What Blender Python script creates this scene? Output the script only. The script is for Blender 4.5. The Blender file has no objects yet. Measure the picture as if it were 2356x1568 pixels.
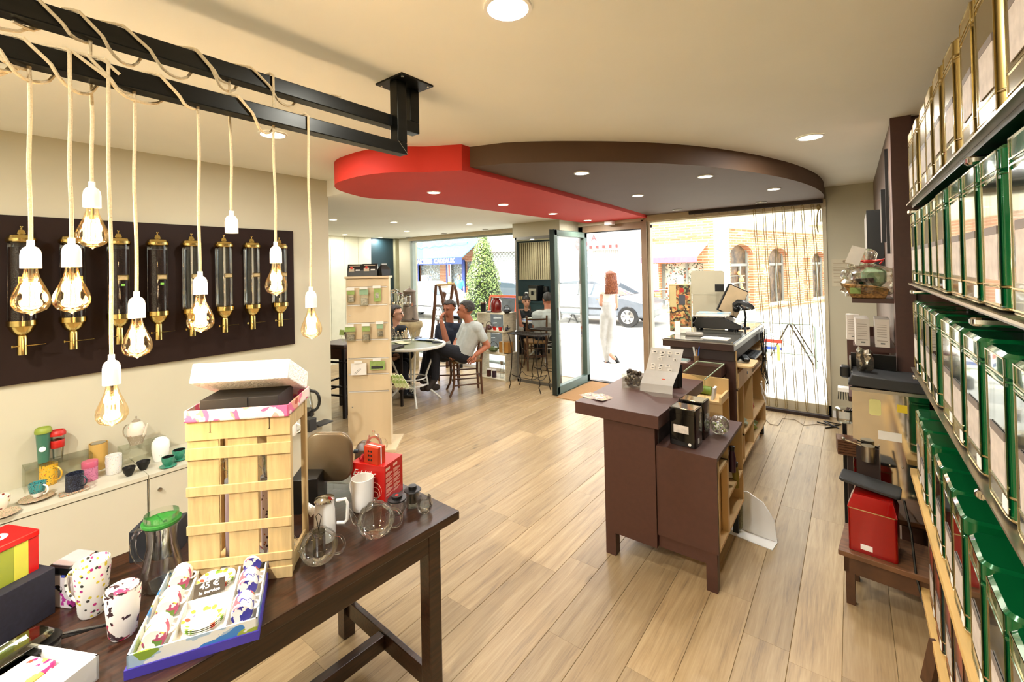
import bpy, bmesh, math, random
from mathutils import Vector, Matrix
R_ = random.Random(7)
PI = math.pi
S = bpy.context.scene
COL = S.collection
# ------------------------------------------------------------------ camera, world, sun, exposure
FPX, CX, CY, YAW, PITCH, ROLL, CAMH = 1022., 1178., 609., .6516, .0104, -.0203, 1.65
_f = Vector((-math.sin(YAW)*math.cos(PITCH), math.cos(YAW)*math.cos(PITCH), math.sin(PITCH)))
_r = Vector((math.cos(YAW), math.sin(YAW), 0)); _u = _r.cross(_f)
RR = _r*math.cos(ROLL)+_u*math.sin(ROLL); UU = -_r*math.sin(ROLL)+_u*math.cos(ROLL); FF = _f
cam = bpy.data.cameras.new('camera'); camo = bpy.data.objects.new('camera', cam); COL.objects.link(camo)
cam.sensor_width = 36; cam.sensor_fit = 'HORIZONTAL'; cam.lens = 36*FPX/2356
cam.shift_x = (1178-CX)/2356; cam.shift_y = -(784-CY)/2356; cam.clip_start = .02; cam.clip_end = 300
m = Matrix((RR, UU, -FF)).transposed().to_4x4(); m.translation = Vector((0, 0, CAMH)); camo.matrix_world = m
S.camera = camo
S.view_settings.view_transform = 'Standard'; S.view_settings.look = 'None'; S.view_settings.gamma = 1
S.view_settings.use_curve_mapping = False
S.view_settings.exposure = 0.78
W = bpy.data.worlds.new('world'); S.world = W; W.use_nodes = True
wn = W.node_tree.nodes; wl = W.node_tree.links
bg = wn['Background']; sky = wn.new('ShaderNodeTexSky'); sky.sky_type = 'NISHITA'; sky.sun_disc = False
sky.sun_elevation = math.radians(58); sky.sun_rotation = math.radians(200); sky.air_density = 1.0; sky.dust_density = 3.0
shs = wn.new('ShaderNodeHueSaturation'); shs.inputs['Saturation'].default_value = .25; wl.new(sky.outputs[0], shs.inputs['Color']); wl.new(shs.outputs[0], bg.inputs[0])   # pale hazy sky; bg.inputs[1].default_value = 1.3
sun = bpy.data.lights.new('sun', 'SUN'); sun.energy = 6.5; sun.angle = math.radians(1.5); sun.color = (1, .95, .86)
suno = bpy.data.objects.new('sun', sun); COL.objects.link(suno)
suno.rotation_euler = (math.radians(34), 0, math.radians(-20))   # high sun behind the shop, lighting the far side of the street

def P(u, v, x=None, y=None, z=None, d=None):
    """the point on the plane x=, y=, z= (or at depth d) that the reference pixel (u, v) shows"""
    D = FF+RR*((u-CX)/FPX)+UU*((CY-v)/FPX)
    t = d if d is not None else x/D.x if x is not None else y/D.y if y is not None else (z-CAMH)/D.z
    return Vector((0, 0, CAMH))+D*t

# ------------------------------------------------------------------ mesh helpers
class MB:
    def __init__(s): s.v = []; s.f = []; s.m = []; s.cm = 0
    def add(s, vs, fs):
        n = len(s.v); s.v += [tuple(p) for p in vs]; s.f += [tuple(n+i for i in f) for f in fs]; s.m += [s.cm]*len(fs); return s
    def mat(s, i): s.cm = i; return s
    def box(s, x0, y0, z0, x1, y1, z1):
        vs = [(x, y, z) for z in (z0, z1) for y in (y0, y1) for x in (x0, x1)]
        return s.add(vs, [(0, 2, 3, 1), (4, 5, 7, 6), (0, 1, 5, 4), (2, 6, 7, 3), (0, 4, 6, 2), (1, 3, 7, 5)])
    def beam(s, a, b, w, h, up=(0, 0, 1)):
        a = Vector(a); b = Vector(b); d = (b-a).normalized(); up = Vector(up)
        if abs(d.dot(up)) > .98: up = Vector((0, 1, 0))
        sd = d.cross(up).normalized()*w/2; uu = sd.normalized().cross(d)*h/2
        vs = [q+i*sd+j*uu for q in (a, b) for j in (-1, 1) for i in (-1, 1)]
        return s.add(vs, [(0, 2, 3, 1), (4, 5, 7, 6), (0, 1, 5, 4), (2, 6, 7, 3), (0, 4, 6, 2), (1, 3, 7, 5)])
    def prism(s, pts, z0, z1, fr=None):
        n = len(pts); fr = fr or (lambda x, y, z: (x, y, z))
        vs = [fr(x, y, z0) for x, y in pts]+[fr(x, y, z1) for x, y in pts]
        return s.add(vs, [tuple(range(n))[::-1], tuple(range(n, 2*n))]+[(i, (i+1) % n, n+(i+1) % n, n+i) for i in range(n)])
    def rbox(s, cx, cy, w, d, r, z0, z1, n=4, ins=0, fr=None):
        """vertical box with rounded corners; ins = soft inset of top and bottom"""
        def ring(w, d, r):
            o = []
            for k, (sx, sy) in enumerate(((1, 1), (-1, 1), (-1, -1), (1, -1))):
                for i in range(n+1):
                    a = PI/2*(k+i/n); o.append((cx+sx*(w/2-r)+r*math.cos(a), cy+sy*(d/2-r)+r*math.sin(a)))
            return o
        zs = [(z0, ins), (z0+ins, 0), (z1-ins, 0), (z1, ins)] if ins else [(z0, 0), (z1, 0)]
        fr = fr or (lambda x, y, z: (x, y, z))
        rings = [[fr(x, y, z) for x, y in ring(w-2*i, d-2*i, max(r-i, .0005))] for z, i in zs]
        N = 4*(n+1); vs = [p for q in rings for p in q]; fs = [tuple(range(N))[::-1], tuple(range((len(rings)-1)*N, len(rings)*N))]
        for k in range(len(rings)-1):
            fs += [(k*N+i, k*N+(i+1) % N, (k+1)*N+(i+1) % N, (k+1)*N+i) for i in range(N)]
        return s.add(vs, fs)
    def tube(s, pts, r, n=8, closed=False, sq=1):
        pts = [Vector(p) for p in pts]; N = len(pts); rr = r if isinstance(r, (list, tuple)) else [r]*N
        vs = []; pn = None
        for i, p in enumerate(pts):
            a = pts[i-1] if (i or closed) else p; b = pts[(i+1) % N] if (i < N-1 or closed) else p
            t = (b-a).normalized() if (b-a).length > 1e-9 else Vector((0, 0, 1))
            if pn is None: pn = t.orthogonal().normalized()
            else: pn = (pn-t*pn.dot(t)); pn = pn.normalized() if pn.length > 1e-6 else t.orthogonal().normalized()
            bn = t.cross(pn)
            vs += [p+(pn*math.cos(2*PI*k/n)+bn*math.sin(2*PI*k/n)*sq)*rr[i] for k in range(n)]
        fs = [(i*n+k, i*n+(k+1) % n, ((i+1) % N)*n+(k+1) % n, ((i+1) % N)*n+k) for i in range(N if closed else N-1) for k in range(n)]
        if not closed: fs += [tuple(range(n))[::-1], tuple(range((N-1)*n, N*n))]
        return s.add(vs, fs)
    def lathe(s, prof, c=(0, 0, 0), n=24, sx=1, sy=1, fr=None):
        """prof = [(r, z)]; r=0 closes"""
        vs = []; idx = []
        for r, z in prof:
            if r < 1e-6: idx.append([len(vs)]); vs.append((0, 0, z))
            else:
                idx.append(list(range(len(vs), len(vs)+n)))
                vs += [(r*sx*math.cos(2*PI*k/n), r*sy*math.sin(2*PI*k/n), z) for k in range(n)]
        fs = []
        for a, b in zip(idx, idx[1:]):
            for k in range(n):
                k2 = (k+1) % n
                if len(a) == 1 and len(b) == 1: continue
                if len(a) == 1: fs.append((a[0], b[k2], b[k]))
                elif len(b) == 1: fs.append((a[k], a[k2], b[0]))
                else: fs.append((a[k], a[k2], b[k2], b[k]))
        if fr: vs = [fr(*p) for p in vs]
        vs = [(p[0]+c[0], p[1]+c[1], p[2]+c[2]) for p in vs]
        return s.add(vs, fs)
    def ball(s, c, r, n=12, k=8, sz=1):
        return s.lathe([(r*math.sin(PI*i/k), -r*sz*math.cos(PI*i/k)) for i in range(k+1)], c, n)
    def quad(s, a, b, c, d): return s.add([a, b, c, d], [(0, 1, 2, 3)])
    def rot(s, ang, c=(0, 0, 0), axis='Z'):
        M = Matrix.Translation(c) @ Matrix.Rotation(ang, 4, axis) @ Matrix.Translation(-Vector(c))
        s.v = [tuple(M @ Vector(p)) for p in s.v]; return s

def lin(h):
    h = h.lstrip('#'); c = [int(h[i:i+2], 16)/255 for i in (0, 2, 4)]
    return tuple((x/12.92 if x < .04045 else ((x+.055)/1.055)**2.4) for x in c)+(1,)

def mat(name, col, rough=.5, metal=0, var=.06, scale=8, bump=0, spec=.5, coat=0, emis=None, es=0, stretch=None, col2=None, obj=False, alpha=1, trans=0, detail=4):
    m = bpy.data.materials.new(name); m.use_nodes = True; nt = m.node_tree; n = nt.nodes; l = nt.links; b = n['Principled BSDF']
    c = lin(col); c2 = lin(col2) if col2 else tuple(max(0, x*(1-var*2)) for x in c[:3])+(1,)
    tc = n.new('ShaderNodeTexCoord'); mp = n.new('ShaderNodeMapping'); l.new(tc.outputs['Object'], mp.inputs[0])
    mp.inputs['Scale'].default_value = stretch or (1, 1, 1)
    nz = n.new('ShaderNodeTexNoise'); nz.inputs['Scale'].default_value = scale; nz.inputs['Detail'].default_value = detail
    l.new(mp.outputs[0], nz.inputs['Vector'])
    rp = n.new('ShaderNodeValToRGB'); rp.color_ramp.elements[0].position = .35; rp.color_ramp.elements[1].position = .65
    rp.color_ramp.elements[0].color = c2; rp.color_ramp.elements[1].color = c
    l.new(nz.outputs[0], rp.inputs[0]); out = rp.outputs[0]
    if obj:
        oi = n.new('ShaderNodeObjectInfo'); hs = n.new('ShaderNodeHueSaturation'); mr = n.new('ShaderNodeMapRange')
        mr.inputs[3].default_value = 1-obj; mr.inputs[4].default_value = 1+obj
        l.new(oi.outputs['Random'], mr.inputs[0]); l.new(mr.outputs[0], hs.inputs['Value']); l.new(out, hs.inputs['Color']); out = hs.outputs[0]
    l.new(out, b.inputs['Base Color'])
    b.inputs['Roughness'].default_value = rough; b.inputs['Metallic'].default_value = metal
    b.inputs['Specular IOR Level'].default_value = spec; b.inputs['Coat Weight'].default_value = coat
    if alpha < 1: b.inputs['Alpha'].default_value = alpha
    if trans: b.inputs['Transmission Weight'].default_value = trans
    if emis: b.inputs['Emission Color'].default_value = lin(emis); b.inputs['Emission Strength'].default_value = es
    if bump:
        bp = n.new('ShaderNodeBump'); bp.inputs['Strength'].default_value = bump; bp.inputs['Distance'].default_value = .01
        l.new(nz.outputs[0], bp.inputs['Height']); l.new(bp.outputs[0], b.inputs['Normal'])
    return m

def glassmat(name, tint='#ffffff', edge=.5, base=.04, rough=.02, edgecol='#ffffff'):
    """thin-walled glass: see-through with fresnel gloss and slightly dense rims"""
    m = bpy.data.materials.new(name); m.use_nodes = True; nt = m.node_tree; n = nt.nodes; l = nt.links
    for x in list(n): n.remove(x)
    o = n.new('ShaderNodeOutputMaterial'); t = n.new('ShaderNodeBsdfTransparent'); g = n.new('ShaderNodeBsdfGlossy'); mx = n.new('ShaderNodeMixShader')
    t.inputs[0].default_value = lin(tint); g.inputs[0].default_value = lin(edgecol); g.inputs['Roughness'].default_value = rough
    lw = n.new('ShaderNodeLayerWeight'); lw.inputs[0].default_value = .28
    mr = n.new('ShaderNodeMapRange'); mr.inputs[3].default_value = base; mr.inputs[4].default_value = base+edge
    l.new(lw.outputs['Fresnel'], mr.inputs[0]); l.new(mr.outputs[0], mx.inputs[0]); l.new(t.outputs[0], mx.inputs[1]); l.new(g.outputs[0], mx.inputs[2])
    l.new(mx.outputs[0], o.inputs[0]); return m

def pattern(name, base, cols, scale=30, rough=.35, dens=.35, kind='voronoi', stretch=None, coat=0, lines=None):
    """printed pattern: spots of several colours over a base colour"""
    m = bpy.data.materials.new(name); m.use_nodes = True; nt = m.node_tree; n = nt.nodes; l = nt.links; b = n['Principled BSDF']
    tc = n.new('ShaderNodeTexCoord'); mp = n.new('ShaderNodeMapping'); l.new(tc.outputs['Object'], mp.inputs[0]); mp.inputs['Scale'].default_value = stretch or (1, 1, 1)
    if kind == 'voronoi':
        vz = n.new('ShaderNodeTexVoronoi'); vz.inputs['Scale'].default_value = scale*2.2; l.new(mp.outputs[0], vz.inputs['Vector'])
        th = n.new('ShaderNodeMath'); th.operation = 'LESS_THAN'; th.inputs[1].default_value = dens; l.new(vz.outputs['Distance'], th.inputs[0])
        sp = n.new('ShaderNodeSeparateColor'); l.new(vz.outputs['Color'], sp.inputs[0]); fac = sp.outputs[0]; msk = th.outputs[0]
    else:
        nz = n.new('ShaderNodeTexNoise'); nz.inputs['Scale'].default_value = scale*2; nz.inputs['Detail'].default_value = 3; l.new(mp.outputs[0], nz.inputs['Vector'])
        n2 = n.new('ShaderNodeTexNoise'); n2.inputs['Scale'].default_value = scale*1.2; n2.inputs['Detail'].default_value = 1; n2.noise_dimensions = '4D'; n2.inputs['W'].default_value = 5; l.new(mp.outputs[0], n2.inputs['Vector'])
        th = n.new('ShaderNodeMath'); th.operation = 'GREATER_THAN'; th.inputs[1].default_value = .72-dens*.42; l.new(nz.outputs[0], th.inputs[0]); msk = th.outputs[0]
        mr = n.new('ShaderNodeMapRange'); mr.inputs[1].default_value = .3; mr.inputs[2].default_value = .7; l.new(n2.outputs[0], mr.inputs[0]); fac = mr.outputs[0]
    rp = n.new('ShaderNodeValToRGB'); rp.color_ramp.interpolation = 'CONSTANT'; e = rp.color_ramp.elements
    while len(e) < len(cols): e.new(.5)
    for i, c in enumerate(cols): e[i].position = i/len(cols); e[i].color = lin(c)
    l.new(fac, rp.inputs[0]); mx = n.new('ShaderNodeMix'); mx.data_type = 'RGBA'; l.new(msk, mx.inputs[0])
    mx.inputs[6].default_value = lin(base); l.new(rp.outputs[0], mx.inputs[7]); l.new(mx.outputs[2], b.inputs['Base Color'])
    b.inputs['Roughness'].default_value = rough; b.inputs['Coat Weight'].default_value = coat
    return m

def obj(name, mb, m, parent=None, loc=None, smooth=35, label=None, bevel=0):
    me = bpy.data.meshes.new(name); off = Vector(loc) if loc is not None else Vector((0, 0, 0))
    base = Vector((0, 0, 0))
    if parent is not None and loc is None: base = WB.get(parent, Vector((0, 0, 0)))
    vs = mb.v
    if base.length > 0: vs = [(p[0]-base.x, p[1]-base.y, p[2]-base.z) for p in vs]
    me.from_pydata(vs, [], mb.f)
    ms = m if isinstance(m, (list, tuple)) else [m]
    for x in ms: me.materials.append(x)
    if len(ms) > 1: me.polygons.foreach_set('material_index', mb.m)
    bm = bmesh.new(); bm.from_mesh(me); bmesh.ops.remove_doubles(bm, verts=bm.verts, dist=1e-6); bmesh.ops.recalc_face_normals(bm, faces=bm.faces)
    if bevel: bmesh.ops.bevel(bm, geom=[e for e in bm.edges if len(e.link_faces) == 2 and e.calc_face_angle(0) > .6], offset=bevel, segments=2, affect='EDGES', profile=.5)
    bm.to_mesh(me); bm.free()
    me.shade_smooth()
    if smooth: me.set_sharp_from_angle(angle=math.radians(20 if bevel else smooth))
    o = bpy.data.objects.new(name, me); COL.objects.link(o)
    if parent is not None: o.parent = parent; WB[o] = base
    if loc is not None: o.location = off
    if label: o['label'] = label
    return o
WB = {}
def thing(name, label, cat, loc=(0, 0, 0), group=None, local=False, rz=0, kind=None):
    """an Empty at the thing's base; parts built in world coordinates unless local"""
    o = bpy.data.objects.new(name, None); o.empty_display_size = .1; COL.objects.link(o); o.location = loc; o.rotation_euler = (0, 0, rz)
    WB[o] = Vector((0, 0, 0)) if local else Vector(loc)
    if label: o['label'] = label
    if cat: o['category'] = cat
    if group: o['group'] = group
    if kind: o['kind'] = kind
    return o
def tag(o, label, cat, group=None, kind=None):
    o['label'] = label; o['category'] = cat
    if group: o['group'] = group
    if kind: o['kind'] = kind
    return o
def struct(name, mb, m, parent=None, **k):
    o = obj(name, mb, m, parent, **k)
    if parent is None: o['kind'] = 'structure'
    return o
def dup(root, loc, label=None, rz=None, parent=None, scale=None):
    def cp(o, par):
        c = o.copy(); COL.objects.link(c)
        if par is not None: c.parent = par
        for ch in KIDS.get(o.name, []): cp(ch, c)
        return c
    c = cp(root, parent); c.location = loc
    if label: c['label'] = label
    if rz is not None: c.rotation_euler = (0, 0, rz)
    if scale: c.scale = (scale,)*3 if not isinstance(scale, tuple) else scale
    return c
KIDS = {}
def reg(root):
    """remember a prototype's children so that copies are cheap"""
    for o in list(COL.objects):
        if o.parent is not None: KIDS.setdefault(o.parent.name, [])
    for o in list(COL.objects):
        if o.parent is not None and o not in KIDS[o.parent.name]: KIDS[o.parent.name].append(o)
    return root
def text(name, s, size, m, parent, origin, right, up, bold=0, shear=0, ext=.0004, align='CENTER', font=None):
    cu = bpy.data.curves.new(name, 'FONT'); cu.body = s; cu.size = size; cu.align_x = align; cu.align_y = 'CENTER'; cu.extrude = ext; cu.offset = bold; cu.resolution_u = 3; cu.shear = shear
    t = bpy.data.objects.new(name, cu); COL.objects.link(t)
    me = bpy.data.meshes.new_from_object(t.evaluated_get(bpy.context.evaluated_depsgraph_get())); COL.objects.unlink(t); bpy.data.objects.remove(t)
    me.name = name; me.materials.clear(); me.materials.append(m)
    o = bpy.data.objects.new(name, me); COL.objects.link(o)
    r = Vector(right).normalized(); u = Vector(up); u = (u-r*u.dot(r)).normalized(); n = r.cross(u)
    M = Matrix((r, u, n)).transposed().to_4x4(); M.translation = Vector(origin)-WB.get(parent, Vector((0, 0, 0))); o.matrix_local = M
    if parent is not None: o.parent = parent; o.matrix_local = M
    return o

# ------------------------------------------------------------------ materials
WALL = mat('cream_wall_paint', '#bcb69e', .85, var=.02, scale=3)
CEIL = mat('ceiling_paint', '#efeee4', .9, var=.015, scale=2)
RED = mat('red_paint', '#c42a18', .75, var=.02, scale=3)
BROWN = mat('brown_paint', '#563d28', .7, var=.03, scale=4)
DBROWN = mat('dark_brown_paint', '#2c1c15', .6, var=.05, scale=5)
COUNTER = mat('chocolate_laminate', '#4a2c22', .45, var=.05, scale=40, bump=.05)
PLY = mat('pale_laminate', '#d6c09a', .5, var=.06, scale=6, stretch=(1, 1, .12))
PINE = mat('raw_pine', '#cfb27c', .6, var=.1, scale=14, stretch=(6, 6, .6), bump=.1)
DWOOD = mat('dark_stained_wood', '#3b2112', .28, var=.22, scale=9, stretch=(9, .7, 9), bump=.06, coat=.25, col2='#1f110a')
WALNUT = mat('chair_wood', '#5c381f', .4, var=.15, scale=14, stretch=(3, 3, .4))
STEEL = mat('brushed_steel', '#b9b6b0', .28, 1, var=.05, scale=30)
CHROME = mat('polished_steel', '#d8d6d0', .08, 1, var=.01)
MIRROR = mat('mirror_glass', '#dfe0da', .01, 1, var=0)
BLACKM = mat('black_steel', '#1d1c1b', .3, .6, var=.1, scale=12)
BLACK = mat('black_plastic', '#121212', .35, var=.1)
DGREY = mat('dark_grey_plastic', '#2b2b2b', .5, var=.08)
IRON = mat('wrought_iron', '#3a3128', .5, .6, var=.2, scale=30)
WHITE = mat('white_glaze', '#f2efe8', .15, var=.01, coat=.4)
WPLAS = mat('white_plastic', '#f2f0ec', .35, var=.01)
PAPER = mat('white_paper', '#e9e4da', .8, var=.03, scale=20)
LABEL = mat('printed_label', '#d9cfc4', .7, var=.1, scale=40)
FURN = mat('white_cabinet_lacquer', '#c2bda9', .4, var=.01)
BRASS = mat('polished_brass', '#dcc27c', .16, 1, var=.05)
ROPE = mat('jute_rope', '#decaa2', .95, var=.08, scale=220, bump=.4)
GOLD = mat('gold_tin', '#b49b5c', .3, .85, var=.03)
GREEN = mat('green_tin', '#06592c', .16, .25, var=.04, coat=.7)
GREENF = mat('dark_green_glossy_face', '#28443a', .1, .75, var=.03, coat=.6)
TINRIM = mat('tin_rim', '#c7b88d', .2, 1, var=.03)
BEAN = mat('coffee_beans', '#120904', .6, var=.3, scale=160, bump=.5, col2='#2a150a', spec=.2)
TEAL = mat('dark_teal_paint', '#0e2a31', .6, var=.05)
SKIN = mat('skin', '#b77a58', .55, var=.04, scale=12)
HAIR = mat('brown_hair', '#2e2018', .6, var=.25, scale=60, stretch=(1, 1, .2), bump=.3)
GLASS = glassmat('clear_glass', '#fcfdfb', .75, .015, .005)
PANE = glassmat('window_glass', '#fafcfa', .10, .02)
ACRYL = glassmat('clear_acrylic', '#f7f8f4', .22, .05)
CELLO = glassmat('cellophane', '#f4f2e8', .6, .16, .12)
AMBER = glassmat('amber_bulb_glass', '#fff6e4', .34, .03, .02, '#fff0d4')
FIL = mat('glowing_filament', '#ffdca0', .5, emis='#ffcf8a', es=90)
LAMPM = mat('lamp_diffuser', '#ffffff', .5, emis='#fff0cc', es=14)
# ------------------------------------------------------------------ room shell
ZC, ZK, YF, XL = 2.47, 2.33, 5.87, -3.68        # ceilings of shop and cafe corner, facade, left wall
fl = struct('floor', MB().box(-7.6, -1.7, -.14, 1.0, 5.95, -.012), mat('floor_underlay', '#9c8662', .9, var=.1))
def plank_mat():
    m = bpy.data.materials.new('oak_plank'); m.use_nodes = True; nt = m.node_tree; n = nt.nodes; l = nt.links; b = n['Principled BSDF']
    tc = n.new('ShaderNodeTexCoord'); oi = n.new('ShaderNodeObjectInfo')
    vm = n.new('ShaderNodeVectorMath'); vm.operation = 'ADD'; cx = n.new('ShaderNodeCombineXYZ')
    mu = n.new('ShaderNodeMath'); mu.operation = 'MULTIPLY'; mu.inputs[1].default_value = 37
    l.new(oi.outputs['Random'], mu.inputs[0]); l.new(mu.outputs[0], cx.inputs[0]); l.new(mu.outputs[0], cx.inputs[1])
    l.new(tc.outputs['Object'], vm.inputs[0]); l.new(cx.outputs[0], vm.inputs[1])
    mp = n.new('ShaderNodeMapping'); mp.inputs['Scale'].default_value = (9, .55, 1); l.new(vm.outputs[0], mp.inputs[0])
    nz = n.new('ShaderNodeTexNoise'); nz.inputs['Scale'].default_value = 3.2; nz.inputs['Detail'].default_value = 7; nz.inputs['Roughness'].default_value = .62; nz.inputs['Distortion'].default_value = .8
    l.new(mp.outputs[0], nz.inputs['Vector'])
    m2 = n.new('ShaderNodeMapping'); m2.inputs['Scale'].default_value = (60, 2.2, 1); l.new(vm.outputs[0], m2.inputs[0])
    n2 = n.new('ShaderNodeTexNoise'); n2.inputs['Scale'].default_value = 3; n2.inputs['Detail'].default_value = 3; l.new(m2.outputs[0], n2.inputs['Vector'])
    mx = n.new('ShaderNodeMix'); mx.inputs[0].default_value = .3; l.new(nz.outputs[0], mx.inputs[2]); l.new(n2.outputs[0], mx.inputs[3])
    rp = n.new('ShaderNodeValToRGB'); e = rp.color_ramp.elements
    e[0].position = .33; e[0].color = lin('#857055'); e[1].position = .66; e[1].color = lin('#b59d76'); x = e.new(.46); x.color = lin('#a28862')
    l.new(mx.outputs[0], rp.inputs[0])
    # knots
    m3 = n.new('ShaderNodeMapping'); m3.inputs['Scale'].default_value = (5, 1.6, 1); l.new(vm.outputs[0], m3.inputs[0])
    vo = n.new('ShaderNodeTexVoronoi'); vo.inputs['Scale'].default_value = 1.1; l.new(m3.outputs[0], vo.inputs['Vector'])
    kr = n.new('ShaderNodeMapRange'); kr.inputs[1].default_value = .0; kr.inputs[2].default_value = .11; kr.inputs[3].default_value = .45; kr.inputs[4].default_value = 1
    l.new(vo.outputs['Distance'], kr.inputs[0])
    hs = n.new('ShaderNodeHueSaturation'); ml = n.new('ShaderNodeMapRange'); ml.inputs[3].default_value = .80; ml.inputs[4].default_value = 1.14; l.new(oi.outputs['Random'], ml.inputs[0])
    m4 = n.new('ShaderNodeMath'); m4.operation = 'MULTIPLY'; l.new(ml.outputs[0], m4.inputs[0]); l.new(kr.outputs[0], m4.inputs[1])
    l.new(m4.outputs[0], hs.inputs['Value']); l.new(rp.outputs[0], hs.inputs['Color']); l.new(hs.outputs[0], b.inputs['Base Color'])
    b.inputs['Roughness'].default_value = .36; b.inputs['Specular IOR Level'].default_value = .45
    bp = n.new('ShaderNodeBump'); bp.inputs['Strength'].default_value = .08; bp.inputs['Distance'].default_value = .004; l.new(mx.outputs[0], bp.inputs['Height']); l.new(bp.outputs[0], b.inputs['Normal'])
    return m
OAK = plank_mat()
PW, PL = .1785, 1.32
pcache = {}
def plank(x0, y0, y1):
    w = PW-.001; L = round(y1-y0-.001, 3)
    if L not in pcache:
        c = .0015; mb = MB(); mb.prism([(-w/2, -.012), (w/2, -.012), (w/2, -c), (w/2-c, 0), (-w/2+c, 0), (-w/2, -c)], -L/2, L/2, lambda x, y, z: (x, z, y))
        o = obj('plank', mb, OAK, fl); pcache[L] = o.data
    else:
        o = bpy.data.objects.new('plank', pcache[L]); COL.objects.link(o); o.parent = fl
    o.location = (x0, (y0+y1)/2, 0)
k = -5; npl = 0
while True:
    x = -.065-PW/2-PW*k
    k += 1
    if x < -7.5: break
    if x > .55: continue
    off = R_.choice((.1, .33, .55, .78))*PL+R_.uniform(-.05, .05)
    lo = -.6 if x > -1.3 else (.6 if x > -3.6 else 1.8)
    lo = max(-.7, lo)
    y = lo-off if lo < 1 else lo
    y = lo+0
    e = lo+off
    while y < 5.84:
        e2 = min(e, 5.86)
        if 5.86-e2 < .12: e2 = 5.86
        plank(x, y, e2); npl += 1; y = e2; e = e2+PL
print('planks', npl)
wl_ = struct('wall_left', MB().box(XL-.12, -1.6, 0, XL, 2.15, ZC), WALL)
struct('wall_back', MB().box(XL, -1.7, 0, 1.0, -1.6, ZC), WALL)
struct('wall_cafe_back', MB().box(-7.6, 1.68, 0, XL-.12, 1.78, 2.6), TEAL)
wr = struct('wall_right', MB().box(.5, -1.6, 0, .6, 3.4, ZC).box(.2, 3.4, 0, .6, 5.87, ZC), mat('brown_right_wall', '#6b5546', .55, var=.06, scale=3))
obj('corner_pilaster', MB().box(.195, 3.33, 0, .285, 3.41, ZC).box(.285, 3.37, 0, .52, 3.45, ZC), COUNTER, wr)
struct('ceiling', MB().box(XL-.2, -1.7, ZC, 1.0, 6.0, ZC+.1).box(-7.6, 1.6, ZK, XL-.1, 2.14, ZK+.12).box(-7.6, 2.14, ZK, -2.7, 5.95, ZC), CEIL)
# painted boards of the cafe side wall
wc = struct('wall_cafe_left', MB().box(-7.6, 1.7, 0, -7.47, 5.95, 2.45), TEAL)
for i in range(13):
    y = 1.82+i*.285
    if y+.28 > 5.5: break
    obj('board', MB().box(-7.47, y, 0, -7.452, y+.279, ZK), mat('cream_board', '#d7d2b6', .7, var=.03) if i == 0 else bpy.data.materials['cream_board'], wc)
obj('corner_strip', MB().box(-7.47, 5.78, 0, -7.4, 5.87, ZK), mat('sage_plaster', '#a3a07f', .8), wc)
# facade
fw = struct('wall_facade', MB().box(-7.6, YF, 0, -7.05, 6.05, 2.6).box(-7.6, YF+.02, 2.30, .6, 6.05, 4.3).box(-.2, YF, 0, .6, 6.05, 2.6)
            .box(-4.02, 5.30, 2.11, -3.2, YF, 2.33).box(-3.2, 5.80, 2.26, -2.2, YF, 2.33), WALL)
struct('baseboard_facade', MB().box(-.19, 5.855, 0, .19, YF, .07), WPLAS)
struct('trim_1', MB().box(-2.2, 5.82, 2.255, -.2, 5.92, 2.335).box(-7.05, 5.82, 2.26, -4.0, 5.92, 2.33), mat('window_head_trim', '#c3b292', .7))
# red ceiling island
red = [(-3.06, 1.84), (-2.93, 1.785), (-2.76, 1.765), (-2.615, 1.766), (-2.5, 1.79), (-2.38, 1.837), (-2.28, 1.91), (-2.206, 1.98), (-2.1, 2.04), (-1.994, 2.10), (-2.02, 3.0), (-2.088, 4.494), (-2.16, 5.87),
       (-3.05, 5.87), (-3.15, 3.55), (-3.19, 2.75), (-3.3, 2.5), (-3.349, 2.345), (-3.32, 2.2), (-3.24, 2.03), (-3.16, 1.92)]
def smoothpoly(p, keep=()):
    o = []
    for i in range(len(p)):
        a, b, c, d = (Vector(p[(i+j) % len(p)]) for j in (-1, 0, 1, 2))
        o.append(tuple(b))
        if i in keep: continue
        for t in (.33, .66):
            o.append(tuple(.5*((2*b)+(c-a)*t+(2*a-5*b+4*c-d)*t*t+(3*b-a-3*c+d)*t**3)))
    return o
struct('ceiling_red_island', MB().prism(smoothpoly(red, (8, 9, 10, 11, 12, 13, 14)), 2.302, ZC), RED, smooth=40)
br = [(-2.03, 2.17), (-1.774, 2.25), (-1.55, 2.40), (-1.34, 2.58), (-1.132, 2.785), (-.93, 3.03), (-.73, 3.35), (-.525, 3.8), (-.348, 4.34), (-.232, 4.95), (-.2, 5.5), (-.22, 5.87), (-2.14, 5.87), (-2.06, 4.494), (-2.0, 3.0)]
struct('ceiling_brown_island', MB().prism(smoothpoly(br, (0, 10, 11, 12, 13, 14)), 2.335, ZC), BROWN, smooth=40)
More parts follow.
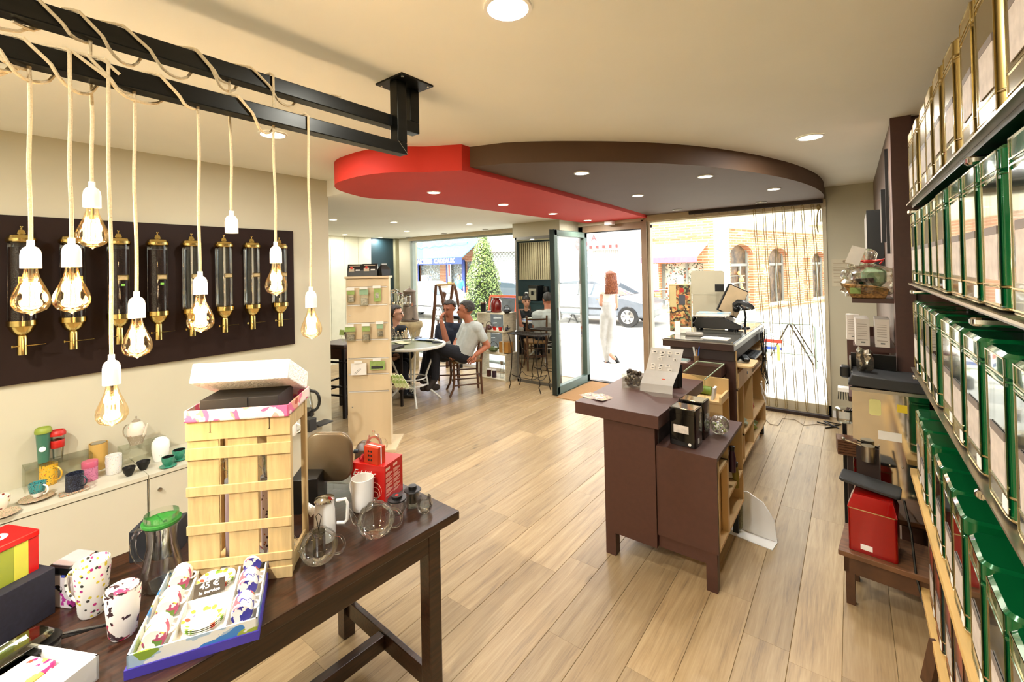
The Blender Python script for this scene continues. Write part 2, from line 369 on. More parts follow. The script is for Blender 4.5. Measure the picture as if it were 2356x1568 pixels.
# recessed downlights
def light(n, kind, loc, en, size=.1, color=(1, .86, .66), rot=(0, 0, 0), parent=None, spot=2.2):
    L = bpy.data.lights.new(n, kind); L.energy = en; L.color = color
    if kind == 'AREA': L.shape = 'DISK'; L.size = size
    elif kind == 'SPOT': L.spot_size = spot; L.spot_blend = .6; L.shadow_soft_size = size/2
    else: L.shadow_soft_size = size
    o = bpy.data.objects.new(n, L); COL.objects.link(o); o.location = loc; o.rotation_euler = rot
    return o
WARM = (1, .985, .94)
EOFF = mat('unlit_lamp_glass', '#b9ac90', .3)
def downlight(x, y, z, r, on, label, E=16, group=None):
    t = thing('recessed_downlight', label, 'ceiling light', (x, y, z), group)
    obj('trim_ring', MB().lathe([(r*.84, -.001), (r*.86, -.008), (r, -.008), (r*1.02, -.001)], (x, y, z), 28), WPLAS if on else STEEL, t)
    obj('lamp_face', MB().lathe([(0, -.003), (r*.85, -.003)], (x, y, z), 28), LAMPM if on else EOFF, t)
    if on: light('downlight_lamp', 'AREA', (x, y, z-.012), E, r*1.6, WARM)
EM = 10
for x, y, l, E in ((-.835, 1.10, 'large lit round downlight at the top edge of the main ceiling', EM), (-2.67, 1.22, 'lit round downlight on the main ceiling behind the pendant beams', EM), (-.19, 3.46, 'lit round downlight on the main ceiling nearest the brown wall', EM),
                  (-2.2, -.7, None, EM*4), (-.7, -.8, None, EM*4)):  # these two are added out of view to brighten the room by bounce
    downlight(x, y, ZC, .075, 1, l or ('added fill downlight, unseen on the ceiling behind the camera, ' + ('left over the table end' if x < -1.5 else 'right near the tins')), E)
for i, (x, y) in enumerate(((-2.722, 2.525), (-2.741, 3.471), (-2.783, 4.464), (-2.84, 5.44))):
    downlight(x, y, 2.302, .055, 1, 'lit downlight in the red ceiling island, '+('nearest its rounded end', 'second from its rounded end', 'third from its rounded end', 'nearest the entrance door')[i], 6)
for x, y, on, l in ((-1.52, 2.84, 1, 'lit downlight in the brown ceiling island nearest its red neighbour'), (-.87, 3.6, 1, 'lit downlight in the brown island, largest on the right half'), (-1.6, 4.1, 1, 'lit downlight in the middle of the brown island'),
                    (-.54, 4.65, 1, 'lit downlight at the far right of the brown island'), (-1.66, 5.5, 0, 'unlit downlight in the brown island over the left part of the shop window'), (-.77, 5.55, 0, 'unlit pale ringed downlight above the rope blind')):
    downlight(x, y, 2.335, .055, on, l, 7)
for x, y, on, l in ((-4.93, 3.83, 1, 'nearest lit downlight in the cafe ceiling'), (-5.9, 4.85, 1, 'lit downlight in the cafe ceiling midway to the window'), (-4.4, 4.77, 1, 'lit downlight in the cafe ceiling beside the red island'),
                    (-7.1, 4.45, 1, 'lit downlight in the cafe ceiling by the cream boards'), (-7.35, 5.38, 1, 'lit downlight in the cafe ceiling by the teal wall'), (-4.83, 5.62, 0, 'unlit downlight above the right half of the cafe window'),
                    (-5.85, 5.66, 0, 'unlit downlight above the middle of the cafe window'), (-6.95, 5.75, 0, 'unlit downlight above the left end of the cafe window'),
                    (-5.2, 3.1, 1, 'lit downlight in the cafe ceiling, left of the two seen in the mirror'), (-5.7, 2.3, 1, 'lit downlight in the cafe ceiling, right of the two seen in the mirror')):
    downlight(x, y, ZK, .05, on, l, 7)
# cafe window
w1 = thing('window_1', None, None, (-5.5, YF, 0)); w1['kind'] = 'structure'
obj('window_frame', MB().box(-7.05, YF, 0, -6.98, 5.95, 2.28).box(-4.06, YF, 0, -3.99, 5.95, 2.28).box(-7.0, YF, 2.23, -4.0, 5.95, 2.30).box(-7.0, YF, 0, -4.0, 5.95, .08), mat('grey_window_frame', '#8d958a', .4), w1)
obj('pane', MB().box(-6.98, 5.9, .08, -4.06, 5.908, 2.23), PANE, w1)
w2 = thing('window_2', None, None, (-1.2, YF, 0)); w2['kind'] = 'structure'
CFR = mat('cream_window_frame', '#cdc3a8', .5)
obj('window_frame', MB().box(-2.16, 5.85, 0, -2.13, 5.95, 2.27).box(-.235, 5.85, 0, -.2, 5.95, 2.32).box(-2.15, 5.85, 0, -.2, 5.95, .12).box(-2.15, 5.86, 2.24, -.2, 5.95, 2.30), CFR, w2)
obj('pane', MB().box(-2.13, 5.9, .12, -.235, 5.908, 2.25), PANE, w2)
obj('sensor', MB().box(-2.12, 5.84, 2.17, -2.10, 5.86, 2.21), DBROWN, w2)
# entrance
d1 = thing('door_1', None, None, (-3.1, 5.8, 0)); d1['kind'] = 'structure'
DGR = mat('sea_green_door_paint', '#55685c', .45, var=.05); DDK = mat('dark_green_door_edge', '#1c2620', .45, var=.1)
def leaf(mb, xa, xb, ya, yb, z0, z1, s, b):
    return mb.box(xa, ya, z0, xb, ya+s, z1).box(xa, yb-s, z0, xb, yb, z1).box(xa, ya, z0, xb, yb, z0+b).box(xa, ya, z1-s, xb, yb, z1)
obj('door_leaf', leaf(MB(), -3.13, -3.06, 4.93, 5.83, .01, 2.16, .075, .1), DGR, d1, bevel=.006)
obj('leaf_edge', MB().box(-3.128, 4.918, .01, -3.064, 4.93, 2.16), DDK, d1)
obj('pane', MB().box(-3.1, 5.0, .1, -3.093, 5.76, 2.09), PANE, d1)
obj('handle', MB().box(-3.055, 4.955, .98, -3.03, 4.985, 1.14), STEEL, d1)
obj('door_frame', MB().box(-3.2, 5.83, 0, -3.13, 5.92, 2.25).box(-2.235, 5.8, 0, -2.165, 5.92, 2.28).box(-3.2, 5.83, 2.17, -2.2, 5.92, 2.26), mat('taupe_door_frame', '#9c8468', .5), d1)
obj('frame_gasket', MB().box(-3.13, 5.84, 0, -3.115, 5.9, 2.17).box(-2.25, 5.84, 0, -2.235, 5.9, 2.17).box(-3.13, 5.84, 2.155, -2.235, 5.9, 2.17).box(-3.13, 5.85, .0, -2.235, 5.93, .015), BLACK, d1)
obj('motion_sensor', MB().box(-2.72, 5.70, 2.24, -2.60, 5.80, 2.30), WPLAS, d1, bevel=.01)
tag(obj('door_mat', MB().box(-3.03, 4.86, .0, -2.1, 5.83, .008), mat('coir_mat', '#b98a55', .95, var=.2, scale=220, bump=.5)), 'orange brown coir door mat inside the open entrance door', 'door mat')
# mirrored column
mc = thing('mirrored_column', 'floor-to-head mirror in a grey steel frame on the column left of the door', 'mirror', (-3.6, 5.3, 0))
obj('mirror_pane', MB().box(-3.935, 5.27, .03, -3.235, 5.275, 2.09), MIRROR, mc)
obj('mirror_frame', MB().box(-3.955, 5.262, 0, -3.925, 5.3, 2.12).box(-3.245, 5.262, 0, -3.215, 5.3, 2.12).box(-3.955, 5.262, 2.08, -3.215, 5.3, 2.12).box(-3.955, 5.262, 0, -3.215, 5.3, .04), mat('grey_steel_frame', '#77746a', .4, .6), mc)
obj('column_core', MB().box(-3.95, 5.28, 0, -3.68, YF, 2.11), DBROWN, mc)
# brown silo panel
pn = tag(obj('wall_panel', MB().box(XL, -.45, 1.075, XL+.022, 1.823, 2.004), mat('dark_brown_panel', '#22120b', .6, var=.06, scale=4, spec=.2)), 'wide dark brown panel on the cream wall carrying the brass dispensers', 'wall panel')
# white sockets etc
struct('trim_2', MB().box(-7.0, 5.6, 0, -4.0, YF, .05), WPLAS)
# ------------------------------------------------------------------ brass dispensers on the panel
sil = []
def silo(y, full, label, first=None):
    if first is not None: return dup(first, (XL+.1, y, 0), label)
LBL = mat('brass_plate_text', '#b8a274', .5, .5, var=.2, scale=60)
def make_silo(full, green):
    t = thing('bean_dispenser', '', 'dispenser', (XL+.098, 0, 0), 'brass and glass bean dispensers on the brown panel', local=True)
    r = .054
    obj('glass_cylinder', MB().lathe([(r, 1.415), (r, 1.865)], n=28), GLASS, t)
    obj('lid', MB().lathe([(r+.004, 1.853), (r+.007, 1.857), (r+.007, 1.872), (r+.002, 1.876), (r-.003, 1.888), (.024, 1.896), (.02, 1.90), (.013, 1.918), (.004, 1.922), (.004, 1.93), (.008, 1.934), (.008, 1.939), (0, 1.942)], n=28), BRASS, t)
    obj('base_bowl', MB().lathe([(r-.002, 1.425), (r+.006, 1.428), (r+.006, 1.40), (r+.001, 1.397), (.045, 1.372), (.03, 1.352), (.017, 1.344), (0, 1.344)], n=28), BRASS, t)
    obj('spout', MB().lathe([(.019, 1.346), (.021, 1.34), (.021, 1.242), (.016, 1.242), (.016, 1.30), (0, 1.3)], n=20), BRASS, t)
    obj('slide_lever', MB().box(-.002, -.035, 1.288, .018, .055, 1.293).box(.004, .055, 1.289, .012, .088, 1.292).lathe([(.005, 1.284), (.005, 1.297)], (.009, -.037, 0), 10), BRASS, t)
    z1 = 1.825 if full else 1.44
    obj('wall_bracket', MB().box(-.097, -.012, 1.45, -r, .012, 1.83), BLACKM, t)
    if full: obj('beans', MB().lathe([(0, 1.416), (r-.004, 1.418), (r-.004, z1), (.02, z1+.004), (0, z1+.004)], n=24), BEAN, t)
    else:
        obj('scale_strip', MB().box(.047, -.02, 1.43, .049, -.008, 1.86), mat('frosted_scale_strip', '#b5ad9c', .5) if 'frosted_scale_strip' not in bpy.data.materials else bpy.data.materials['frosted_scale_strip'], t)
    nm = obj('name_plate', MB().box(.053, -.018, 1.632, .0575, .034, 1.664), BRASS, t)
    obj('name_card', MB().box(.0575, -.014, 1.636, .058, .030, 1.66), LBL, t)
    if green:
        obj('green_sticker', MB().box(.054, 0, 1.598, .0555, .018, 1.611), mat('green_sticker', '#7dbb4a', .6) if 'green_sticker' not in bpy.data.materials else bpy.data.materials['green_sticker'], t)
    return t
ys = (.303, .502, .705, .899, 1.086, 1.283, 1.470, 1.671)
A = make_silo(1, 0); B = make_silo(1, 1); Cc = make_silo(0, 0); reg(A)
nth = ('first', 'second', 'third', 'fourth', 'fifth', 'sixth', 'seventh', 'eighth')
for i, y in enumerate(ys):
    lab = ('brass topped glass dispenser %s, %s from the left on the brown panel' % ('filled with dark beans' if i < 4 else 'nearly empty and clear', nth[i]))
    src = A if i < 2 else B if i < 4 else Cc
    if i in (0, 2, 4): src.location = (XL+.098, y, 0); src['label'] = lab
    else: dup(src, (XL+.098, y, 0), lab)

# ------------------------------------------------------------------ pendant beam and lamps
bt = thing('pendant_beam_frame', 'black square steel tube frame bolted to the ceiling with cords wound round it', 'light rail', (-1.53, 1.27, ZC))
SQ = mat('blackened_steel_tube', '#23231f', .32, .7, var=.15, scale=6, stretch=(4, .5, 4))
obj('ceiling_plate', MB().box(-1.625, 1.178, ZC-.008, -1.448, 1.352, ZC), SQ, bt)
obj('lower_beam', MB().box(-1.55, -1.2, 2.150, -1.50, 1.245, 2.20), SQ, bt, bevel=.003)
obj('upper_beam', MB().box(-1.585, -1.2, 2.268, -1.535, 1.345, 2.318), SQ, bt, bevel=.003)
obj('near_post', MB().box(-1.55, 1.195, 2.200, -1.50, 1.245, ZC-.008), SQ, bt, bevel=.003)
obj('far_post', MB().box(-1.585, 1.295, 2.318, -1.535, 1.345, ZC-.008), SQ, bt, bevel=.003)
for x, y in ((-1.61, 1.2), (-1.465, 1.195), (-1.465, 1.335)):
    obj('bolt', MB().lathe([(.0, -.014), (.005, -.012), (.006, -.008), (.006, 0)], (x, y, ZC), 10), CHROME, bt)
obj('mitre_weld', MB().beam((-1.499, 1.197, 2.2), (-1.499, 1.245, 2.152), .0015, .0015), CHROME, bt)
XB = {'lo': (-1.525, 2.15, 2.20), 'up': (-1.56, 2.268, 2.318)}
def wrap(mb, beam, y0, y1, turns, sag, ph=0, r=.0042, side=1):
    x, z0, z1 = XB[beam]; zc = (z0+z1)/2; pts = []
    N = int(abs(turns)*20)
    for i in range(N+1):
        t = i/N; a = ph+2*PI*turns*t; y = y0+(y1-y0)*t
        cx, cz = math.cos(a), math.sin(a); k = .0315/max(abs(cx), abs(cz)); k = min(k, .0405)
        px, pz = x+side*cx*k, zc+cz*k
        if cz < -.5: pz -= sag*(-cz-.5)*2*math.sin(t*PI)
        pts.append((px, y+.004*math.sin(a*2), pz))
    mb.tube(pts, r, 6); return pts
lamps = [('a', 71, 552, 617, 725, 'lo', 'bottom', 'lit filament bulb on the leftmost and lowest hanging cord of the near pair'), ('b', 165, 547, 614, 721, 'lo', 'top', 'lit filament bulb hanging second from the left'),
         ('c', 212, 418, 477, 572, 'up', 'bottom', 'highest hanging lit filament bulb, third from the left'), ('d', 257, 815, 884, 980, 'lo', 'top', 'lowest hanging lit filament bulb, on the longest cord'),
         ('e', 315, 670, 731, 824, 'lo', 'bottom', 'lit filament bulb hanging fifth from the left, just right of the lowest one'), ('f', 461, 624, 677, 765, 'lo', 'bottom', 'lit filament bulb in front of the fifth brass dispenser'),
         ('g', 533, 485, 536, None, 'up', 'bottom', 'white lamp holder without a bulb hanging on a rope cord'), ('h', 635, 556, 605, 680, 'up', 'top', 'lit filament bulb in front of the last brass dispenser'),
         ('i', 716, 659, 707, 780, 'lo', 'top', 'lit filament bulb hanging rightmost against the cream wall')]
first = {}
for key, u, vt, vs, vb, bm_, how, lab in lamps:
    xb = XB[bm_][0] if how == 'bottom' else XB[bm_][0]+.031
    a = P(u, vt, x=xb); s = P(u, vs, x=xb); y = s.y
    t = thing('pendant_lamp', lab, 'pendant lamp', (xb, y, s.z), 'rope cord pendant lamps')
    L = s.z
    zt = a.z
    obj('lamp_holder', MB().lathe([(.0, zt-L), (.0065, zt-L), (.0068, zt-L-.012), (.0075, zt-L-.015), (.0125, zt-L-.018), (.0165, zt-L-.025), (.0182, zt-L-.036), (.0182, 0), (.0165, 0), (.015, .004), (0, .004)], (xb, y, L), 24), WPLAS, t)
    cord = MB(); z0 = XB[bm_][1]; z1 = XB[bm_][2]
    pts = []
    n = 14
    for i in range(n+1):
        q = i/n; z = zt-.003+(z0-zt+.003)*q
        w = math.sin(q*7+u)*.0025*math.sin(q*PI)
        pts.append((xb+w, y+w*.7, z))
    if how == 'top':
        pts += [(xb, y, (z0+z1)/2), (xb, y, z1), (xb-.012, y-.004, z1+.009), (xb-.035, y-.012, z1+.006)]
    cord.tube(pts, .0041, 8)
    if how == 'top': wrap(cord, bm_, y-.015, y-.33, 1.25, .03, ph=PI/2+.2)
    else: wrap(cord, bm_, y, y-.38, 1.5, .035, ph=-PI/2-.2, side=1)
    obj('rope_cord', cord, ROPE, t)
    if vb:
        b = P(u, vb, x=xb); h = s.z-b.z; R = h*.31
        pr = [(.0125, 0), (.0135, -.1), (.017, -.2), (.45, 0)]
        prof = [(.0115, .002), (.0125, -h*.08), (.0155, -h*.2), (.75*R, -h*.42), (.93*R, -h*.56), (R, -h*.68), (.97*R, -h*.78), (.8*R, -h*.88), (.45*R, -h*.945), (.15*R, -h*.97), (.05*R, -h*1.0), (0, -h*1.0)]
        bl = obj('bulb', MB().lathe(prof, (xb, y, L), 28), AMBER, t)
        f = MB()
        for i in range(9):
            an = 2*PI*i/9; cxx, cyy = xb+.0125*math.cos(an), y+.0125*math.sin(an)
            f.tube([(cxx, cyy, L-h*.3), (cxx, cyy, L-h*.78)], .0016, 5)
        obj('filament', f, FIL, bl)
        obj('stem', MB().tube([(xb, y, L), (xb, y, L-h*.3)], .004, 8).lathe([(.006, 0), (.006, -.006)], (xb, y, L-h*.3), 8), CHROME, bl)
        light('bulb_glow', 'POINT', (xb, y, L-h*.55), 1.5, .03, (1, .80, .58))
# extra turns of slack cord between the beams
wr_ = MB(); wrap(wr_, 'up', .95, .12, 2.6, .03, .8); wrap(wr_, 'up', .25, -.4, 1.6, .04, 2.2); wrap(wr_, 'lo', .5, -.3, 2.2, .03, 2.0); wrap(wr_, 'lo', .3, -.4, 2.4, .02, 0)
obj('cord_windings', wr_, ROPE, bt, label='beige rope cords wound loosely round both tubes')

# ------------------------------------------------------------------ low white cabinets along the left wall
cabs = [(-.95, -.07, 'behind the striped tin'), (-.07, .766, 'under the yellow mug and check cup'), (.766, 1.31, 'partly hidden by the slatted crate'), (1.31, 1.84, 'under the glass kettle at the wall end')]
for a, b, w in cabs:
    t = thing('white_cabinet', 'low cream white cabinet '+w, 'cabinet', (-3.47, (a+b)/2, 0), 'low cabinets along the left wall')
    obj('body', MB().box(XL+.001, a+.003, .06, -3.29, b-.003, .478).box(XL+.02, a+.01, 0, -3.33, b-.01, .06), FURN, t)
    obj('cabinet_top', MB().box(XL+.001, a+.0015, .479, -3.268, b-.0015, .5), FURN, t)
    d = obj('door', MB().box(-3.289, a+.006, .065, -3.272, b-.006, .472), FURN, t, bevel=.002)
    obj('door_knob', MB().lathe([(0, .018), (.011, .016), (.011, .01), (.005, .006), (.005, 0)], n=14, fr=lambda x, y, z, a=a: (-3.272+z, a+.05+x, .40+y)), STEEL, d)
    obj('gap_shadow_panel', MB().box(XL+.01, b-.003, .07, -3.30, b+.003, .475), BLACK, t)

def fit(u, vb, vt, w, z):
    """base point, height and radius of an upright round thing seen at column u from vb to vt, w pixels wide"""
    p = P(u, vb, z=z)
    if z > .49 and z < .7 and p.x < XL+.07: p = P(u, vb, x=XL+.085); p.z = z
    d = (p-camo.location).dot(FF); st = math.sqrt(1+((u-CX)/FPX)**2)
    r = w/st/FPX*d/2
    n = Vector((p.x, p.y, 0)).normalized(); p = p+n*r*.9
    h = P(u, vt, d=(p-camo.location).dot(FF)).z-z
    hd = Vector((0, 0, 0))
    return p, max(h, .01), r
def cup_prof(r, h, kind='mug', t=.003):
    if kind == 'mug': o = [(0, .001), (r*.86, .001), (r*.93, h*.06), (r*.97, h*.4), (r, h)]
    elif kind == 'tea': o = [(0, .001), (r*.45, .001), (r*.5, h*.08), (r*.82, h*.35), (r*.96, h*.65), (r, h)]
    elif kind == 'bowl': o = [(0, .001), (r*.4, .001), (r*.62, h*.25), (r*.86, h*.6), (r, h)]
    elif kind == 'taper': o = [(0, .001), (r*.72, .001), (r*.8, h*.3), (r, h)]
    elif kind == 'straight': o = [(0, .001), (r, .001), (r, h)]
    else: o = kind
    inner = [(max(q[0]-t, 0), max(q[1], t)) for q in o[::-1]]
    inner[-1] = (0, t+.001)
    return o+[(o[-1][0]-t/2, h+t*.3)]+inner
def handle(mb, r, h, z0, z1, ang, out=.55, th=.0045, sq=1.5, r0=None, ra=None):
    c, s = math.cos(ang), math.sin(ang); pts = []
    H = z1-z0
    for i in range(9):
        a = -PI/2+PI*i/8; rad = r*.97+H*out*math.cos(a); z = (z0+z1)/2+H/2*math.sin(a)
        pts.append((c*rad, s*rad, z))
    pts[0] = (c*(ra or r)*.96, s*(ra or r)*.96, z0); pts[-1] = (c*(r0 or r)*.96, s*(r0 or r)*.96, z1)
    return mb.tube(pts, th, 8)
RA = math.atan2(RR.y, RR.x)      # heading that points to the right of the picture
def cupthing(name, label, cat, spec, z, kind, m, hand=None, group=None, sx=1, t=.0028, hm=None, lidm=None, rz=0):
    p, h, r = fit(*spec, z)
    T = thing(name, label, cat, (p.x, p.y, z), group, local=True, rz=rz)
    obj('cup_body' if 'cup' in name else 'body', MB().lathe(cup_prof(r, h, kind, t), n=28), m, T)
    if hand is not None:
        mb = MB(); handle(mb, r, h, h*.2, h*.85, hand-rz, .5, max(.003, r*.11)); obj('handle', mb, hm or (m if not isinstance(m, list) else m[0]), T)
    return T, p, h, r
YEL = pattern('yellow_leaf_print', '#d9a92e', ['#1f4a3a', '#2d5a48', '#a8ac7a', '#c0562a'], 55, dens=.32)
CHECK = pattern('navy_check_print', '#15161f', ['#41485c', '#2f3546'], 110, dens=.45)
TEALP = pattern('teal_fan_print', '#3f8d8c', ['#1a3d44', '#7a6a48', '#0f2a35'], 90, dens=.4)
PINKP = pattern('pink_ring_print', '#c07590', ['#8d4a6c', '#a2547c'], 85, dens=.38)
DOTP = pattern('confetti_print', '#d9d6cf', ['#c0392b', '#3a78b0', '#d8b83a', '#6a8a3a'], 75, dens=.2)
ROSEP = pattern('rose_print', '#d8cfbc', ['#c98f84', '#a77a6a', '#7d8a54'], 16, dens=.18)
GREYD = pattern('dotted_grey_glaze', '#9d9079', ['#e6dfce', '#e6dfce'], 75, dens=.2)
OLIVE = mat('olive_silicone', '#8b9a35', .5); REDS = mat('red_silicone', '#b81c12', .4); JADE = mat('jade_green_glaze', '#3f7059', .3, coat=.3)
CAST = mat('black_cast_iron', '#1a1815', .5, .3, var=.2, scale=60, bump=.2); TURQ = mat('turquoise_cast_iron', '#3f9478', .4, .1, var=.12, scale=60, bump=.2)
TAN = mat('tan_stoneware', '#c9a257', .4, var=.06); GRYG = mat('sage_grey_glaze', '#a7a58c', .3, coat=.3)
ZT = .5
# clear risers
def riser(u, v, w, d, h, label):
    p = P(u, v, z=ZT); t = thing('acrylic_riser', label, 'display stand', (p.x, p.y, ZT), local=True)
    mb = MB().box(-d/2, -w/2, h-.003, d/2, w/2, h).box(-d/2, -w/2, 0, d/2, -w/2+.003, h).box(-d/2, w/2-.003, 0, d/2, w/2, h).box(-d/2, -w/2, 0, -d/2+.003, w/2, h)
    obj('bent_sheet', mb, ACRYL, t); return p, h
p1, h1 = riser(135, 1106, .27, .12, .125, 'clear acrylic riser under the green and red lidded cups')
p2, h2 = riser(318, 1066, .17, .12, .12, 'clear acrylic riser under the rose teapot')
def on_riser(u, vb, vt, w, p, h): return (u, vb, vt, w), ZT+h
T, p, h, r = cupthing('travel_cup', 'green travel cup with an olive green lid and white emblem', 'cup', (100, 1046, 990, 38), ZT+h1, 'taper', JADE)
obj('lid', MB().lathe([(r*1.12, h*.93), (r*1.14, h), (r*1.08, h+.006), (r*.95, h+.016), (r*.8, h+.018), (r*.78, h+.012), (0, h+.012)], n=28), OLIVE, T)
e = MB().lathe([(0, 0), (r*.45, 0), (r*.45, .001), (0, .001)], n=18, fr=lambda x, y, z: (r*.88+z, y, h*.45+x)); e.rot(RA-.9); obj('white_emblem', e, WHITE, T)
T, p, h, r = cupthing('glass_travel_cup', 'clear glass travel cup with a red lid and red band', 'cup', (133, 1052, 996, 36), ZT+h1, 'taper', GLASS)
obj('lid', MB().lathe([(r*1.15, h*.93), (r*1.17, h), (r*1.1, h+.006), (r*.95, h+.017), (r*.8, h+.018), (r*.78, h+.012), (0, h+.012)], n=28), REDS, T)
obj('grip_band', MB().lathe([(r*.9, h*.45), (r*.93, h*.46), (r*.97, h*.74), (r*.94, h*.75)], n=28), REDS, T)
cupthing('leaf_print_mug', 'yellow mug with dark green leaf print', 'mug', (112, 1118, 1066, 46), ZT, 'mug', YEL, RA, hm=mat('yellow_glaze', '#d0a030', .3))
T, p, h, r = cupthing('teacup', 'white teacup with teal fan print on a matching saucer', 'cup', (86, 1146, 1110, 44), ZT+.012, 'tea', [WHITE, TEALP], RA)
for pl in T.children[0].data.polygons: pl.material_index = 1 if (pl.center.z > h*.4 and math.hypot(pl.center.x, pl.center.y) > r*.8) else 0
def saucer(name, label, u, v, w, z, m, m2=None, oblong=None):
    p, h, r = fit(u, v, v-10, w, z); T = thing(name, label, 'saucer', (p.x, p.y, z), local=True)
    obj('dish', MB().lathe([(0, .002), (r*.5, .001), (r*.6, .004), (r, .014), (r*.98, .016), (r*.58, .008), (0, .007)], n=30, sx=(oblong or 1)), m, T); return T
saucer('saucer', 'saucer with pink and patterned rim under the teal print teacup', 84, 1158, 88, ZT, pattern('dotted_saucer_print', '#a89a7c', ['#d99a86', '#6e6248'], 90, dens=.4))
cupthing('flower_cup', 'white cup with red flower print, cut off at the left edge', 'cup', (4, 1176, 1140, 44), ZT+.012, 'tea', pattern('red_flower_print', '#e6e0cc', ['#7d2c1e', '#b6a23c'], 25, dens=.3))
saucer('saucer', 'dotted saucer at the left edge under the flower cup', 6, 1196, 90, ZT, bpy.data.materials['dotted_saucer_print'])
cupthing('check_cup', 'navy check cup with a thin handle on an oblong dish', 'cup', (172, 1130, 1088, 45), ZT+.012, 'straight', CHECK, RA)
p, h, r = fit(171, 1140, 1128, 72, ZT); T = thing('oblong_dish', 'oblong patterned dish under the navy check cup', 'dish', (p.x, p.y, ZT), local=True)
obj('dish', MB().rbox(0, 0, r*2, r*.95, .012, 0, .012, ins=.003).rot(PI/2), pattern('dish_print', '#9a8f7a', ['#4a3a2c', '#b9754a'], 60, dens=.4), T)
T, p, h, r = cupthing('tea_caddy', 'pink cylindrical tea caddy with ring print', 'tin', (207, 1108, 1072, 39), ZT, 'straight', PINKP)
obj('lid', MB().lathe([(r*1.03, h*.98), (r*1.03, h+.028), (r*.97, h+.031), (0, h+.031)], n=28), mat('pink_lid', '#b9526a', .4), T)
T, p, h, r = cupthing('stoneware_jug', 'tall tan jug with a loop handle by the wall', 'jug', (227, 1082, 1018, 46), ZT, 'mug', TAN, RA+PI)
obj('jug_lid', MB().lathe([(r*.8, h-.003), (r*.8, h+.001), (0, h+.002)], n=24), STEEL, T)
cupthing('confetti_mug', 'white mug with small coloured print and a blue grey lid', 'mug', (262, 1092, 1046, 40), ZT, 'mug', DOTP, RA+PI*.9, hm=WHITE)
def teapot(name, label, u, vb, vt, w, z, m, hand, spout=None, lidm=None, hm=None, prof=None, group=None, knob=True, infuser=False):
    p, h, r = fit(u, vb, vt, w, z); T = thing(name, label, 'teapot', (p.x, p.y, z), group, local=True)
    pr = prof or [(0, .001), (.55, .001), (.72, .1), (.95, .35), (1, .5), (.93, .72), (.7, .9), (.45, .97), (.42, 1.0)]
    b = obj('pot_body', MB().lathe([(a*r, c*h) for a, c in pr]+([(a*r-.002, max(c*h, .003)) for a, c in pr[::-1]] if m is not GLASS else []), n=32), m, T)
    if lidm is not None: obj('lid', MB().lathe([(.47*r, h*.99), (.44*r, h*1.03), (.25*r, h*1.08), (.06*r, h*1.1), (.05*r, h*1.13), (.1*r, h*1.17), (.07*r, h*1.21), (0, h*1.22)] if knob else [(.47*r, h), (.44*r, h*1.03), (.2*r, h*1.04), (0, h*1.02)], n=24), lidm, T)
    if hand is not None: mb = MB(); handle(mb, r, h, h*.22, h*.85, hand, .42, r*.07, ra=r*.9, r0=r*.82); obj('handle', mb, hm or m, T)
    if spout is not None:
        c, s = math.cos(spout), math.sin(spout)
        obj('spout', MB().tube([(c*r*.85, s*r*.85, h*.35), (c*r*1.15, s*r*1.15, h*.45), (c*r*1.32, s*r*1.32, h*.7), (c*r*1.5, s*r*1.5, h*.88)], [r*.22, r*.16, r*.1, r*.07], 10), m, T)
    if infuser: obj('infuser', MB().lathe([(.33*r, h*.98), (.33*r, h*.25), (.3*r, h*.2), (0, h*.2)], n=20), glassmat('mesh_infuser', '#b8b4aa', .5, .2) if 'mesh_infuser' not in bpy.data.materials else bpy.data.materials['mesh_infuser'], T)
    return T, p, h, r
T, p, h, r = teapot('rose_teapot', 'grey teapot with pink roses nested on a dotted cup on the riser', 314, 1024, 968, 46, ZT+h2, ROSEP, RA+PI, RA, mat('taupe_glaze', '#978b76', .3), mat('taupe_glaze2', '#a39780', .3))
obj('nested_cup', MB().lathe([(r*.5, -.0), (r*.7, .004), (r*1.01, h*.42), (r*1.03, h*.42), (r*.7, -.001)], n=28), GREYD, T)
cupthing('cast_bowl', 'small black cast bowl with a round white sticker', 'bowl', (297, 1098, 1074, 33), ZT, 'bowl', CAST)
cupthing('cast_bowl', 'small black cast bowl without sticker, nearer the riser', 'bowl', (330, 1084, 1060, 34), ZT, 'bowl', CAST)
T, p, h, r = cupthing('lidded_jar', 'white lidded jar with one black brushed character', 'jar', (370, 1062, 1022, 38), ZT, [(0, .001), (r*.7, .001), (r*.86, h*.2), (r, h*.6), (r*.95, h*.85), (r*.6, h)], WHITE)
obj('lid', MB().lathe([(r*.66, h*.98), (r*.66, h*1.08), (r*.5, h*1.2), (0, h*1.25)], n=24), WHITE, T)
ch = MB()
for a, b in (((-.5, .7), (.5, .8)), ((-.35, .4), (.45, .5)), ((-.6, .1), (.6, .25)), ((0, 1), (-.1, -.1)), ((-.1, 0), (-.6, -.6)), ((-.2, -.2), (.5, -.1)), ((.4, -.1), (.2, -.8)), ((.0, -.4), (.1, -.5)), ((-.1, -.6), (.3, -.8))):
    q = .012
    ch.beam((r*1.0, a[0]*q, h*.5+a[1]*q*1.3), (r*1.0, b[0]*q, h*.5+b[1]*q*1.3), .0022, .002)
ch.rot(-.25); obj('brushed_character', ch, BLACK, T)
cupthing('grey_mug', 'pale grey mug with handle behind the white jar', 'mug', (366, 1048, 1006, 35), ZT, 'straight', GRYG, RA)
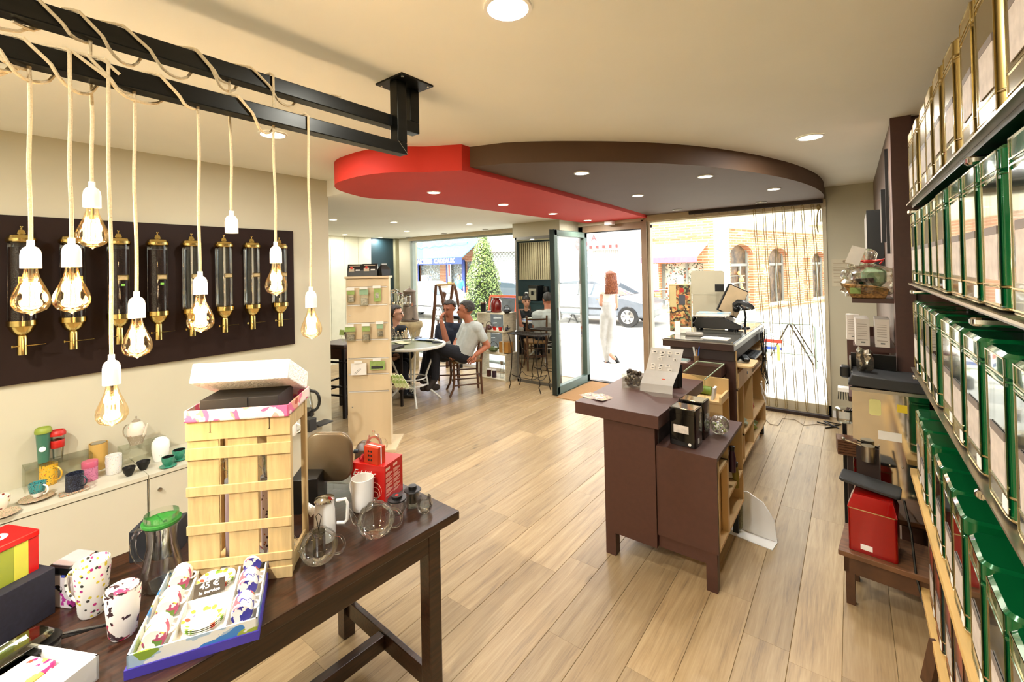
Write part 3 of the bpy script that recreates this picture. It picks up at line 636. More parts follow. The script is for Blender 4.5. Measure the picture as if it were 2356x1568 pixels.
for u, v, l in ((387, 1074, 'turquoise cast cup on a saucer nearer the cabinet edge'), (412, 1058, 'turquoise cast cup on a saucer beside the crate')):
    T, p, h, r = cupthing('cast_cup', l, 'cup', (u, v, v-24, 32), ZT+.007, 'tea', [TURQ, BLACK])
    for pl in T.children[0].data.polygons: pl.material_index = 1 if (math.hypot(pl.center.x, pl.center.y) < r*.93 and pl.normal.z > -.1 and pl.center.z > .002 and (pl.normal.x*pl.center.x+pl.normal.y*pl.center.y) < .0001) else 0
    obj('saucer', MB().lathe([(0, -.006), (r*.9, -.006), (r*1.3, -.001), (r*1.3, .001), (0, 0)], n=26), TURQ, T)
# right end of the cabinets
T, p, h, r = cupthing('glass_kettle', 'glass kettle with steel base and black D handle by the wall', 'kettle', (700, 962, 896, 46), ZT+.0, [(0, .001), (.062, .001), (.07, .05), (.066, .1), (.05, .19)], GLASS)
mb = MB(); handle(mb, r, h, h*.2, h*.95, RA, .35, .012, r0=r*.8); obj('handle', mb, BLACK, T); obj('steel_base', MB().lathe([(0, 0), (.075, 0), (.075, .045), (.07, .05), (0, .05)], n=24), BLACKM, T)
obj('kettle_lid', MB().lathe([(0, h*1.02), (.048, h*1.02), (.052, h*.97)], n=24), BLACK, T)
def boxat(name, label, cat, pt, w, d, h, m, rz=0, bev=.003, tilt=None, pname='body'):
    T = thing(name, label, cat, tuple(pt), local=True, rz=rz); obj(pname, MB().box(-w/2, -d/2, 0, w/2, d/2, h), m, T, bevel=bev); return T
boxat('black_carton', 'small black carton with fine print next to the kettle', 'box', P(712, 990, z=ZT), .07, .07, .09, BLACK, .3)
boxat('dark_tablet', 'dark flat device lying at the end of the white cabinets', 'device', P(742, 974, z=ZT), .09, .13, .012, DGREY, .2)
cupthing('white_cup', 'small white cup with black marks behind the crate post', 'cup', (672, 1004, 970, 26), ZT, 'mug', WHITE, RA)
# ------------------------------------------------------------------ dark wooden table
TT = .73
K = P(1057, 1174, z=TT)
tb = thing('wooden_table', 'long dark stained wooden table with square legs and an H stretcher', 'table', (K.x, K.y, 0), local=True, rz=math.radians(-2.6))
def tbx(n, *b, bev=.003):
    mb = MB(); mb.box(*b); return obj(n, mb, DWOOD, tb, bevel=bev)
TW, TLn = .70, 1.95
tbx('table_top', -TW, -TLn, TT-.032, 0, 0, TT)
tbx('apron', -.045, -TLn+.1, TT-.11, -.022, -.1, TT-.032); tbx('apron', -TW+.022, -TLn+.1, TT-.11, -TW+.045, -.1, TT-.032); tbx('apron', -TW+.06, -.12, TT-.11, -.06, -.1, TT-.032)
for x in (-.075, -TW+.02):
    for y in (-.135, -TLn+.08): tbx('leg', x, y, 0, x+.055, y+.055, TT-.032)
tbx('stretcher', -TW+.07, -.12, .10, -.07, -.095, .17); tbx('stretcher', -TW+.07, -TLn+.095, .10, -.07, -TLn+.12, .17)
tbx('stretcher', -TW/2-.02, -TLn+.12, .105, -TW/2+.02, -.12, .165)

# slatted crate standing on end
CB = P(672, 1325, z=TT); CA = P(433, 1354, z=TT); ax = (CA-CB); ax.z = 0; CWd = ax.length; ang = math.atan2(-ax.y, -ax.x)   # local +x runs right along the slatted face, +y goes away
cr = thing('slatted_crate', 'raw pine slatted fruit crate standing on end on the dark table', 'crate', (CB.x, CB.y, TT), local=True, rz=ang)
CH, CD = .49, .185
def cbx(n, x0, y0, z0, x1, y1, z1, b=.0015): return obj(n, MB().box(x0, y0, z0, x1, y1, z1), PINE, cr, bevel=b)
wd = CWd
for i, (a, b) in enumerate(((-1, -.70), (-.615, -.325), (-.235, 0.0))): cbx('front_board', a*wd, .003, .004, b*wd, .008, CH-.004)
for z0, z1 in ((.432, .487), (.375, .41), (.268, .296), (.155, .183), (.055, .079), (0, .034)): cbx('cross_slat', -wd-.002, -.003, z0, .002, .003, z1)
for i, (a, b) in enumerate(((-1, -.74), (-.62, -.36))): cbx('back_board', a*wd, CD, .004, b*wd, CD+.005, CH-.03)
for x in (-wd+.002, -.018):
    for y in (.008, CD-.022): cbx('corner_post', x, y, .002, x+.016, y+.022, CH-.002)
cbx('end_rail', -.014, .03, CH-.05, -.006, CD-.02, CH-.005); cbx('end_rail', -.014, .03, .0, -.006, CD-.02, .05); cbx('base_panel', -wd+.02, .01, .006, -.02, CD, .011)
stp = MB()
for x in (-.77, -.20):
    stp.beam((x*wd, -.004, CH-.035), (x*wd, -.004, CH-.001), .001, .001).beam((x*wd-.003, -.004, CH-.035), (x*wd+.003, -.004, CH-.035), .001, .001)
obj('wire_staples', stp, BLACKM, cr)
def crate_pt(x, y, z): return CB+Vector((math.cos(ang)*x-math.sin(ang)*y, math.sin(ang)*x+math.cos(ang)*y, z))
# things inside the crate
BLOS = pattern('blossom_print', '#efe9e2', ['#b01c48', '#3a2226', '#c23a62'], 22, dens=.36, kind='noise')
for x, l, m in ((-.19, 'pink and white cup tube inside the crate, left', mat('pink_carton', '#cfb4b4', .5, var=.1)), (-.085, 'white cup tube with cup pictures inside the crate, right', pattern('cup_photo_print', '#e3d6da', ['#3a2430', '#b96a3a'], 30, dens=.25))):
    q = crate_pt(x, .1, .011); T = thing('cup_tube', l, 'box', tuple(q), local=True)
    obj('tube', MB().lathe([(0, 0), (.036, 0), (.036, .23), (0, .23)], n=24), m, T); obj('tube_cap', MB().lathe([(.037, .23), (.037, .26), (.034, .262), (0, .262)], n=24), mat('grey_cap', '#8d8a88', .4), T)
    Tm = thing('handled_glass_cup', 'clear cup standing on the '+('left' if x < -.1 else 'right')+' cup tube inside the crate', 'cup', tuple(q+Vector((0, 0, .262))), local=True)
    mb = MB(); mb.lathe(cup_prof(.032, .07), n=20); obj('cup', mb, GLASS, Tm); mb = MB(); handle(mb, .032, .07, .015, .06, RA+PI, .45, .004); obj('handle', mb, GLASS, Tm)
# on the crate: printed lid, black carton, white foam block
PRL = pattern('bright_floral_print', '#f2e4dc', ['#e0609a', '#eaa79a', '#f0d8d0', '#e36a9a', '#e9a08c', '#b8402f'], 9, dens=.62, kind='noise', stretch=(1, 1, 1))
T = thing('printed_box_lid', 'shallow bright pink floral print box tray on top of the crate', 'box', tuple(crate_pt(-wd/2, CD/2+.005, CH)), local=True, rz=ang)
w2, d2 = wd+.0, CD+.035
mb = MB().box(-w2/2, -d2/2, 0, w2/2, d2/2, .003).box(-w2/2, -d2/2, 0, w2/2, -d2/2+.003, .034).box(-w2/2, d2/2-.003, 0, w2/2, d2/2, .034).box(-w2/2, -d2/2, 0, -w2/2+.003, d2/2, .034).box(w2/2-.003, -d2/2, 0, w2/2, d2/2, .034)
obj('tray', mb, PRL, T)
bc = crate_pt(-wd*.5, CD*.42, CH+.003)
T = thing('black_gift_box', 'flat black cardboard box with a tuck flap on the floral tray', 'box', tuple(bc), local=True, rz=ang+.02)
CARD = mat('black_cardboard', '#1c1a19', .6, var=.12, scale=30)
obj('carton', MB().box(-.108, -.075, 0, .108, .075, .056), CARD, T, bevel=.0012); obj('tuck_flap', MB().box(-.03, -.0775, .026, .022, -.075, .0565).box(-.03, -.0775, .0563, .022, -.06, .0568), CARD, T)
fb = MB().box(-.135, -.012, 0, .135, .018, .062)
T = thing('foam_block', 'white polystyrene packing lid tilted over the black box', 'packaging', tuple(bc+Vector((0, 0, .052))), local=True, rz=ang+.02)
FOAM = mat('polystyrene', '#f7f5f2', .9, var=.04, scale=120, bump=.5, detail=2)
mb = MB().box(-.132, -.105, .018, .132, .115, .03).box(-.132, -.105, .018, .132, -.092, .082).box(-.132, .102, -.03, .132, .115, .03).box(-.132, -.105, .0, -.12, .115, .05).box(.12, -.105, .0, .132, .115, .05)
mb = MB().box(-.137, -.105, 0, .137, .12, .06).rot(-.40, (0, .11, -.03), 'X'); mb.v = [(x, y, z-.025) for x, y, z in mb.v]
obj('foam_lid', mb, FOAM, T, bevel=.004)

# boxed tea set with price card
q = [P(*a, z=TT+.003) for a in ((300, 1565), (601, 1470), (610, 1290), (386, 1345))]
c = (q[0]+q[1]+q[2]+q[3])/4; ex = ((q[1]-q[0])+(q[2]-q[3])).normalized(); bw = .27; bd = .33; ra = math.atan2(ex.y, ex.x)
tr = thing('boxed_tea_set', 'open gift box of blue and green floral cups and plates on the table', 'gift box', (c.x, c.y, TT), local=True, rz=ra)
BLUEL = mat('violet_blue_card', '#4438a0', .6, var=.03); SWIRL = pattern('swirl_print', '#dcdcd4', ['#9caa3c', '#3f7fc0', '#9fb6c8', '#7f9a35'], 5.5, dens=.5, kind='noise', stretch=(1, 1, 2.2)); WCARD = mat('white_card', '#eceae4', .7, var=.02)
hb = .052
obj('box_base', MB().box(-bw/2, -bd/2, 0, bw/2, bd/2, .022), BLUEL, tr)
i_ = .004
mb = MB().box(-bw/2+i_, -bd/2+i_, .003, bw/2-i_, -bd/2+i_+.004, hb).box(-bw/2+i_, bd/2-i_-.004, .003, bw/2-i_, bd/2-i_, hb).box(-bw/2+i_, -bd/2+i_, .003, -bw/2+i_+.004, bd/2-i_, hb).box(bw/2-i_-.004, -bd/2+i_, .003, bw/2-i_, bd/2-i_, hb)
mb.v = [(x*(1.0), y, z) for x, y, z in mb.v]; obj('printed_wall', mb, SWIRL, tr)
iw = bw/2-.009; idp = bd/2-.009
dv = MB().box(-iw, -idp, .022, iw, idp, .026)
for x in (-.052, .058): dv.box(x-.003, -idp, .026, x+.003, idp, hb-.004)
for x0, x1 in ((-iw, -.055), (.061, iw)):
    for y in (-.055, .05): dv.box(x0, y-.003, .026, x1, y+.003, hb-.008)
dv.box(-.049, -.008, .026, .055, -.002, hb-.008)
obj('card_insert', dv, WCARD, tr)
WREATH = pattern('wreath_print', '#efeee6', ['#a9b93c', '#c9c93a', '#6a55a8', '#c9503c', '#7da03a'], 30, dens=.42)
def sub(name, label, cat, lx, ly, z, base=None, rz=0, group=None):
    b = base or tr; a = b.rotation_euler.z; w = Vector((b.location.x+math.cos(a)*lx-math.sin(a)*ly, b.location.y+math.sin(a)*lx+math.cos(a)*ly, z))
    return thing(name, label, cat, tuple(w), group, local=True, rz=a+rz)
for yy, n in ((-.085, 'nearer'), (.073, 'farther')):
    for k in range(3):
        T = sub('side_plate', 'floral wreath rimmed plate in the %s stack, %s' % (n, ('bottom', 'middle', 'top')[k]), 'plate', .003, yy, TT+.0265+k*.0045, group='plates in the gift box')
        o = obj('plate_rim', MB().lathe([(.032, .002), (.046, .009), (.0475, .0105), (.045, .0105), (.031, .0045)], n=36), WREATH, T)
        obj('plate_well', MB().lathe([(0, .001), (.032, .001), (.032, .004), (0, .004)], n=36), WHITE, T)
FC = pattern('blue_flower_cup_print', '#e9e7e2', ['#3a3592', '#3a3592', '#c25a6a', '#8a9a3a'], 18, dens=.5, kind='noise'); FC2 = pattern('green_flower_cup_print', '#ecebe2', ['#a9b540', '#c9c94a', '#b04a6a', '#5f7f30'], 16, dens=.5, kind='noise')
for sx, m, side in ((-.088, FC2, 'left'), (.093, FC, 'right')):
    for yy, n in ((-.107, 'nearest'), (-.002, 'middle'), (.105, 'farthest')):
        T = sub('gift_cup', 'floral cup lying in the %s column of the gift box, %s' % (side, n), 'cup', sx, yy, TT+.027, group='cups in the gift box')
        obj('cup', MB().lathe(cup_prof(.026, .06), n=24, fr=lambda x, y, z: (x, z-.03, y+.0265)), m, T)
        mb = MB(); handle(mb, .026, .06, .015, .045, PI/2, .35, .0025); mb.v = [(y-.0, z-.03, x+.0265) for x, y, z in mb.v]; obj('handle', mb, WHITE, T)
T = sub('price_card', 'small black price card with white handwriting in the gift box', 'price card', -.005, .028, TT+hb-.004, rz=.1)
obj('card', MB().box(-.036, -.02, 0, .036, .02, .0012).rot(.45, axis='X'), BLACK, T)
up_ = Vector((0, math.cos(.45), math.sin(.45)))
nn = Vector((0, -math.sin(.45), math.cos(.45)))
text('price_text', '45 €', .024, WPLAS, T, nn*.0014+up_*.008, (1, 0, 0), up_, bold=.0004); text('price_text', 'le service', .013, WPLAS, T, nn*.0014-up_*.01, (1, 0, 0), up_, bold=.0003)

# left edge of the table
T, p, h, r = cupthing('tall_print_mug', 'tall white mug with speckled, yellow and pink print and big handle', 'mug', (213, 1424, 1290, 82), TT, [(0, .001), (.026, .001), (.03, .01), (.036, .08), (.04, .125)], pattern('meadow_print', '#ece9e2', ['#3b3b35', '#d9c63c', '#c93f83', '#d9c63c', '#b02a7a'], 34, dens=.3), RA+PI*.97)
T, p, h, r = cupthing('blossom_infuser_mug', 'white mug with red cherry blossom branches and a lid clip', 'mug', (284, 1474, 1352, 78), TT, [(0, .001), (.026, .001), (.03, .01), (.034, .06), (.038, .11)], BLOS)
obj('lid', MB().lathe([(r*1.02, h*.985), (r*1.04, h+.004), (r*.9, h+.006), (0, h+.007)], n=28), BLOS, T)
a = RA+PI*.97; obj('steel_clip', MB().box(r*.85, -.011, h+.002, r*1.25, .011, h+.004).box(r*1.24, -.011, h-.014, r*1.25, .011, h+.004).rot(a), CHROME, T)
# striped tin on dark blue box
def obox_px(name, label, cat, uv, z, w, d, h, m, rz, bev=.002): return boxat(name, label, cat, P(*uv, z=z), w, d, h, m, rz, bev)
q = P(128, 1408, z=TT)
A2 = math.radians(24)
T = thing('dark_blue_box', 'dark navy gift box at the left edge carrying the striped tin', 'box', (q.x, q.y, TT), local=True, rz=A2)
obj('body', MB().box(-.16, -.30, 0, 0, 0, .125), mat('navy_cloth_card', '#1e1f30', .7, var=.15, scale=90), T, bevel=.002)
T = thing('striped_tin', 'square tin with red lid and turquoise, green and yellow stripes', 'tin', tuple(Vector((q.x, q.y, TT+.125))+Vector((math.cos(A2)*-.095+math.sin(A2)*.075, math.sin(A2)*-.095-math.cos(A2)*.075, 0))), local=True, rz=A2)
STR = [mat('turquoise_enamel', '#74b3a6', .3), mat('green_enamel', '#93a235', .3), mat('lemon_enamel', '#cfd04e', .3), mat('red_enamel', '#c31414', .3)]
for k, (a, b) in enumerate(((-.06, -.022), (-.022, .008), (.008, .038), (.038, .06))):
    obj('stripe', MB().box(-.06, a, 0, .06, b, .092), STR[k], T, bevel=.0008)
obj('lid', MB().rbox(0, 0, .125, .125, .006, .092, .108, ins=.002), STR[3], T); obj('lid_roundel', MB().lathe([(.014, .1085), (.026, .109), (.014, .1088)], n=26), WPLAS, T)
T = boxat('blossom_tin', 'square white tin with pink flower print and black lid, behind the mugs', 'tin', P(172, 1375, z=TT), .075, .075, .09, pattern('pink_flower_tin', '#dcd3d6', ['#b23a92', '#1c1a1c', '#4a54b0'], 18, dens=.3, kind='noise'), .5)
obj('lid', MB().rbox(0, 0, .077, .077, .006, .09, .115, ins=.004), BLACK, T); obj('lid_top', MB().rbox(0, 0, .066, .066, .006, .115, .117), mat('lilac_grey_lid', '#a79a9a', .3), T)
# glass pitcher with green lid
T, p, h, r = cupthing('glass_pitcher', 'large glass pitcher with green lid and steel infuser', 'pitcher', (374, 1362, 1180, 100), TT, [(0, .001), (.05, .001), (.054, .012), (.05, .06), (.036, .12), (.038, .165), (.044, .185)], GLASS)
h = .185; mb = MB(); handle(mb, .045, h, h*.3, h*.93, RA+PI, .38, .008, r0=.042, ra=.052); obj('handle', mb, GLASS, T)
obj('lid', MB().lathe([(.045, h-.004), (.05, h+.002), (.049, h+.008), (.03, h+.010), (.0, h+.010)], n=30).box(-.03, -.004, h+.008, .03, .004, h+.016), mat('translucent_green_lid', '#2f7a32', .25), T)
obj('infuser', MB().lathe([(.032, h), (.03, h-.09), (.026, h-.1), (0, h-.1)], n=24), bpy.data.materials.get('mesh_infuser') or glassmat('mesh_infuser', '#8f8c84', .5, .35), T)
T = boxat('dark_card_box', 'black and slate card box behind the pitcher', 'box', P(330, 1295, z=TT)+Vector((-.03, .05, 0)), .13, .09, .10, mat('slate_card', '#23262c', .5, var=.2, scale=12), .9)
# grey case with clear window and white box at the lower left corner
q = P(158, 1500, z=TT)
T = thing('grey_travel_case', 'dark grey soft travel case with clear window and wrist loop', 'case', (q.x, q.y, TT), local=True, rz=A2-.03)
obj('shell', MB().rbox(-.045, -.16, .085, .32, .03, 0, .045, ins=.012), mat('grey_soft_shell', '#4a4642', .6, var=.05), T)
obj('zip_band', MB().rbox(-.045, -.16, .088, .323, .03, .043, .05), BLACK, T)
obj('clear_window', MB().rbox(-.045, -.16, .07, .3, .028, .05, .072, ins=.01), glassmat('smoked_window', '#b8bab0', .6, .12), T)
for y in (-.10, -.22): 
    T2 = sub('small_glass_flask', 'green and steel flask inside the grey case, %s the loop' % ('near' if y > -.15 else 'away from'), 'flask', -.045, y, TT+.046, base=T)
    obj('flask', MB().lathe([(0, -.05), (.012, -.05), (.013, -.02), (.013, .02), (.008, .03), (.008, .05), (0, .05)], n=16, fr=lambda x, y, z: (x, z, y+.0135)), mat('olive_glass', '#5a6a44', .2) if y > -.15 else CHROME, T2)
obj('wrist_loop', MB().tube([(-.03, 0, .03), (-.02, .03, .02), (0, .06, .016), (.02, .075, .014), (.012, .06, .02), (-.015, .03, .028), (-.04, 0, .034)], .004, 6), DGREY, T)
q = P(228, 1560, z=TT)
T = thing('white_gift_box', 'open white box with red and pink leaf print, lower left corner', 'gift box', (q.x, q.y, TT), local=True, rz=A2+.05)
obj('base', MB().box(-.26, -.25, 0, 0, 0, .004), WCARD, T)
mb = MB().box(-.005, -.25, 0, 0, 0, .055).box(-.26, -.25, 0, -.255, 0, .055).box(-.26, -.005, 0, 0, 0, .055).box(-.07, -.25, 0, -.066, -.005, .05); obj('wall', mb, WCARD, T)
obj('printed_inlay', MB().rbox(-.16, -.12, .16, .2, .02, .03, .05, ins=.004), pattern('red_leaf_print', '#f0ece4', ['#c23a28', '#b8286a', '#c9b45a', '#c23a28'], 10, dens=.4, kind='noise'), T)

# right end of the table
POT = [(0, .001), (.5, .001), (.8, .12), (1, .42), (.97, .62), (.78, .85), (.5, .96), (.45, 1)]
T, p, h, r = teapot('glass_teapot', 'round clear glass teapot with a wire loop knob, front of the crate', 735, 1312, 1220, 94, TT, GLASS, RA, RA+PI, GLASS, knob=False, prof=POT, infuser=True)
obj('wire_loop', MB().tube([(0, 0, h), (-.004, 0, h+.025), (-.009, 0, h+.045), (0, 0, h+.055), (.009, 0, h+.045), (.004, 0, h+.025), (0, 0, h)], .0012, 6).rot(RA), BLACKM, T)
T, p, h, r = teapot('fluted_glass_teapot', 'fluted clear glass teapot with a glass ball knob and spout', 866, 1250, 1160, 92, TT, GLASS, RA, RA+PI, GLASS, prof=POT)
FL = MB()
for i in range(14):
    a = 2*PI*i/14; FL.tube([(math.cos(a)*r*k, math.sin(a)*r*k, h*z) for k, z in ((.55, .02), (.82, .14), (1.0, .42), (.97, .62), (.78, .85))], .0011, 5)
obj('flutes', FL, GLASS, T)
# white porcelain pot
T, p, h, r = cupthing('white_coffee_pot', 'white porcelain pot with steel lid and squared handle', 'teapot', (748, 1255, 1150, 68), TT, [(0, .001), (.95*.036, .001), (.036, .01), (.034, .1), (.031, .115)], WHITE)
h = max(h, .1)
a = RA+PI; c_, s_ = math.cos(a), math.sin(a)
obj('spout', MB().tube([(c_*r*.75, s_*r*.75, h*.68), (c_*r*1.2, s_*r*1.2, h*.82), (c_*r*1.55, s_*r*1.55, h*.93)], [.017, .012, .009], 12), WHITE, T)
c_, s_ = math.cos(RA), math.sin(RA)
obj('handle', MB().tube([(c_*r*.9, s_*r*.9, h*.98), (c_*r*1.6, s_*r*1.6, h*1.02), (c_*r*1.75, s_*r*1.75, h*.9), (c_*r*1.7, s_*r*1.7, h*.5), (c_*r*1.5, s_*r*1.5, h*.42), (c_*r*.93, s_*r*.93, h*.42)], .0055, 8), WHITE, T)
obj('steel_lid', MB().lathe([(r*.72, h*1.0), (r*.7, h*1.04), (r*.4, h*1.08), (0, h*1.09)], n=26).box(-.004, -.003, h*1.08, .02, .003, h*1.12), CHROME, T)
cupthing('tall_white_mug', 'tall plain white porcelain mug behind the fluted teapot', 'mug', (835, 1180, 1098, 54), TT, 'mug', WHITE, RA+PI*.8)
# red boxes
REDC = mat('red_glossy_carton', '#c4150c', .35, var=.04, coat=.3); ORG = mat('orange_red_carton', '#c43a18', .4, var=.08); PRT = mat('cream_print', '#e6b9a0', .6)
q1 = P(886, 1160, z=TT); q0 = P(942, 1112, z=TT); e_ = (q0-q1); rw = .128; ra = math.atan2(e_.y, e_.x)
T = thing('red_gift_carton', 'big red carton with white script lettering and text panel', 'box', (q1.x, q1.y, TT), local=True, rz=ra)
RH = .148; RL = .16
obj('carton', MB().box(0, 0, 0, rw, RL, RH), REDC, T, bevel=.0015)
mb = MB()
for c0 in (.008, .06):
    mb.box(c0, -.0006, RH-.022, c0+.028, 0, RH-.012)
    for k in range(22):
        if k % 5 == 4: continue
        mb.box(c0, -.0006, RH-.034-k*.0042, c0+(.045 if k % 3 else .03), 0, RH-.0325-k*.0042)
obj('fine_print', mb, PRT, T)
text('script_lettering', 'Erblüht', .036, WPLAS, T, (-.0008, .10, RH*.74), (0, -1, 0), (0, 0, 1), bold=.0001, shear=.5)
mb = MB()
for rr, zz in ((.022, .04), (.03, .05), (.014, .03)):
    mb.tube([(-.001, .045+rr*math.cos(a*PI/8), zz+rr*math.sin(a*PI/8)) for a in range(17)], .0009, 4)
obj('printed_teapot_outline', mb, PRT, T)
q = Vector((q1.x, q1.y, TT+RH))+Vector((math.cos(ra)*.02-math.sin(ra)*.07, math.sin(ra)*.02+math.cos(ra)*.07, 0))
T = thing('orange_tea_box', 'small orange red tea box with cup pictures on the red carton', 'box', tuple(q), local=True, rz=ra-.15)
obj('carton', MB().box(-.012, -.04, 0, .03, .035, .068), ORG, T, bevel=.0015); obj('white_band', MB().box(.004, -.0412, 0.001, .009, -.04, .069).box(.004, -.04, .068, .009, .035, .0688), WPLAS, T)
mb = MB()
for k in range(3):
    for j in (0, 1): mb.lathe([(0, 0), (.0045, 0), (.0045, .0008), (0, .0008)], n=10, fr=lambda x, y, z, k=k, j=j: (-.0125-z, -.006+j*.014+x, .016+k*.017+y))
obj('cup_pictures', mb, DBROWN, T)
q = Vector((q1.x, q1.y, TT+RH))+Vector((math.cos(ra)*.062-math.sin(ra)*.095, math.sin(ra)*.062+math.cos(ra)*.095, 0))
T = thing('lidded_glass_jar', 'clear glass jar with lid and knob on top of the red carton', 'jar', tuple(q), local=True)
obj('jar_body', MB().lathe([(0, .001), (.02, .001), (.033, .02), (.037, .045), (.033, .07), (.022, .082), (.022, .088)], n=28), GLASS, T)
obj('lid', MB().lathe([(.025, .086), (.024, .092), (.01, .096), (.004, .098), (.008, .106), (.005, .112), (0, .113)], n=24), GLASS, T)
mb = MB(); handle(mb, .037, .09, .03, .08, RA, .4, .0035); obj('handle', mb, GLASS, T)
T = thing('wrapped_sweets', 'small red wrapped sweets between the orange box and the glass jar', 'sweets', tuple(q+Vector((-.02, -.04, 0))), local=True)
mb = MB()
for k in range(7): mb.ball((.014*math.cos(k*2.1), .012*math.sin(k*1.7), .008+.006*(k//3)), .008, 8, 5)
obj('wrappers', mb, mat('red_foil', '#c8202a', .25, .4, var=.2, scale=60), T)
# infusers and cup
T, p, h, r = cupthing('infuser_beaker', 'glass beaker with steel infuser and flat black lid', 'beaker', (950, 1170, 1128, 32), TT, 'straight', GLASS)
obj('infuser', MB().lathe([(r*.7, h), (r*.7, h*.25), (0, h*.22)], n=20), bpy.data.materials['mesh_infuser'], T)
obj('lid', MB().lathe([(r*1.15, h), (r*1.3, h+.003), (r*1.2, h+.006), (r*.62, h+.008), (r*.6, h+.02), (0, h+.021)], n=26), BLACK, T)
T, p, h, r = cupthing('infuser_pot', 'round glass pot with wide black lid behind the fluted teapot', 'teapot', (914, 1195, 1148, 54), TT, [(0, .001), (.022, .001), (.034, .02), (.036, .035), (.026, .055)], GLASS)
h = .055
obj('lid', MB().lathe([(.028, h), (.035, h+.002), (.034, h+.006), (.02, h+.009), (.02, h+.018), (0, h+.018)], n=28), BLACK, T); obj('lid_dot', MB().lathe([(.007, h+.0182), (.007, h+.0188), (0, h+.0188)], n=14), REDS, T)
T, p, h, r = cupthing('double_wall_cup', 'small double walled glass cup at the far table corner', 'cup', (978, 1190, 1142, 52), TT, [(0, .001), (.5*.03, .001), (.03*.85, .012), (.031, .03), (.025, .047)], GLASS)
obj('inner_wall', MB().lathe([(0, .008), (.016, .008), (.025, .026), (.022, .046)], n=26), GLASS, T)
# tan hinged case on clear box
q = P(768, 1165, z=TT)+Vector((-.05, .07, 0)); T = thing('clear_display_box', 'clear acrylic box under the tan case', 'display box', (q.x, q.y, TT), local=True, rz=.5)
obj('acrylic_walls', MB().box(-.07, -.05, 0, .07, -.047, .075).box(-.07, .047, 0, .07, .05, .075).box(-.07, -.05, 0, -.067, .05, .075).box(.067, -.05, 0, .07, .05, .075).box(-.07, -.05, .072, .07, .05, .075), ACRYL, T)
TANC = mat('tan_metallic_case', '#7d6c52', .35, .4, var=.03)
T = thing('tan_tea_case', 'open tan metallic hinged case with rounded corners', 'case', (q.x, q.y, TT+.075), local=True, rz=.62)
sh = lambda x, y, z: (x, -z, y)
o = MB().rbox(-.04, .10, .195, .2, .06, 0, .026, n=6, ins=.009, fr=lambda x, y, z: (x-.0, -.02-z*1, y)); obj('case_shell', o, TANC, T, smooth=50)
o2 = MB().rbox(.03, .06, .10, .12, .04, 0, .02, n=6, ins=.007, fr=lambda x, y, z: (x*.8+.045, .03+z+.35*(y-.0), y)); obj('inner_shell', o2, mat('brown_case_lining', '#4a3828', .4), T, smooth=50)
for zz in (.03, .115): obj('hinge_cap', MB().lathe([(0, 0), (.008, 0), (.008, .018), (0, .018)], n=12, fr=lambda x, y, z, zz=zz: (.058+z, -.02+y, zz+x)), mat('steel_blue_cap', '#3c4650', .3, .6), T)
T = boxat('black_speaker_box', 'black box with small white lettering behind the open crate', 'box', P(700, 1210, z=TT)+Vector((-.13, .09, 0)), .1, .14, .13, BLACK, .8)
T = thing('red_teapot', 'glossy red ceramic teapot behind the red carton', 'teapot', tuple(P(812, 1160, z=TT)+Vector((-.10, .12, 0))), local=True)
obj('pot_body', MB().lathe([(0, .001), (.03, .001), (.05, .03), (.052, .05), (.036, .085), (.0, .09)], n=26), REDC, T); mb = MB(); handle(mb, .05, .09, .02, .075, RA, .5, .006); obj('handle', mb, REDC, T)
# ------------------------------------------------------------------ slatwall display stand
q0 = P(805, 1030, z=0); q1 = P(897, 1026, z=0); e_ = (q1-q0); e_.z = 0; SW = .375; ra = math.atan2(e_.y, e_.x)
st = thing('slatwall_stand', 'tall pale wood slatwall display stand with metal rails', 'display stand', (q0.x, q0.y, 0), local=True, rz=ra)
SH = 1.615
bounds = [0.012, .69, .86, 1.03, 1.21, 1.37, 1.55, SH-.03]
zr = [.735, .925, 1.115, 1.275, 1.465]
segs = [.03, .66, .79, .92, 1.11, 1.31, 1.50, SH-.025]
rails_v = [300, 0]
# rail heights measured on the photograph
rv = [(905, 0)]
def zst(v): return P(850, v, d=(P(850, 1028, z=0)-camo.location).dot(FF)).z
rz_ = [zst(v) for v in (900, 860, 824, 781, 743, 701, 660)][::1]
lv = [.0]+[z for z in sorted(rz_)]+[SH-.02]
for a, b in zip(lv, lv[1:]): obj('slat_panel', MB().box(0, 0, a+.006, SW, .016, b-.006), PLY, st, bevel=.001)
obj('core_panel', MB().box(.004, .016, .01, SW-.004, .05, SH-.02), PLY, st); obj('side_panel', MB().box(SW-.002, -.004, 0, SW+.012, .075, SH-.02), PLY, st); obj('side_panel', MB().box(-.012, -.0, 0, .002, .075, SH-.02), PLY, st)
obj('top_board', MB().box(-.02, -.018, SH-.02, SW+.02, .14, SH), PLY, st, bevel=.002); obj('foot_board', MB().box(-.07, -.14, 0, SW+.08, .26, .02), PLY, st)
for z in sorted(rz_): obj('rail', MB().box(0, -.004, z-.006, SW, .004, z+.003), mat('aluminium_rail', '#e2ded6', .5, .3) if 'aluminium_rail' not in bpy.data.materials else bpy.data.materials['aluminium_rail'], st)
obj('screw_cap', MB().lathe([(0, .002), (.006, .0)], n=10, fr=lambda x, y, z: (.03+x, -z-.001, zst(935)+y)), STEEL, st); obj('screw_cap', MB().lathe([(0, .002), (.006, .0)], n=10, fr=lambda x, y, z: (.02+x, -z-.001, zst(725)+y)), STEEL, st)
def onst(lx, ly, z): return Vector((q0.x+math.cos(ra)*lx-math.sin(ra)*ly, q0.y+math.sin(ra)*lx+math.cos(ra)*ly, z))
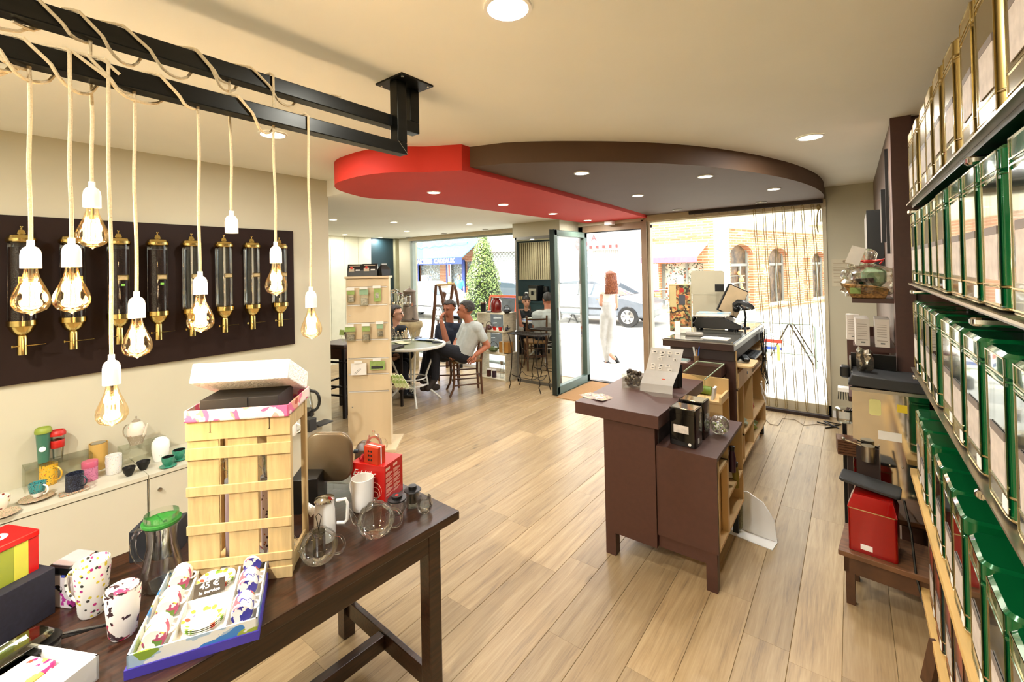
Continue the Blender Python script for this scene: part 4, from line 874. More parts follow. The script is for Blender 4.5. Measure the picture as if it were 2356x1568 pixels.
LIME = mat('lime_card', '#93ab5c', .6, var=.1, scale=30); MINT = mat('mint_card', '#8fb08c', .6, var=.08); FOILP = mat('silver_foil_items', '#b9b5ab', .3, .7, var=.3, scale=60, bump=.4)
def pack(label, u, vt, vb, w, card, kind, wl=None):
    lx = (u-788)/105*SW; zt = zst(vt); zb = zst(vb); W2 = w/1000*3.4/2
    T = thing('hanging_pack', label, 'packet', tuple(onst(lx, -.03, zb)), 'packets hanging on the slatwall stand', local=True, rz=ra)
    h = zt-zb
    obj('price_tag', MB().box(-.036, -.022, h-.002, .036, -.020, h+.022), PAPER, T); obj('peg_hook', MB().tube([(0, .026, h+.01), (0, -.02, h+.01)], .0022, 6), CHROME, T)
    if kind == 'bag':
        obj('header_card', MB().box(-W2, -.012, h*.66, W2, -.009, h-.004), card, T); obj('clear_bag', MB().rbox(0, -.0, W2*2, .024, .008, .0, h*.66, ins=.006), CELLO, T)
        obj('contents', MB().rbox(0, .0, W2*1.5, .014, .005, .012, h*.45, ins=.004), FOILP, T)
    elif kind == 'box': obj('carton', MB().box(-W2, -.012, 0, W2, .012, h-.006), card, T, bevel=.002); obj('window_print', MB().box(-W2*.5, -.0128, h*.25, W2*.5, -.012, h*.65), FOILP, T)
    elif kind == 'flat': obj('envelope', MB().box(-W2, -.006, 0, W2, .004, h-.006), card, T); obj('printed_lines', MB().beam((-W2*.6, -.0066, .01), (W2*.1, -.0066, h*.5), .003, .001, (0, 1, 0)).beam((-W2*.4, -.0066, .01), (W2*.3, -.0066, h*.5), .003, .001, (0, 1, 0)), DGREY, T)
    elif kind == 'case': obj('carton', MB().box(-W2, -.01, 0, W2, .01, h-.006), card, T, bevel=.002); obj('dark_window', MB().box(-W2*.8, -.0106, h*.1, W2*.8, -.01, h*.4), DGREY, T)
pack('clear bag with lime card, upper left of the slatwall stand', 800, 666, 695, 20, LIME, 'bag')
pack('clear bag of small parts with mint card, upper middle of the stand', 834, 664, 702, 24, MINT, 'bag')
pack('lime green carton, upper right of the slatwall stand', 868, 662, 693, 18, LIME, 'box')
pack('wide clear bag with lime label, middle row left of the stand', 797, 749, 783, 28, LIME, 'bag')
pack('lime card pack holding a small metal bottle, middle row centre', 838, 748, 785, 22, LIME, 'bag')
pack('clear bag with blue grey card, middle row right of the stand', 874, 744, 776, 18, MINT, 'bag')
pack('white card envelope with two dark bars, lower left of the stand', 817, 832, 860, 42, PAPER, 'flat')
pack('lime green card with a dark metal item, lower right of the stand', 865, 828, 849, 40, LIME, 'case')
T = thing('lime_tag', 'lime green tag sticking out left of the stand', 'tag', tuple(onst(-.06, -.02, zst(783))), local=True, rz=ra)
obj('card', MB().box(-.022, 0, .06, .022, .001, .11).rot(.12, axis='Y'), LIME, T); obj('stick', MB().beam((.0, 0, .06), (.02, 0, 0), .002, .002), LIME, T)
# coffee bags on top of the stand
CBAG = mat('black_coffee_pouch', '#171413', .35, var=.2, scale=12, coat=.3, bump=.05)
for lx, wd_, hh, l in ((.065, .14, .115, 'black coffee pouch with cream label, left on top of the stand'), (.205, .145, .118, 'black coffee pouch with cream label, middle on top of the stand')):
    T = thing('coffee_pouch', l, 'coffee bag', tuple(onst(lx, .05, SH)), local=True, rz=ra)
    mb = MB(); w = wd_/2
    mb.add([(-w, -.03, 0), (w, -.03, 0), (w, .03, 0), (-w, .03, 0), (-w, -.028, hh*.5), (w, -.028, hh*.5), (w, .02, hh*.5), (-w, .02, hh*.5), (-w, -.003, hh), (w, -.003, hh), (w, .001, hh), (-w, .001, hh)],
           [(0, 3, 2, 1), (0, 1, 5, 4), (1, 2, 6, 5), (2, 3, 7, 6), (3, 0, 4, 7), (4, 5, 9, 8), (5, 6, 10, 9), (6, 7, 11, 10), (7, 4, 8, 11), (8, 9, 10, 11)])
    obj('pouch', mb, CBAG, T, bevel=.002)
    obj('cream_label', MB().box(-w*.75, -.031, hh*.4, -w*.05, -.0295, hh*.68), mat('cream_sticker', '#c9b79c', .6) if 'cream_sticker' not in bpy.data.materials else bpy.data.materials['cream_sticker'], T)
    obj('red_dot', MB().lathe([(0, 0), (.014, 0), (.014, .001), (0, .001)], n=16, fr=lambda x, y, z: (-w*.38+x, -.0318-z, hh*.7+y)), mat('red_dot_sticker', '#c9381f', .5) if 'red_dot_sticker' not in bpy.data.materials else bpy.data.materials['red_dot_sticker'], T)
    obj('title_strip', MB().box(-w*.75, -.0222, hh*.84, w*.7, -.019, hh*.88), bpy.data.materials['cream_sticker'], T)
    obj('small_emblem', MB().box(w*.15, -.031, hh*.45, w*.7, -.0295, hh*.56), PAPER, T)
T = thing('coffee_pouch', 'black gusseted coffee pouch with silver fold, right on top of the stand', 'coffee bag', tuple(onst(.33, .06, SH)), local=True, rz=ra+.9)
mb = MB().add([(-.05, -.035, 0), (.05, -.035, 0), (.05, .035, 0), (-.05, .035, 0), (-.055, -.03, .06), (.055, -.03, .06), (.055, .03, .06), (-.055, .03, .06), (-.03, -.006, .11), (.03, -.006, .11), (.03, .006, .11), (-.03, .006, .11)],
              [(0, 3, 2, 1), (0, 1, 5, 4), (1, 2, 6, 5), (2, 3, 7, 6), (3, 0, 4, 7), (4, 5, 9, 8), (5, 6, 10, 9), (6, 7, 11, 10), (7, 4, 8, 11), (8, 9, 10, 11)])
obj('pouch', mb, CBAG, T, bevel=.003); obj('silver_seal', MB().box(-.032, -.008, .1, .032, .008, .118), STEEL, T)
# clear side shelves
def sshelf(v, d0, label):
    z = zst(v)
    T = thing('clear_side_shelf', label, 'shelf', tuple(onst(SW+.012, .10, z)), local=True, rz=ra)
    obj('shelf_plate', MB().box(0, -.1, -.004, d0, .12, 0).box(d0-.004, -.1, -.03, d0, .12, 0), ACRYL, T); return T, z
def onsh(z, lx, ly): return onst(SW+.012+lx, .10+ly, z)
T, z1 = sshelf(702, .19, 'upper clear side shelf of the stand holding coffee makers')
T, z2 = sshelf(783, .19, 'middle clear side shelf of the stand holding small glass pots')
T, z3 = sshelf(898, .2, 'lowest clear side shelf of the stand holding lime packets')
def press(label, lx, ly, z, h, r, lid, hand=False):
    T = thing('coffee_press', label, 'coffee maker', tuple(onsh(z, lx, ly)), 'coffee makers on the upper clear shelf', local=True)
    obj('beaker', MB().lathe([(0, .001), (r, .001), (r, h*.85)], n=20), GLASS, T); obj('steel_frame', MB().lathe([(r*1.03, 0), (r*1.05, h*.12), (r*1.03, h*.14)], n=20).lathe([(r*1.03, h*.7), (r*1.05, h*.74), (r*1.03, h*.78)], n=20), CHROME, T)
    obj('lid', MB().lathe([(r*1.15, h*.85), (r*1.2, h*.9), (r*.4, h*.94), (r*.15, h), (0, h)], n=20), lid, T)
    if hand: mb = MB(); handle(mb, r, h, h*.15, h*.8, RA, .3, .004); obj('handle', mb, BLACK, T)
press('tall glass coffee press with handle, leftmost on the clear shelf', .035, 0, z1, .15, .03, CHROME, True)
press('coffee press with a red brown lid on the clear shelf', .085, .02, z1, .11, .022, mat('red_brown_lid', '#5a2018', .4))
press('steel tumbler pair on the clear shelf', .12, -.02, z1, .075, .018, CHROME)
press('steel infuser beaker with a black lid on the clear shelf', .16, .03, z1, .09, .022, BLACK)
for i, (lx, hh) in enumerate(((.02, .09), (.06, .06), (.1, .05))):
    T = thing('small_glass_bottle', ('tall', 'middle', 'low')[i]+' clear glass flask on the middle clear shelf', 'flask', tuple(onsh(z2, lx, 0)), local=True)
    obj('flask', MB().lathe([(0, .001), (.018, .001), (.018, hh*.5), (.008, hh*.75), (.009, hh)], n=18), GLASS, T); obj('cork', MB().lathe([(0, hh), (.008, hh), (.008, hh+.01), (0, hh+.01)], n=10), PINE, T)
T = thing('cone_kettle', 'small cone shaped steel and glass pot with a yellow knob', 'kettle', tuple(onsh(z2, .14, 0)), local=True)
obj('cone', MB().lathe([(0, .001), (.045, .001), (.02, .075), (0, .08)], n=22), CHROME, T); obj('knob', MB().lathe([(.004, .078), (.005, .095), (0, .096)], n=10), YEL, T)
PK = mat('lime_white_packet', '#c9cf9a', .5, var=.12, scale=25)
for i in range(4):
    for j in range(2):
        p = onsh(z3+.008, .025+i*.035+j*.03, -.05+j*.0-.01*i)
        T = thing('slim_packet', 'slim lime and white packet on the lowest clear shelf, %s of the %s row' % (('leftmost', 'second', 'third', 'rightmost')[i], ('back', 'front')[j]), 'packet', tuple(p+Vector((0, 0, (1-j)*.05))), 'slim lime packets on the lowest clear shelf', local=True, rz=ra)
        mb = MB().box(-.013, -.006, 0, .013, .006, .09).rot(-.42, axis='Y').rot(.25, axis='X'); obj('packet', mb, PK, T); mb = MB().box(-.012, -.0068, .055, .012, -.006, .085).rot(-.42, axis='Y').rot(.25, axis='X'); obj('packet_label', mb, LIME, T)
# bar stool between wall end and stand
def legs4(T, w, d, h, t, m, name='leg', splay=0):
    for sx in (-1, 1):
        for sy in (-1, 1):
            obj(name, MB().beam((sx*(w/2+splay), sy*(d/2+splay), 0), (sx*w/2, sy*d/2, h), t, t), m, T)
q = P(777, 950, z=0); T = thing('bar_stool', 'tall dark brown bar stool between the wall end and the stand', 'stool', (-4.85, 2.98, 0), local=True, rz=.3)
DKS = mat('espresso_stain', '#1c1310', .4, var=.1); legs4(T, .34, .34, .78, .032, DKS, splay=.03)
obj('seat', MB().box(-.2, -.2, .78, .2, .2, .83), mat('brown_leather', '#3d2416', .45, var=.08), T, bevel=.015); obj('seat_apron', MB().box(-.18, -.18, .66, .18, .18, .78), mat('brown_leather2', '#4a2c1a', .5), T)
for z in (.24, .34, .62): obj('rung', MB().box(-.19, -.2, z, .19, -.18, z+.02).box(-.19, .18, z, .19, .2, z+.02).box(.18, -.19, z, .2, .19, z+.02).box(-.2, -.19, z, -.18, .19, z+.02), DKS, T)
T = thing('dark_side_table', 'dark table leg standing behind the slatwall stand', 'table', (-4.25, 3.12, 0), local=True, rz=.4)
obj('table_top', MB().box(-.5, -.03, .72, .03, .45, .75), DKS, T); 
for x, y in ((-.47, 0), (0, 0), (0, .42), (-.47, .42)): obj('leg', MB().box(x-.014, y-.014, 0, x+.014, y+.014, .72), DKS, T)

# ------------------------------------------------------------------ shop counter
ct = thing('service_counter', 'low chocolate brown counter with overhanging top in the shop middle', 'counter', (-.85, 2.7, 0))
XR = -.555
obj('counter_top', MB().box(-1.335, 2.345, .783, -.832, 3.25, .853), COUNTER, ct, bevel=.002)
obj('front_panel', MB().box(-1.165, 2.375, .13, -.865, 2.97, .783), COUNTER, ct); obj('leg', MB().box(-1.165, 2.375, 0, -1.105, 2.43, .13), COUNTER, ct); obj('leg', MB().box(-1.165, 3.19, 0, -1.105, 3.24, .13), COUNTER, ct)
obj('long_panel', MB().box(-1.165, 2.97, .13, -1.12, 3.25, .783), COUNTER, ct)
lo = thing('till_side_cabinet', 'low brown cabinet with raw wood shelves on the till side', 'cabinet', (-.7, 2.7, 0))
obj('end_panel', MB().box(-.862, 2.385, .20, XR-.002, 2.405, .662), COUNTER, lo); obj('cabinet_top', MB().box(-.862, 2.383, .662, XR, 3.03, .682), COUNTER, lo)
obj('base_rail', MB().box(-.862, 2.40, .13, XR-.01, 2.42, .20), COUNTER, lo); obj('leg', MB().box(XR-.065, 2.392, 0, XR-.012, 2.44, .2), COUNTER, lo); obj('leg', MB().box(XR-.06, 3.0, 0, XR-.03, 3.03, .13), DGREY, lo); obj('leg', MB().box(-.86, 3.0, 0, -.83, 3.03, .13), DGREY, lo)
RW = mat('raw_birch_ply', '#d9b67e', .6, var=.06, scale=8, stretch=(1, 1, .2))
obj('back_panel', MB().box(-.864, 2.40, .2, -.852, 3.03, .66), RW, lo); obj('shelf_board', MB().box(-.85, 2.405, .2, XR, 3.03, .216), RW, lo)
for y, n in ((2.405, 0), (2.62, 1), (3.014, 2)): obj('upright', MB().box(-.85, y, .216, XR, y+.016, .662), RW, lo)
obj('shelf_board', MB().box(-.85, 2.421, .585, XR, 2.62, .60), RW, lo); obj('pull_panel', MB().box(XR-.05, 2.43, .216, XR-.035, 2.61, .56).box(XR-.03, 2.60, .216, XR-.0, 2.62, .6), RW, lo); obj('shelf_board', MB().box(-.85, 2.636, .38, XR, 3.014, .395), RW, lo)
obj('wall_niche', MB().box(-.866, 2.42, .682, -.858, 3.0, .783), DBROWN, lo)
# till desk
td = thing('till_desk', 'tall dark brown till desk with open raw wood pigeonholes', 'desk', (-.95, 4.3, 0))
X2 = -.70
obj('desk_top', MB().box(-1.235, 3.62, 1.005, X2-.005, 5.02, 1.06), mat('dark_desk_top', '#3a231c', .35, var=.05), td, bevel=.002); obj('steel_edge', MB().box(X2-.006, 3.615, 1.045, X2+.002, 5.02, 1.063).box(-1.24, 3.612, 1.056, X2, 3.62, 1.063), STEEL, td)
obj('desk_glass', MB().box(-1.225, 3.63, 1.061, X2-.01, 5.0, 1.068), mat('smoked_glass_top', '#5c5a52', .04, var=.05, coat=1), td)
obj('under_rail', MB().box(-1.18, 3.64, .93, X2-.01, 5.0, 1.005), DBROWN, td)
obj('end_panel', MB().box(-1.17, 3.66, .1, X2-.005, 3.68, .93), COUNTER, td); obj('front_panel', MB().box(-1.17, 3.68, .1, -1.15, 5.0, .93), COUNTER, td)
obj('shelf_board', MB().box(-1.15, 3.68, .10, X2, 5.0, .118), RW, td); obj('shelf_board', MB().box(-1.15, 3.9, .30, X2, 5.0, .315), RW, td); obj('shelf_board', MB().box(-1.15, 3.68, .70, X2, 5.0, .716), RW, td); obj('shelf_board', MB().box(-1.15, 4.05, .83, X2+.01, 5.0, .845), RW, td)
for y, za, zb in ((3.68, .10, 1.0), (3.9, .118, .7), (4.3, .118, .83), (4.98, .1, 1.0)): obj('upright', MB().box(-1.13, y, za, X2, y+.018, zb), RW, td)
for x, y in ((-1.15, 3.7), (X2-.05, 3.7), (X2-.05, 4.9)): obj('foot', MB().box(x, y, 0, x+.04, y+.04, .10), DGREY, td)
tr2 = obj('keyboard_tray', MB().rbox(X2+.0, 3.86, .2, .30, .03, .875, .888), RW, td); obj('drawer_front', MB().box(X2-.02, 3.70, .72, X2+.006, 4.28, .83), RW, td); obj('drawer_lock', MB().lathe([(0, .003), (.012, .003), (.012, 0)], n=14, fr=lambda x, y, z: (X2+.007+z, 4.05+x, .77+y)), BLACK, td)
# ledge with glass lidded drawer between the counters
lg = thing('glass_lid_display', 'low display drawer with a clear glass lid between counter and till desk', 'display case', (-.85, 3.3, 0))
obj('ledge', MB().box(-1.17, 3.5, .83, -.77, 3.655, .905), COUNTER, lg); obj('wood_tray', MB().box(-1.1, 3.26, .70, -.72, 3.5, .715).box(-.735, 3.26, .715, -.72, 3.5, .75), RW, lg); obj('side_upright', MB().box(-1.1, 3.27, .1, -.72, 3.285, .70), RW, lg); obj('side_upright', MB().box(-1.1, 3.48, .1, -.72, 3.495, .83), RW, lg)
cq = [P(1621, 873, y=3.27), P(1666, 837, y=3.5), P(1605, 830, y=3.5), P(1573, 854, y=3.36)]
gl = MB().add([tuple(p) for p in cq]+[tuple(p-Vector((0, 0, .005))) for p in cq], [(0, 1, 2, 3), (7, 6, 5, 4), (0, 4, 5, 1), (1, 5, 6, 2), (2, 6, 7, 3), (3, 7, 4, 0)])
obj('glass_lid', gl, ACRYL, lg); obj('glass_edge', MB().beam(cq[0], cq[1], .004, .006).beam(cq[1], cq[2], .004, .006).beam(cq[2], cq[3], .004, .006), mat('green_glass_edge', '#a9b79a', .2), lg)
obj('lid_support', MB().beam(cq[0], (cq[0].x, cq[0].y, .71), .008, .008).beam(cq[1], (cq[1].x, cq[1].y, .71), .008, .008), ACRYL, lg)
tag(obj('green_packet_roll', MB().lathe([(0, 0), (.03, .0), (.03, .13), (0, .13)], n=18, fr=lambda x, y, z: (-.95+z, 3.42+x, .745+y)), mat('olive_green_roll', '#6f8a2c', .4)), 'olive green roll lying under the glass lid', 'packet')
tag(obj('white_paper_bag', MB().box(-.79, 3.29, .716, -.775, 3.36, .80).rot(.15, (-.78, 3.3, .75), 'Y'), PAPER), 'white paper bag propped at the end of the glass lid display', 'paper bag')

# items on the counter
CT = .853
q = P(1470, 868, z=CT)
def plainthing(name, label, cat, p, rz=0, group=None): return thing(name, label, cat, tuple(p), group, local=True, rz=rz)
T = plainthing('clear_box_of_sweets', 'clear plastic box filled with dark wrapped sweets on the counter', 'box', P(1447, 893, z=CT)+Vector((.01, .07, 0)), .15)
obj('clear_walls', MB().box(-.065, -.07, 0, -.063, .07, .09).box(.063, -.07, 0, .065, .07, .09).box(-.065, -.07, 0, .065, -.068, .09).box(-.065, .068, 0, .065, .07, .09), ACRYL, T)
mb = MB()
for k in range(46): mb.ball((R_.uniform(-.05, .05), R_.uniform(-.055, .055), .012+R_.uniform(0, 1)*.085), R_.uniform(.011, .017), 7, 5)
o = obj('wrapped_sweets', mb, mat('dark_foil_sweets', '#6d5f4c', .3, .5, var=.45, scale=40, col2='#1f1813'), T); o['kind'] = 'stuff'
# price board
q = P(1520, 905, z=CT)+Vector((-.02, .03, 0)); T = plainthing('price_board', 'bent white acrylic board with small stuck-on price tags', 'sign', q, .12)
bd_ = MB(); WB_ = .2
prof = [(-.02, 0), (-.015, .05), (.0, .09), (.02, .13), (.055, .27)]
for (a, za), (b, zb) in zip(prof, prof[1:]): bd_.add([(-WB_/2+a*.8, a, za), (WB_/2+a*.8, a, za), (WB_/2+b*.8, b, zb), (-WB_/2+b*.8, b, zb), (-WB_/2+a*.8, a+.003, za), (WB_/2+a*.8, a+.003, za), (WB_/2+b*.8, b+.003, zb), (-WB_/2+b*.8, b+.003, zb)], [(0, 1, 2, 3), (7, 6, 5, 4), (0, 4, 5, 1), (1, 5, 6, 2), (2, 6, 7, 3), (3, 7, 4, 0)])
obj('board', bd_, mat('pale_grey_acrylic', '#b9b4ac', .25), T); obj('clear_foot', MB().add([(-.1, -.02, .001), (.1, -.02, .001), (.15, -.08, .001), (.03, -.12, .001), (-.02, -.11, .001)], [(0, 4, 3, 2, 1)]), ACRYL, T)
nv = Vector((0, -1, .25)).normalized(); upv = Vector((.2, .25, 1)).normalized()
for k, (x, z, w) in enumerate(((-.07, .245, .032), (-.02, .245, .03), (-.02, .225, .03), (.025, .245, .028), (.025, .225, .022), (.07, .245, .032), (-.03, .203, .026), (.065, .205, .02), (-.06, .165, .026), (-.012, .165, .028), (.03, .165, .03), (-.06, .145, .026), (-.015, .145, .022), (.048, .14, .028))):
    yy = .02+(z-.13)/.14*.035; o = obj('price_tag', MB().box(-w/2+yy*.8+x, yy-.0045, z-.008, w/2+yy*.8+x, yy-.001, z+.008), PAPER, T)
    obj('printed_price', MB().box(-w/4+yy*.8+x, yy-.005, z-.002, w/4+yy*.8+x, yy-.0045, z+.003), DGREY, o)
for k in range(2):
    T = plainthing('black_pouch_stand', 'row of black pouches behind the white price board, '+('nearer' if k == 0 else 'farther')+' row', 'pouch', Vector((-1.0+k*.045, 2.84+k*.13, CT)), .12)
    for j in range(3): mb = MB().box(-.045+j*.012, -.03+j*.02, 0, .035+j*.012, -.022+j*.02, .15).rot(-.18, axis='X'); obj('pouch', mb, CARD, T, bevel=.002)
    if k == 0: obj('orange_tag', MB().box(.03, -.05, .0, .05, -.03, .08).rot(-.18, axis='X'), mat('orange_tag', '#d94a1c', .5), T)
T = plainthing('leaflet', 'brown and green printed leaflet lying on the near corner of the counter', 'leaflet', P(1372, 912, z=CT+.002), -.2)
LP = pattern('leaflet_print', '#7d5a40', ['#b9a98a', '#8a9a55', '#5a2c1c', '#c9b59a'], 28, dens=.55, kind='noise')
mb = MB()
for i in range(7):
    for j in range(2): pass
vs = [(x*.045, y*.06, .002+.005*math.sin(x*1.7+y)) for y in (-1, 0, 1) for x in (-2, -1, 0, 1, 2)]
mb.add(vs, [(r*5+c, r*5+c+1, r*5+c+6, r*5+c+5) for r in range(2) for c in range(4)]); obj('paper', mb, LP, T, smooth=60)
# black tins on low cabinet
for u, v, hh, l in ((1612, 1046, .16, 'black square tea tin with a white label on the low cabinet, front'), (1632, 1012, .16, 'black square tea tin behind the labelled one on the low cabinet')):
    f = u == 1612
    q = Vector((-.738, 2.505, .682)) if f else Vector((-.735, 2.66, .682))
    T = plainthing('black_tea_tin', l, 'tin', q, -.06)
    obj('tin_body', MB().rbox(0, 0, .14, .115, .012, 0, .185 if f else .19, ins=.003), mat('black_enamel', '#0e0d0c', .12, .2, coat=.6), T)
    obj('lid', MB().rbox(0, 0, .143, .118, .013, .17, .2 if f else .205, ins=.004), bpy.data.materials['black_enamel'], T)
    obj('lid_panel', MB().rbox(0, 0, .12, .095, .012, .2, .2015 if f else .2065), CHROME, T)
    if f: obj('paper_label', MB().box(-.045, -.0586, .07, .035, -.0578, .112), LABEL, T); obj('round_sticker', MB().lathe([(0, 0), (.008, 0), (.008, .001), (0, .001)], n=16, fr=lambda x, y, z: (.04+x, -.0585-z, .018+y)), WPLAS, T); obj('side_sticker', MB().box(.0705, -.02, .02, .0712, .0, .045), WPLAS, T)
T = plainthing('cellophane_sweets', 'cellophane bag of small coloured sweets beside the black tins', 'sweets', Vector((-.62, 2.74, .682)), .3)
mb = MB(); mb.ball((0, 0, .055), .055, 12, 8, 1.0); obj('bag', mb, CELLO, T)
mb = MB()
for k in range(30): a = R_.uniform(0, 6.3); rr = R_.uniform(0, .034); mb.ball((rr*math.cos(a), rr*math.sin(a), .02+R_.uniform(0, .05)), .009, 6, 4)
o = obj('sweets', mb, pattern('mixed_sweets', '#e6e2da', ['#5a2a55', '#9ac23a', '#3a3a8a', '#e6e2da'], 60, dens=.5), T); o['kind'] = 'stuff'
# pen cup etc
T = plainthing('pen_cup', 'small brown cup holding pens on the ledge by the till', 'cup', P(1602, 815, y=3.57), 0); T.location.z = .905
obj('cup', MB().lathe(cup_prof(.02, .055, 'taper'), n=20), mat('kraft_brown', '#7a6040', .5), T)
for k, (c, x, y, h_) in enumerate((('#c9c9c0', -.01, 0, .12), ('#2c3f8a', 0, .004, .1), ('#d9a020', .004, -.004, .1), ('#2a58a8', .012, 0, .125))):
    obj('pen', MB().beam((x*.4, y*.4, .01), (x*2, y*2, h_), .006 if k else .012, .005), mat('pen_%d' % k, c, .4), T)
T = plainthing('stack_of_leaflets', 'small stack of pale leaflets on the ledge under the till desk', 'leaflet', Vector((-1.0, 3.58, .905)), 0); obj('stack', MB().box(-.13, -.05, 0, -.02, .05, .012), PAPER, T); obj('top_sheet', MB().box(-.13, -.05, .012, -.02, .05, .013), mat('blue_green_sheet', '#8fa39a', .6, var=.2, scale=15), T)
# on the till desk
DT = 1.068
T = plainthing('electronic_scale', 'black electronic shop scale with steel plate on the till desk', 'scale', Vector((-.98, 4.35, DT)), .1)
obj('scale_body', MB().prism([(-.17, 0), (.2, 0), (.21, .03), (.06, .1), (-.15, .1), (-.18, .05)], -.13, .13, lambda x, y, z: (x, z, y+.02)), BLACK, T, bevel=.006)
obj('keypad', MB().add([(.075, -.12, .118), (.205, -.12, .056), (.205, .12, .056), (.075, .12, .118)], [(0, 1, 2, 3)]), STEEL, T); obj('steel_plate', MB().rbox(-.05, 0, .26, .27, .02, .12, .132, ins=.003), STEEL, T)
for x in (-.15, .15):
    for y in (-.1, .1): obj('foot', MB().lathe([(0, 0), (.015, 0), (.015, .02), (0, .02)], (x, y, 0), 12), BLACK, T)
obj('rear_knobs', MB().ball((-.2, -.09, .05), .03).ball((-.19, -.07, .095), .025), BLACK, T)
T = plainthing('magazine_on_scale', 'blue covered booklets stacked on the scale plate', 'booklet', Vector((-1.0, 4.34, DT+.132)), .1)
obj('pages', MB().box(-.14, -.1, 0, .13, .1, .018), PAPER, T); obj('cover', MB().box(-.14, -.1, .018, .13, .1, .021), pattern('sea_cover_print', '#9db7c0', ['#5d95ad', '#c9b49a'], 8, dens=.5, kind='noise'), T)
T = plainthing('till_screen', 'tilted till screen with dark frame seen edge-on behind the scale', 'screen', Vector((-.93, 4.66, DT)), .25)
obj('stand', MB().beam((0, 0, 0), (.0, 0, .2), .05, .03), BLACK, T); obj('base', MB().rbox(0, 0, .16, .14, .02, 0, .015), BLACK, T)
mb = MB().box(-.10, -.012, -.14, .10, .012, .14).rot(.45, axis='Y').rot(.35); mb.v = [(x+.02, y, z+.24) for x, y, z in mb.v]; obj('screen_shell', mb, BLACK, T, bevel=.004)
mb = MB().box(-.088, -.0135, -.13, .095, -.012, .13).rot(.45, axis='Y').rot(.35); mb.v = [(x+.02, y, z+.24) for x, y, z in mb.v]; obj('screen_glass', mb, mat('beige_lit_screen', '#cdb48e', .3, var=.1), T)
obj('customer_display', MB().box(-.13, -.05, .33, -.05, .0, .4).ball((.05, -.06, .17), .035), BLACK, T)
T = plainthing('barcode_scanner', 'black handheld barcode scanner on a bent stand', 'scanner', Vector((-.79, 4.55, DT)), 0)
obj('stand', MB().tube([(0, 0, 0), (.01, 0, .1), (.0, 0, .17), (-.05, 0, .22)], .009, 8).lathe([(0, 0), (.05, 0), (.04, .012), (0, .014)], n=20), BLACK, T)
obj('scanner_head', MB().tube([(-.09, 0, .205), (-.05, 0, .235), (-.01, 0, .235), (.06, 0, .2), (.075, 0, .175)], [.02, .027, .025, .02, .017], 10), BLACK, T)
T = plainthing('card_reader', 'small grey card reader lying at the near edge of the till desk', 'card reader', Vector((-1.05, 3.86, DT)), .2); obj('body', MB().rbox(0, 0, .14, .07, .02, 0, .03, ins=.008), mat('warm_grey_plastic', '#8c8578', .4), T)
T = plainthing('white_notepad', 'white papers lying on the smoked glass desk top', 'paper', Vector((-.87, 3.8, DT)), -.05); obj('sheets', MB().box(-.1, -.06, 0, .1, .06, .004), PAPER, T)
T = plainthing('card_holder', 'clear leaflet holder with fanned cards at the desk corner', 'holder', Vector((-1.14, 3.93, DT)), .2)
obj('holder', MB().box(-.05, -.05, 0, .05, -.047, .05).box(-.05, .047, 0, .05, .05, .07), ACRYL, T); 
for k in range(5): obj('card', MB().box(-.045, -.03+k*.014, .005, .045, -.029+k*.014, .055).rot(-.3, axis='X'), PAPER, T)
obj('white_wing', MB().rbox(-.06, -.05, .045, .012, .005, 0, .11), WPLAS, T)
T = plainthing('poster_stand', 'upright leaflet dispenser with a photo of a person in a red hat and market crates', 'leaflet stand', Vector((-1.215, 4.06, DT)), .12)
obj('cardboard_holder', MB().box(-.09, -.03, 0, .09, .03, .42), mat('poster_edge_card', '#cabb90', .6), T); obj('poster', MB().box(-.088, -.034, .004, .088, -.03, .415), pattern('market_photo_print', '#8a5a32', ['#b6472a', '#c7a263', '#33261c', '#7c8a5a', '#c98a55'], 15, dens=.62, kind='noise'), T)
obj('cream_strip', MB().box(-.086, -.036, .22, -.03, -.034, .41), mat('cream_strip', '#cbb983', .6), T); obj('photo_red_hat', MB().lathe([(0, 0), (.018, 0), (.018, .001), (0, .001)], n=14, sy=1.1, fr=lambda x, y, z: (.02+x, -.035-z, .37+y)), mat('photo_red', '#b5291c', .6), T); obj('photo_apron', MB().box(-.01, -.0365, .24, .045, -.0345, .33), mat('photo_grey', '#4a4a4e', .6), T)
T = plainthing('white_display_back', 'plain pale grey board with rounded top behind the till', 'board', Vector((-1.15, 4.74, DT)), .05)
obj('board', MB().rbox(0, .13, .31, .24, .025, -.012, .0, fr=lambda x, y, z: (x, z, y+.28)).box(-.145, -.010, 0, .15, 0, .40), mat('pale_grey_board', '#b3aa90', .5, var=.02), T)
T = plainthing('telephone', 'dark cordless phone and papers on the pull-out tray', 'telephone', Vector((X2+.02, 3.9, .888)), .3)
obj('handset', MB().rbox(0, 0, .05, .17, .015, .01, .04, ins=.008), BLACK, T); obj('base', MB().rbox(-.03, .02, .09, .15, .02, 0, .012), mat('pale_plastic', '#c9c3b2', .5), T)
T = plainthing('keyboard', 'dark slim keyboard on the upper tray of the till desk', 'keyboard', Vector((X2-.03, 4.4, .846)), 0); obj('keyboard_body', MB().box(-.06, -.2, 0, .07, .2, .02), BLACK, T, bevel=.004)
mb = MB()
for i in range(12):
    for j in range(4): mb.box(-.05+j*.028, -.18+i*.03, .02, -.028+j*.028, -.156+i*.03, .024)
obj('keys', mb, DGREY, T)
T = plainthing('cable_tangle', 'black and white cables hanging behind the till desk', 'cable', Vector((X2+.02, 4.75, .6)), 0)
mb = MB()
for k in range(7): mb.tube([(R_.uniform(-.02, .04), R_.uniform(-.1, .1), R_.uniform(-.1, .45)+.0) for _ in range(6)], .003, 5)
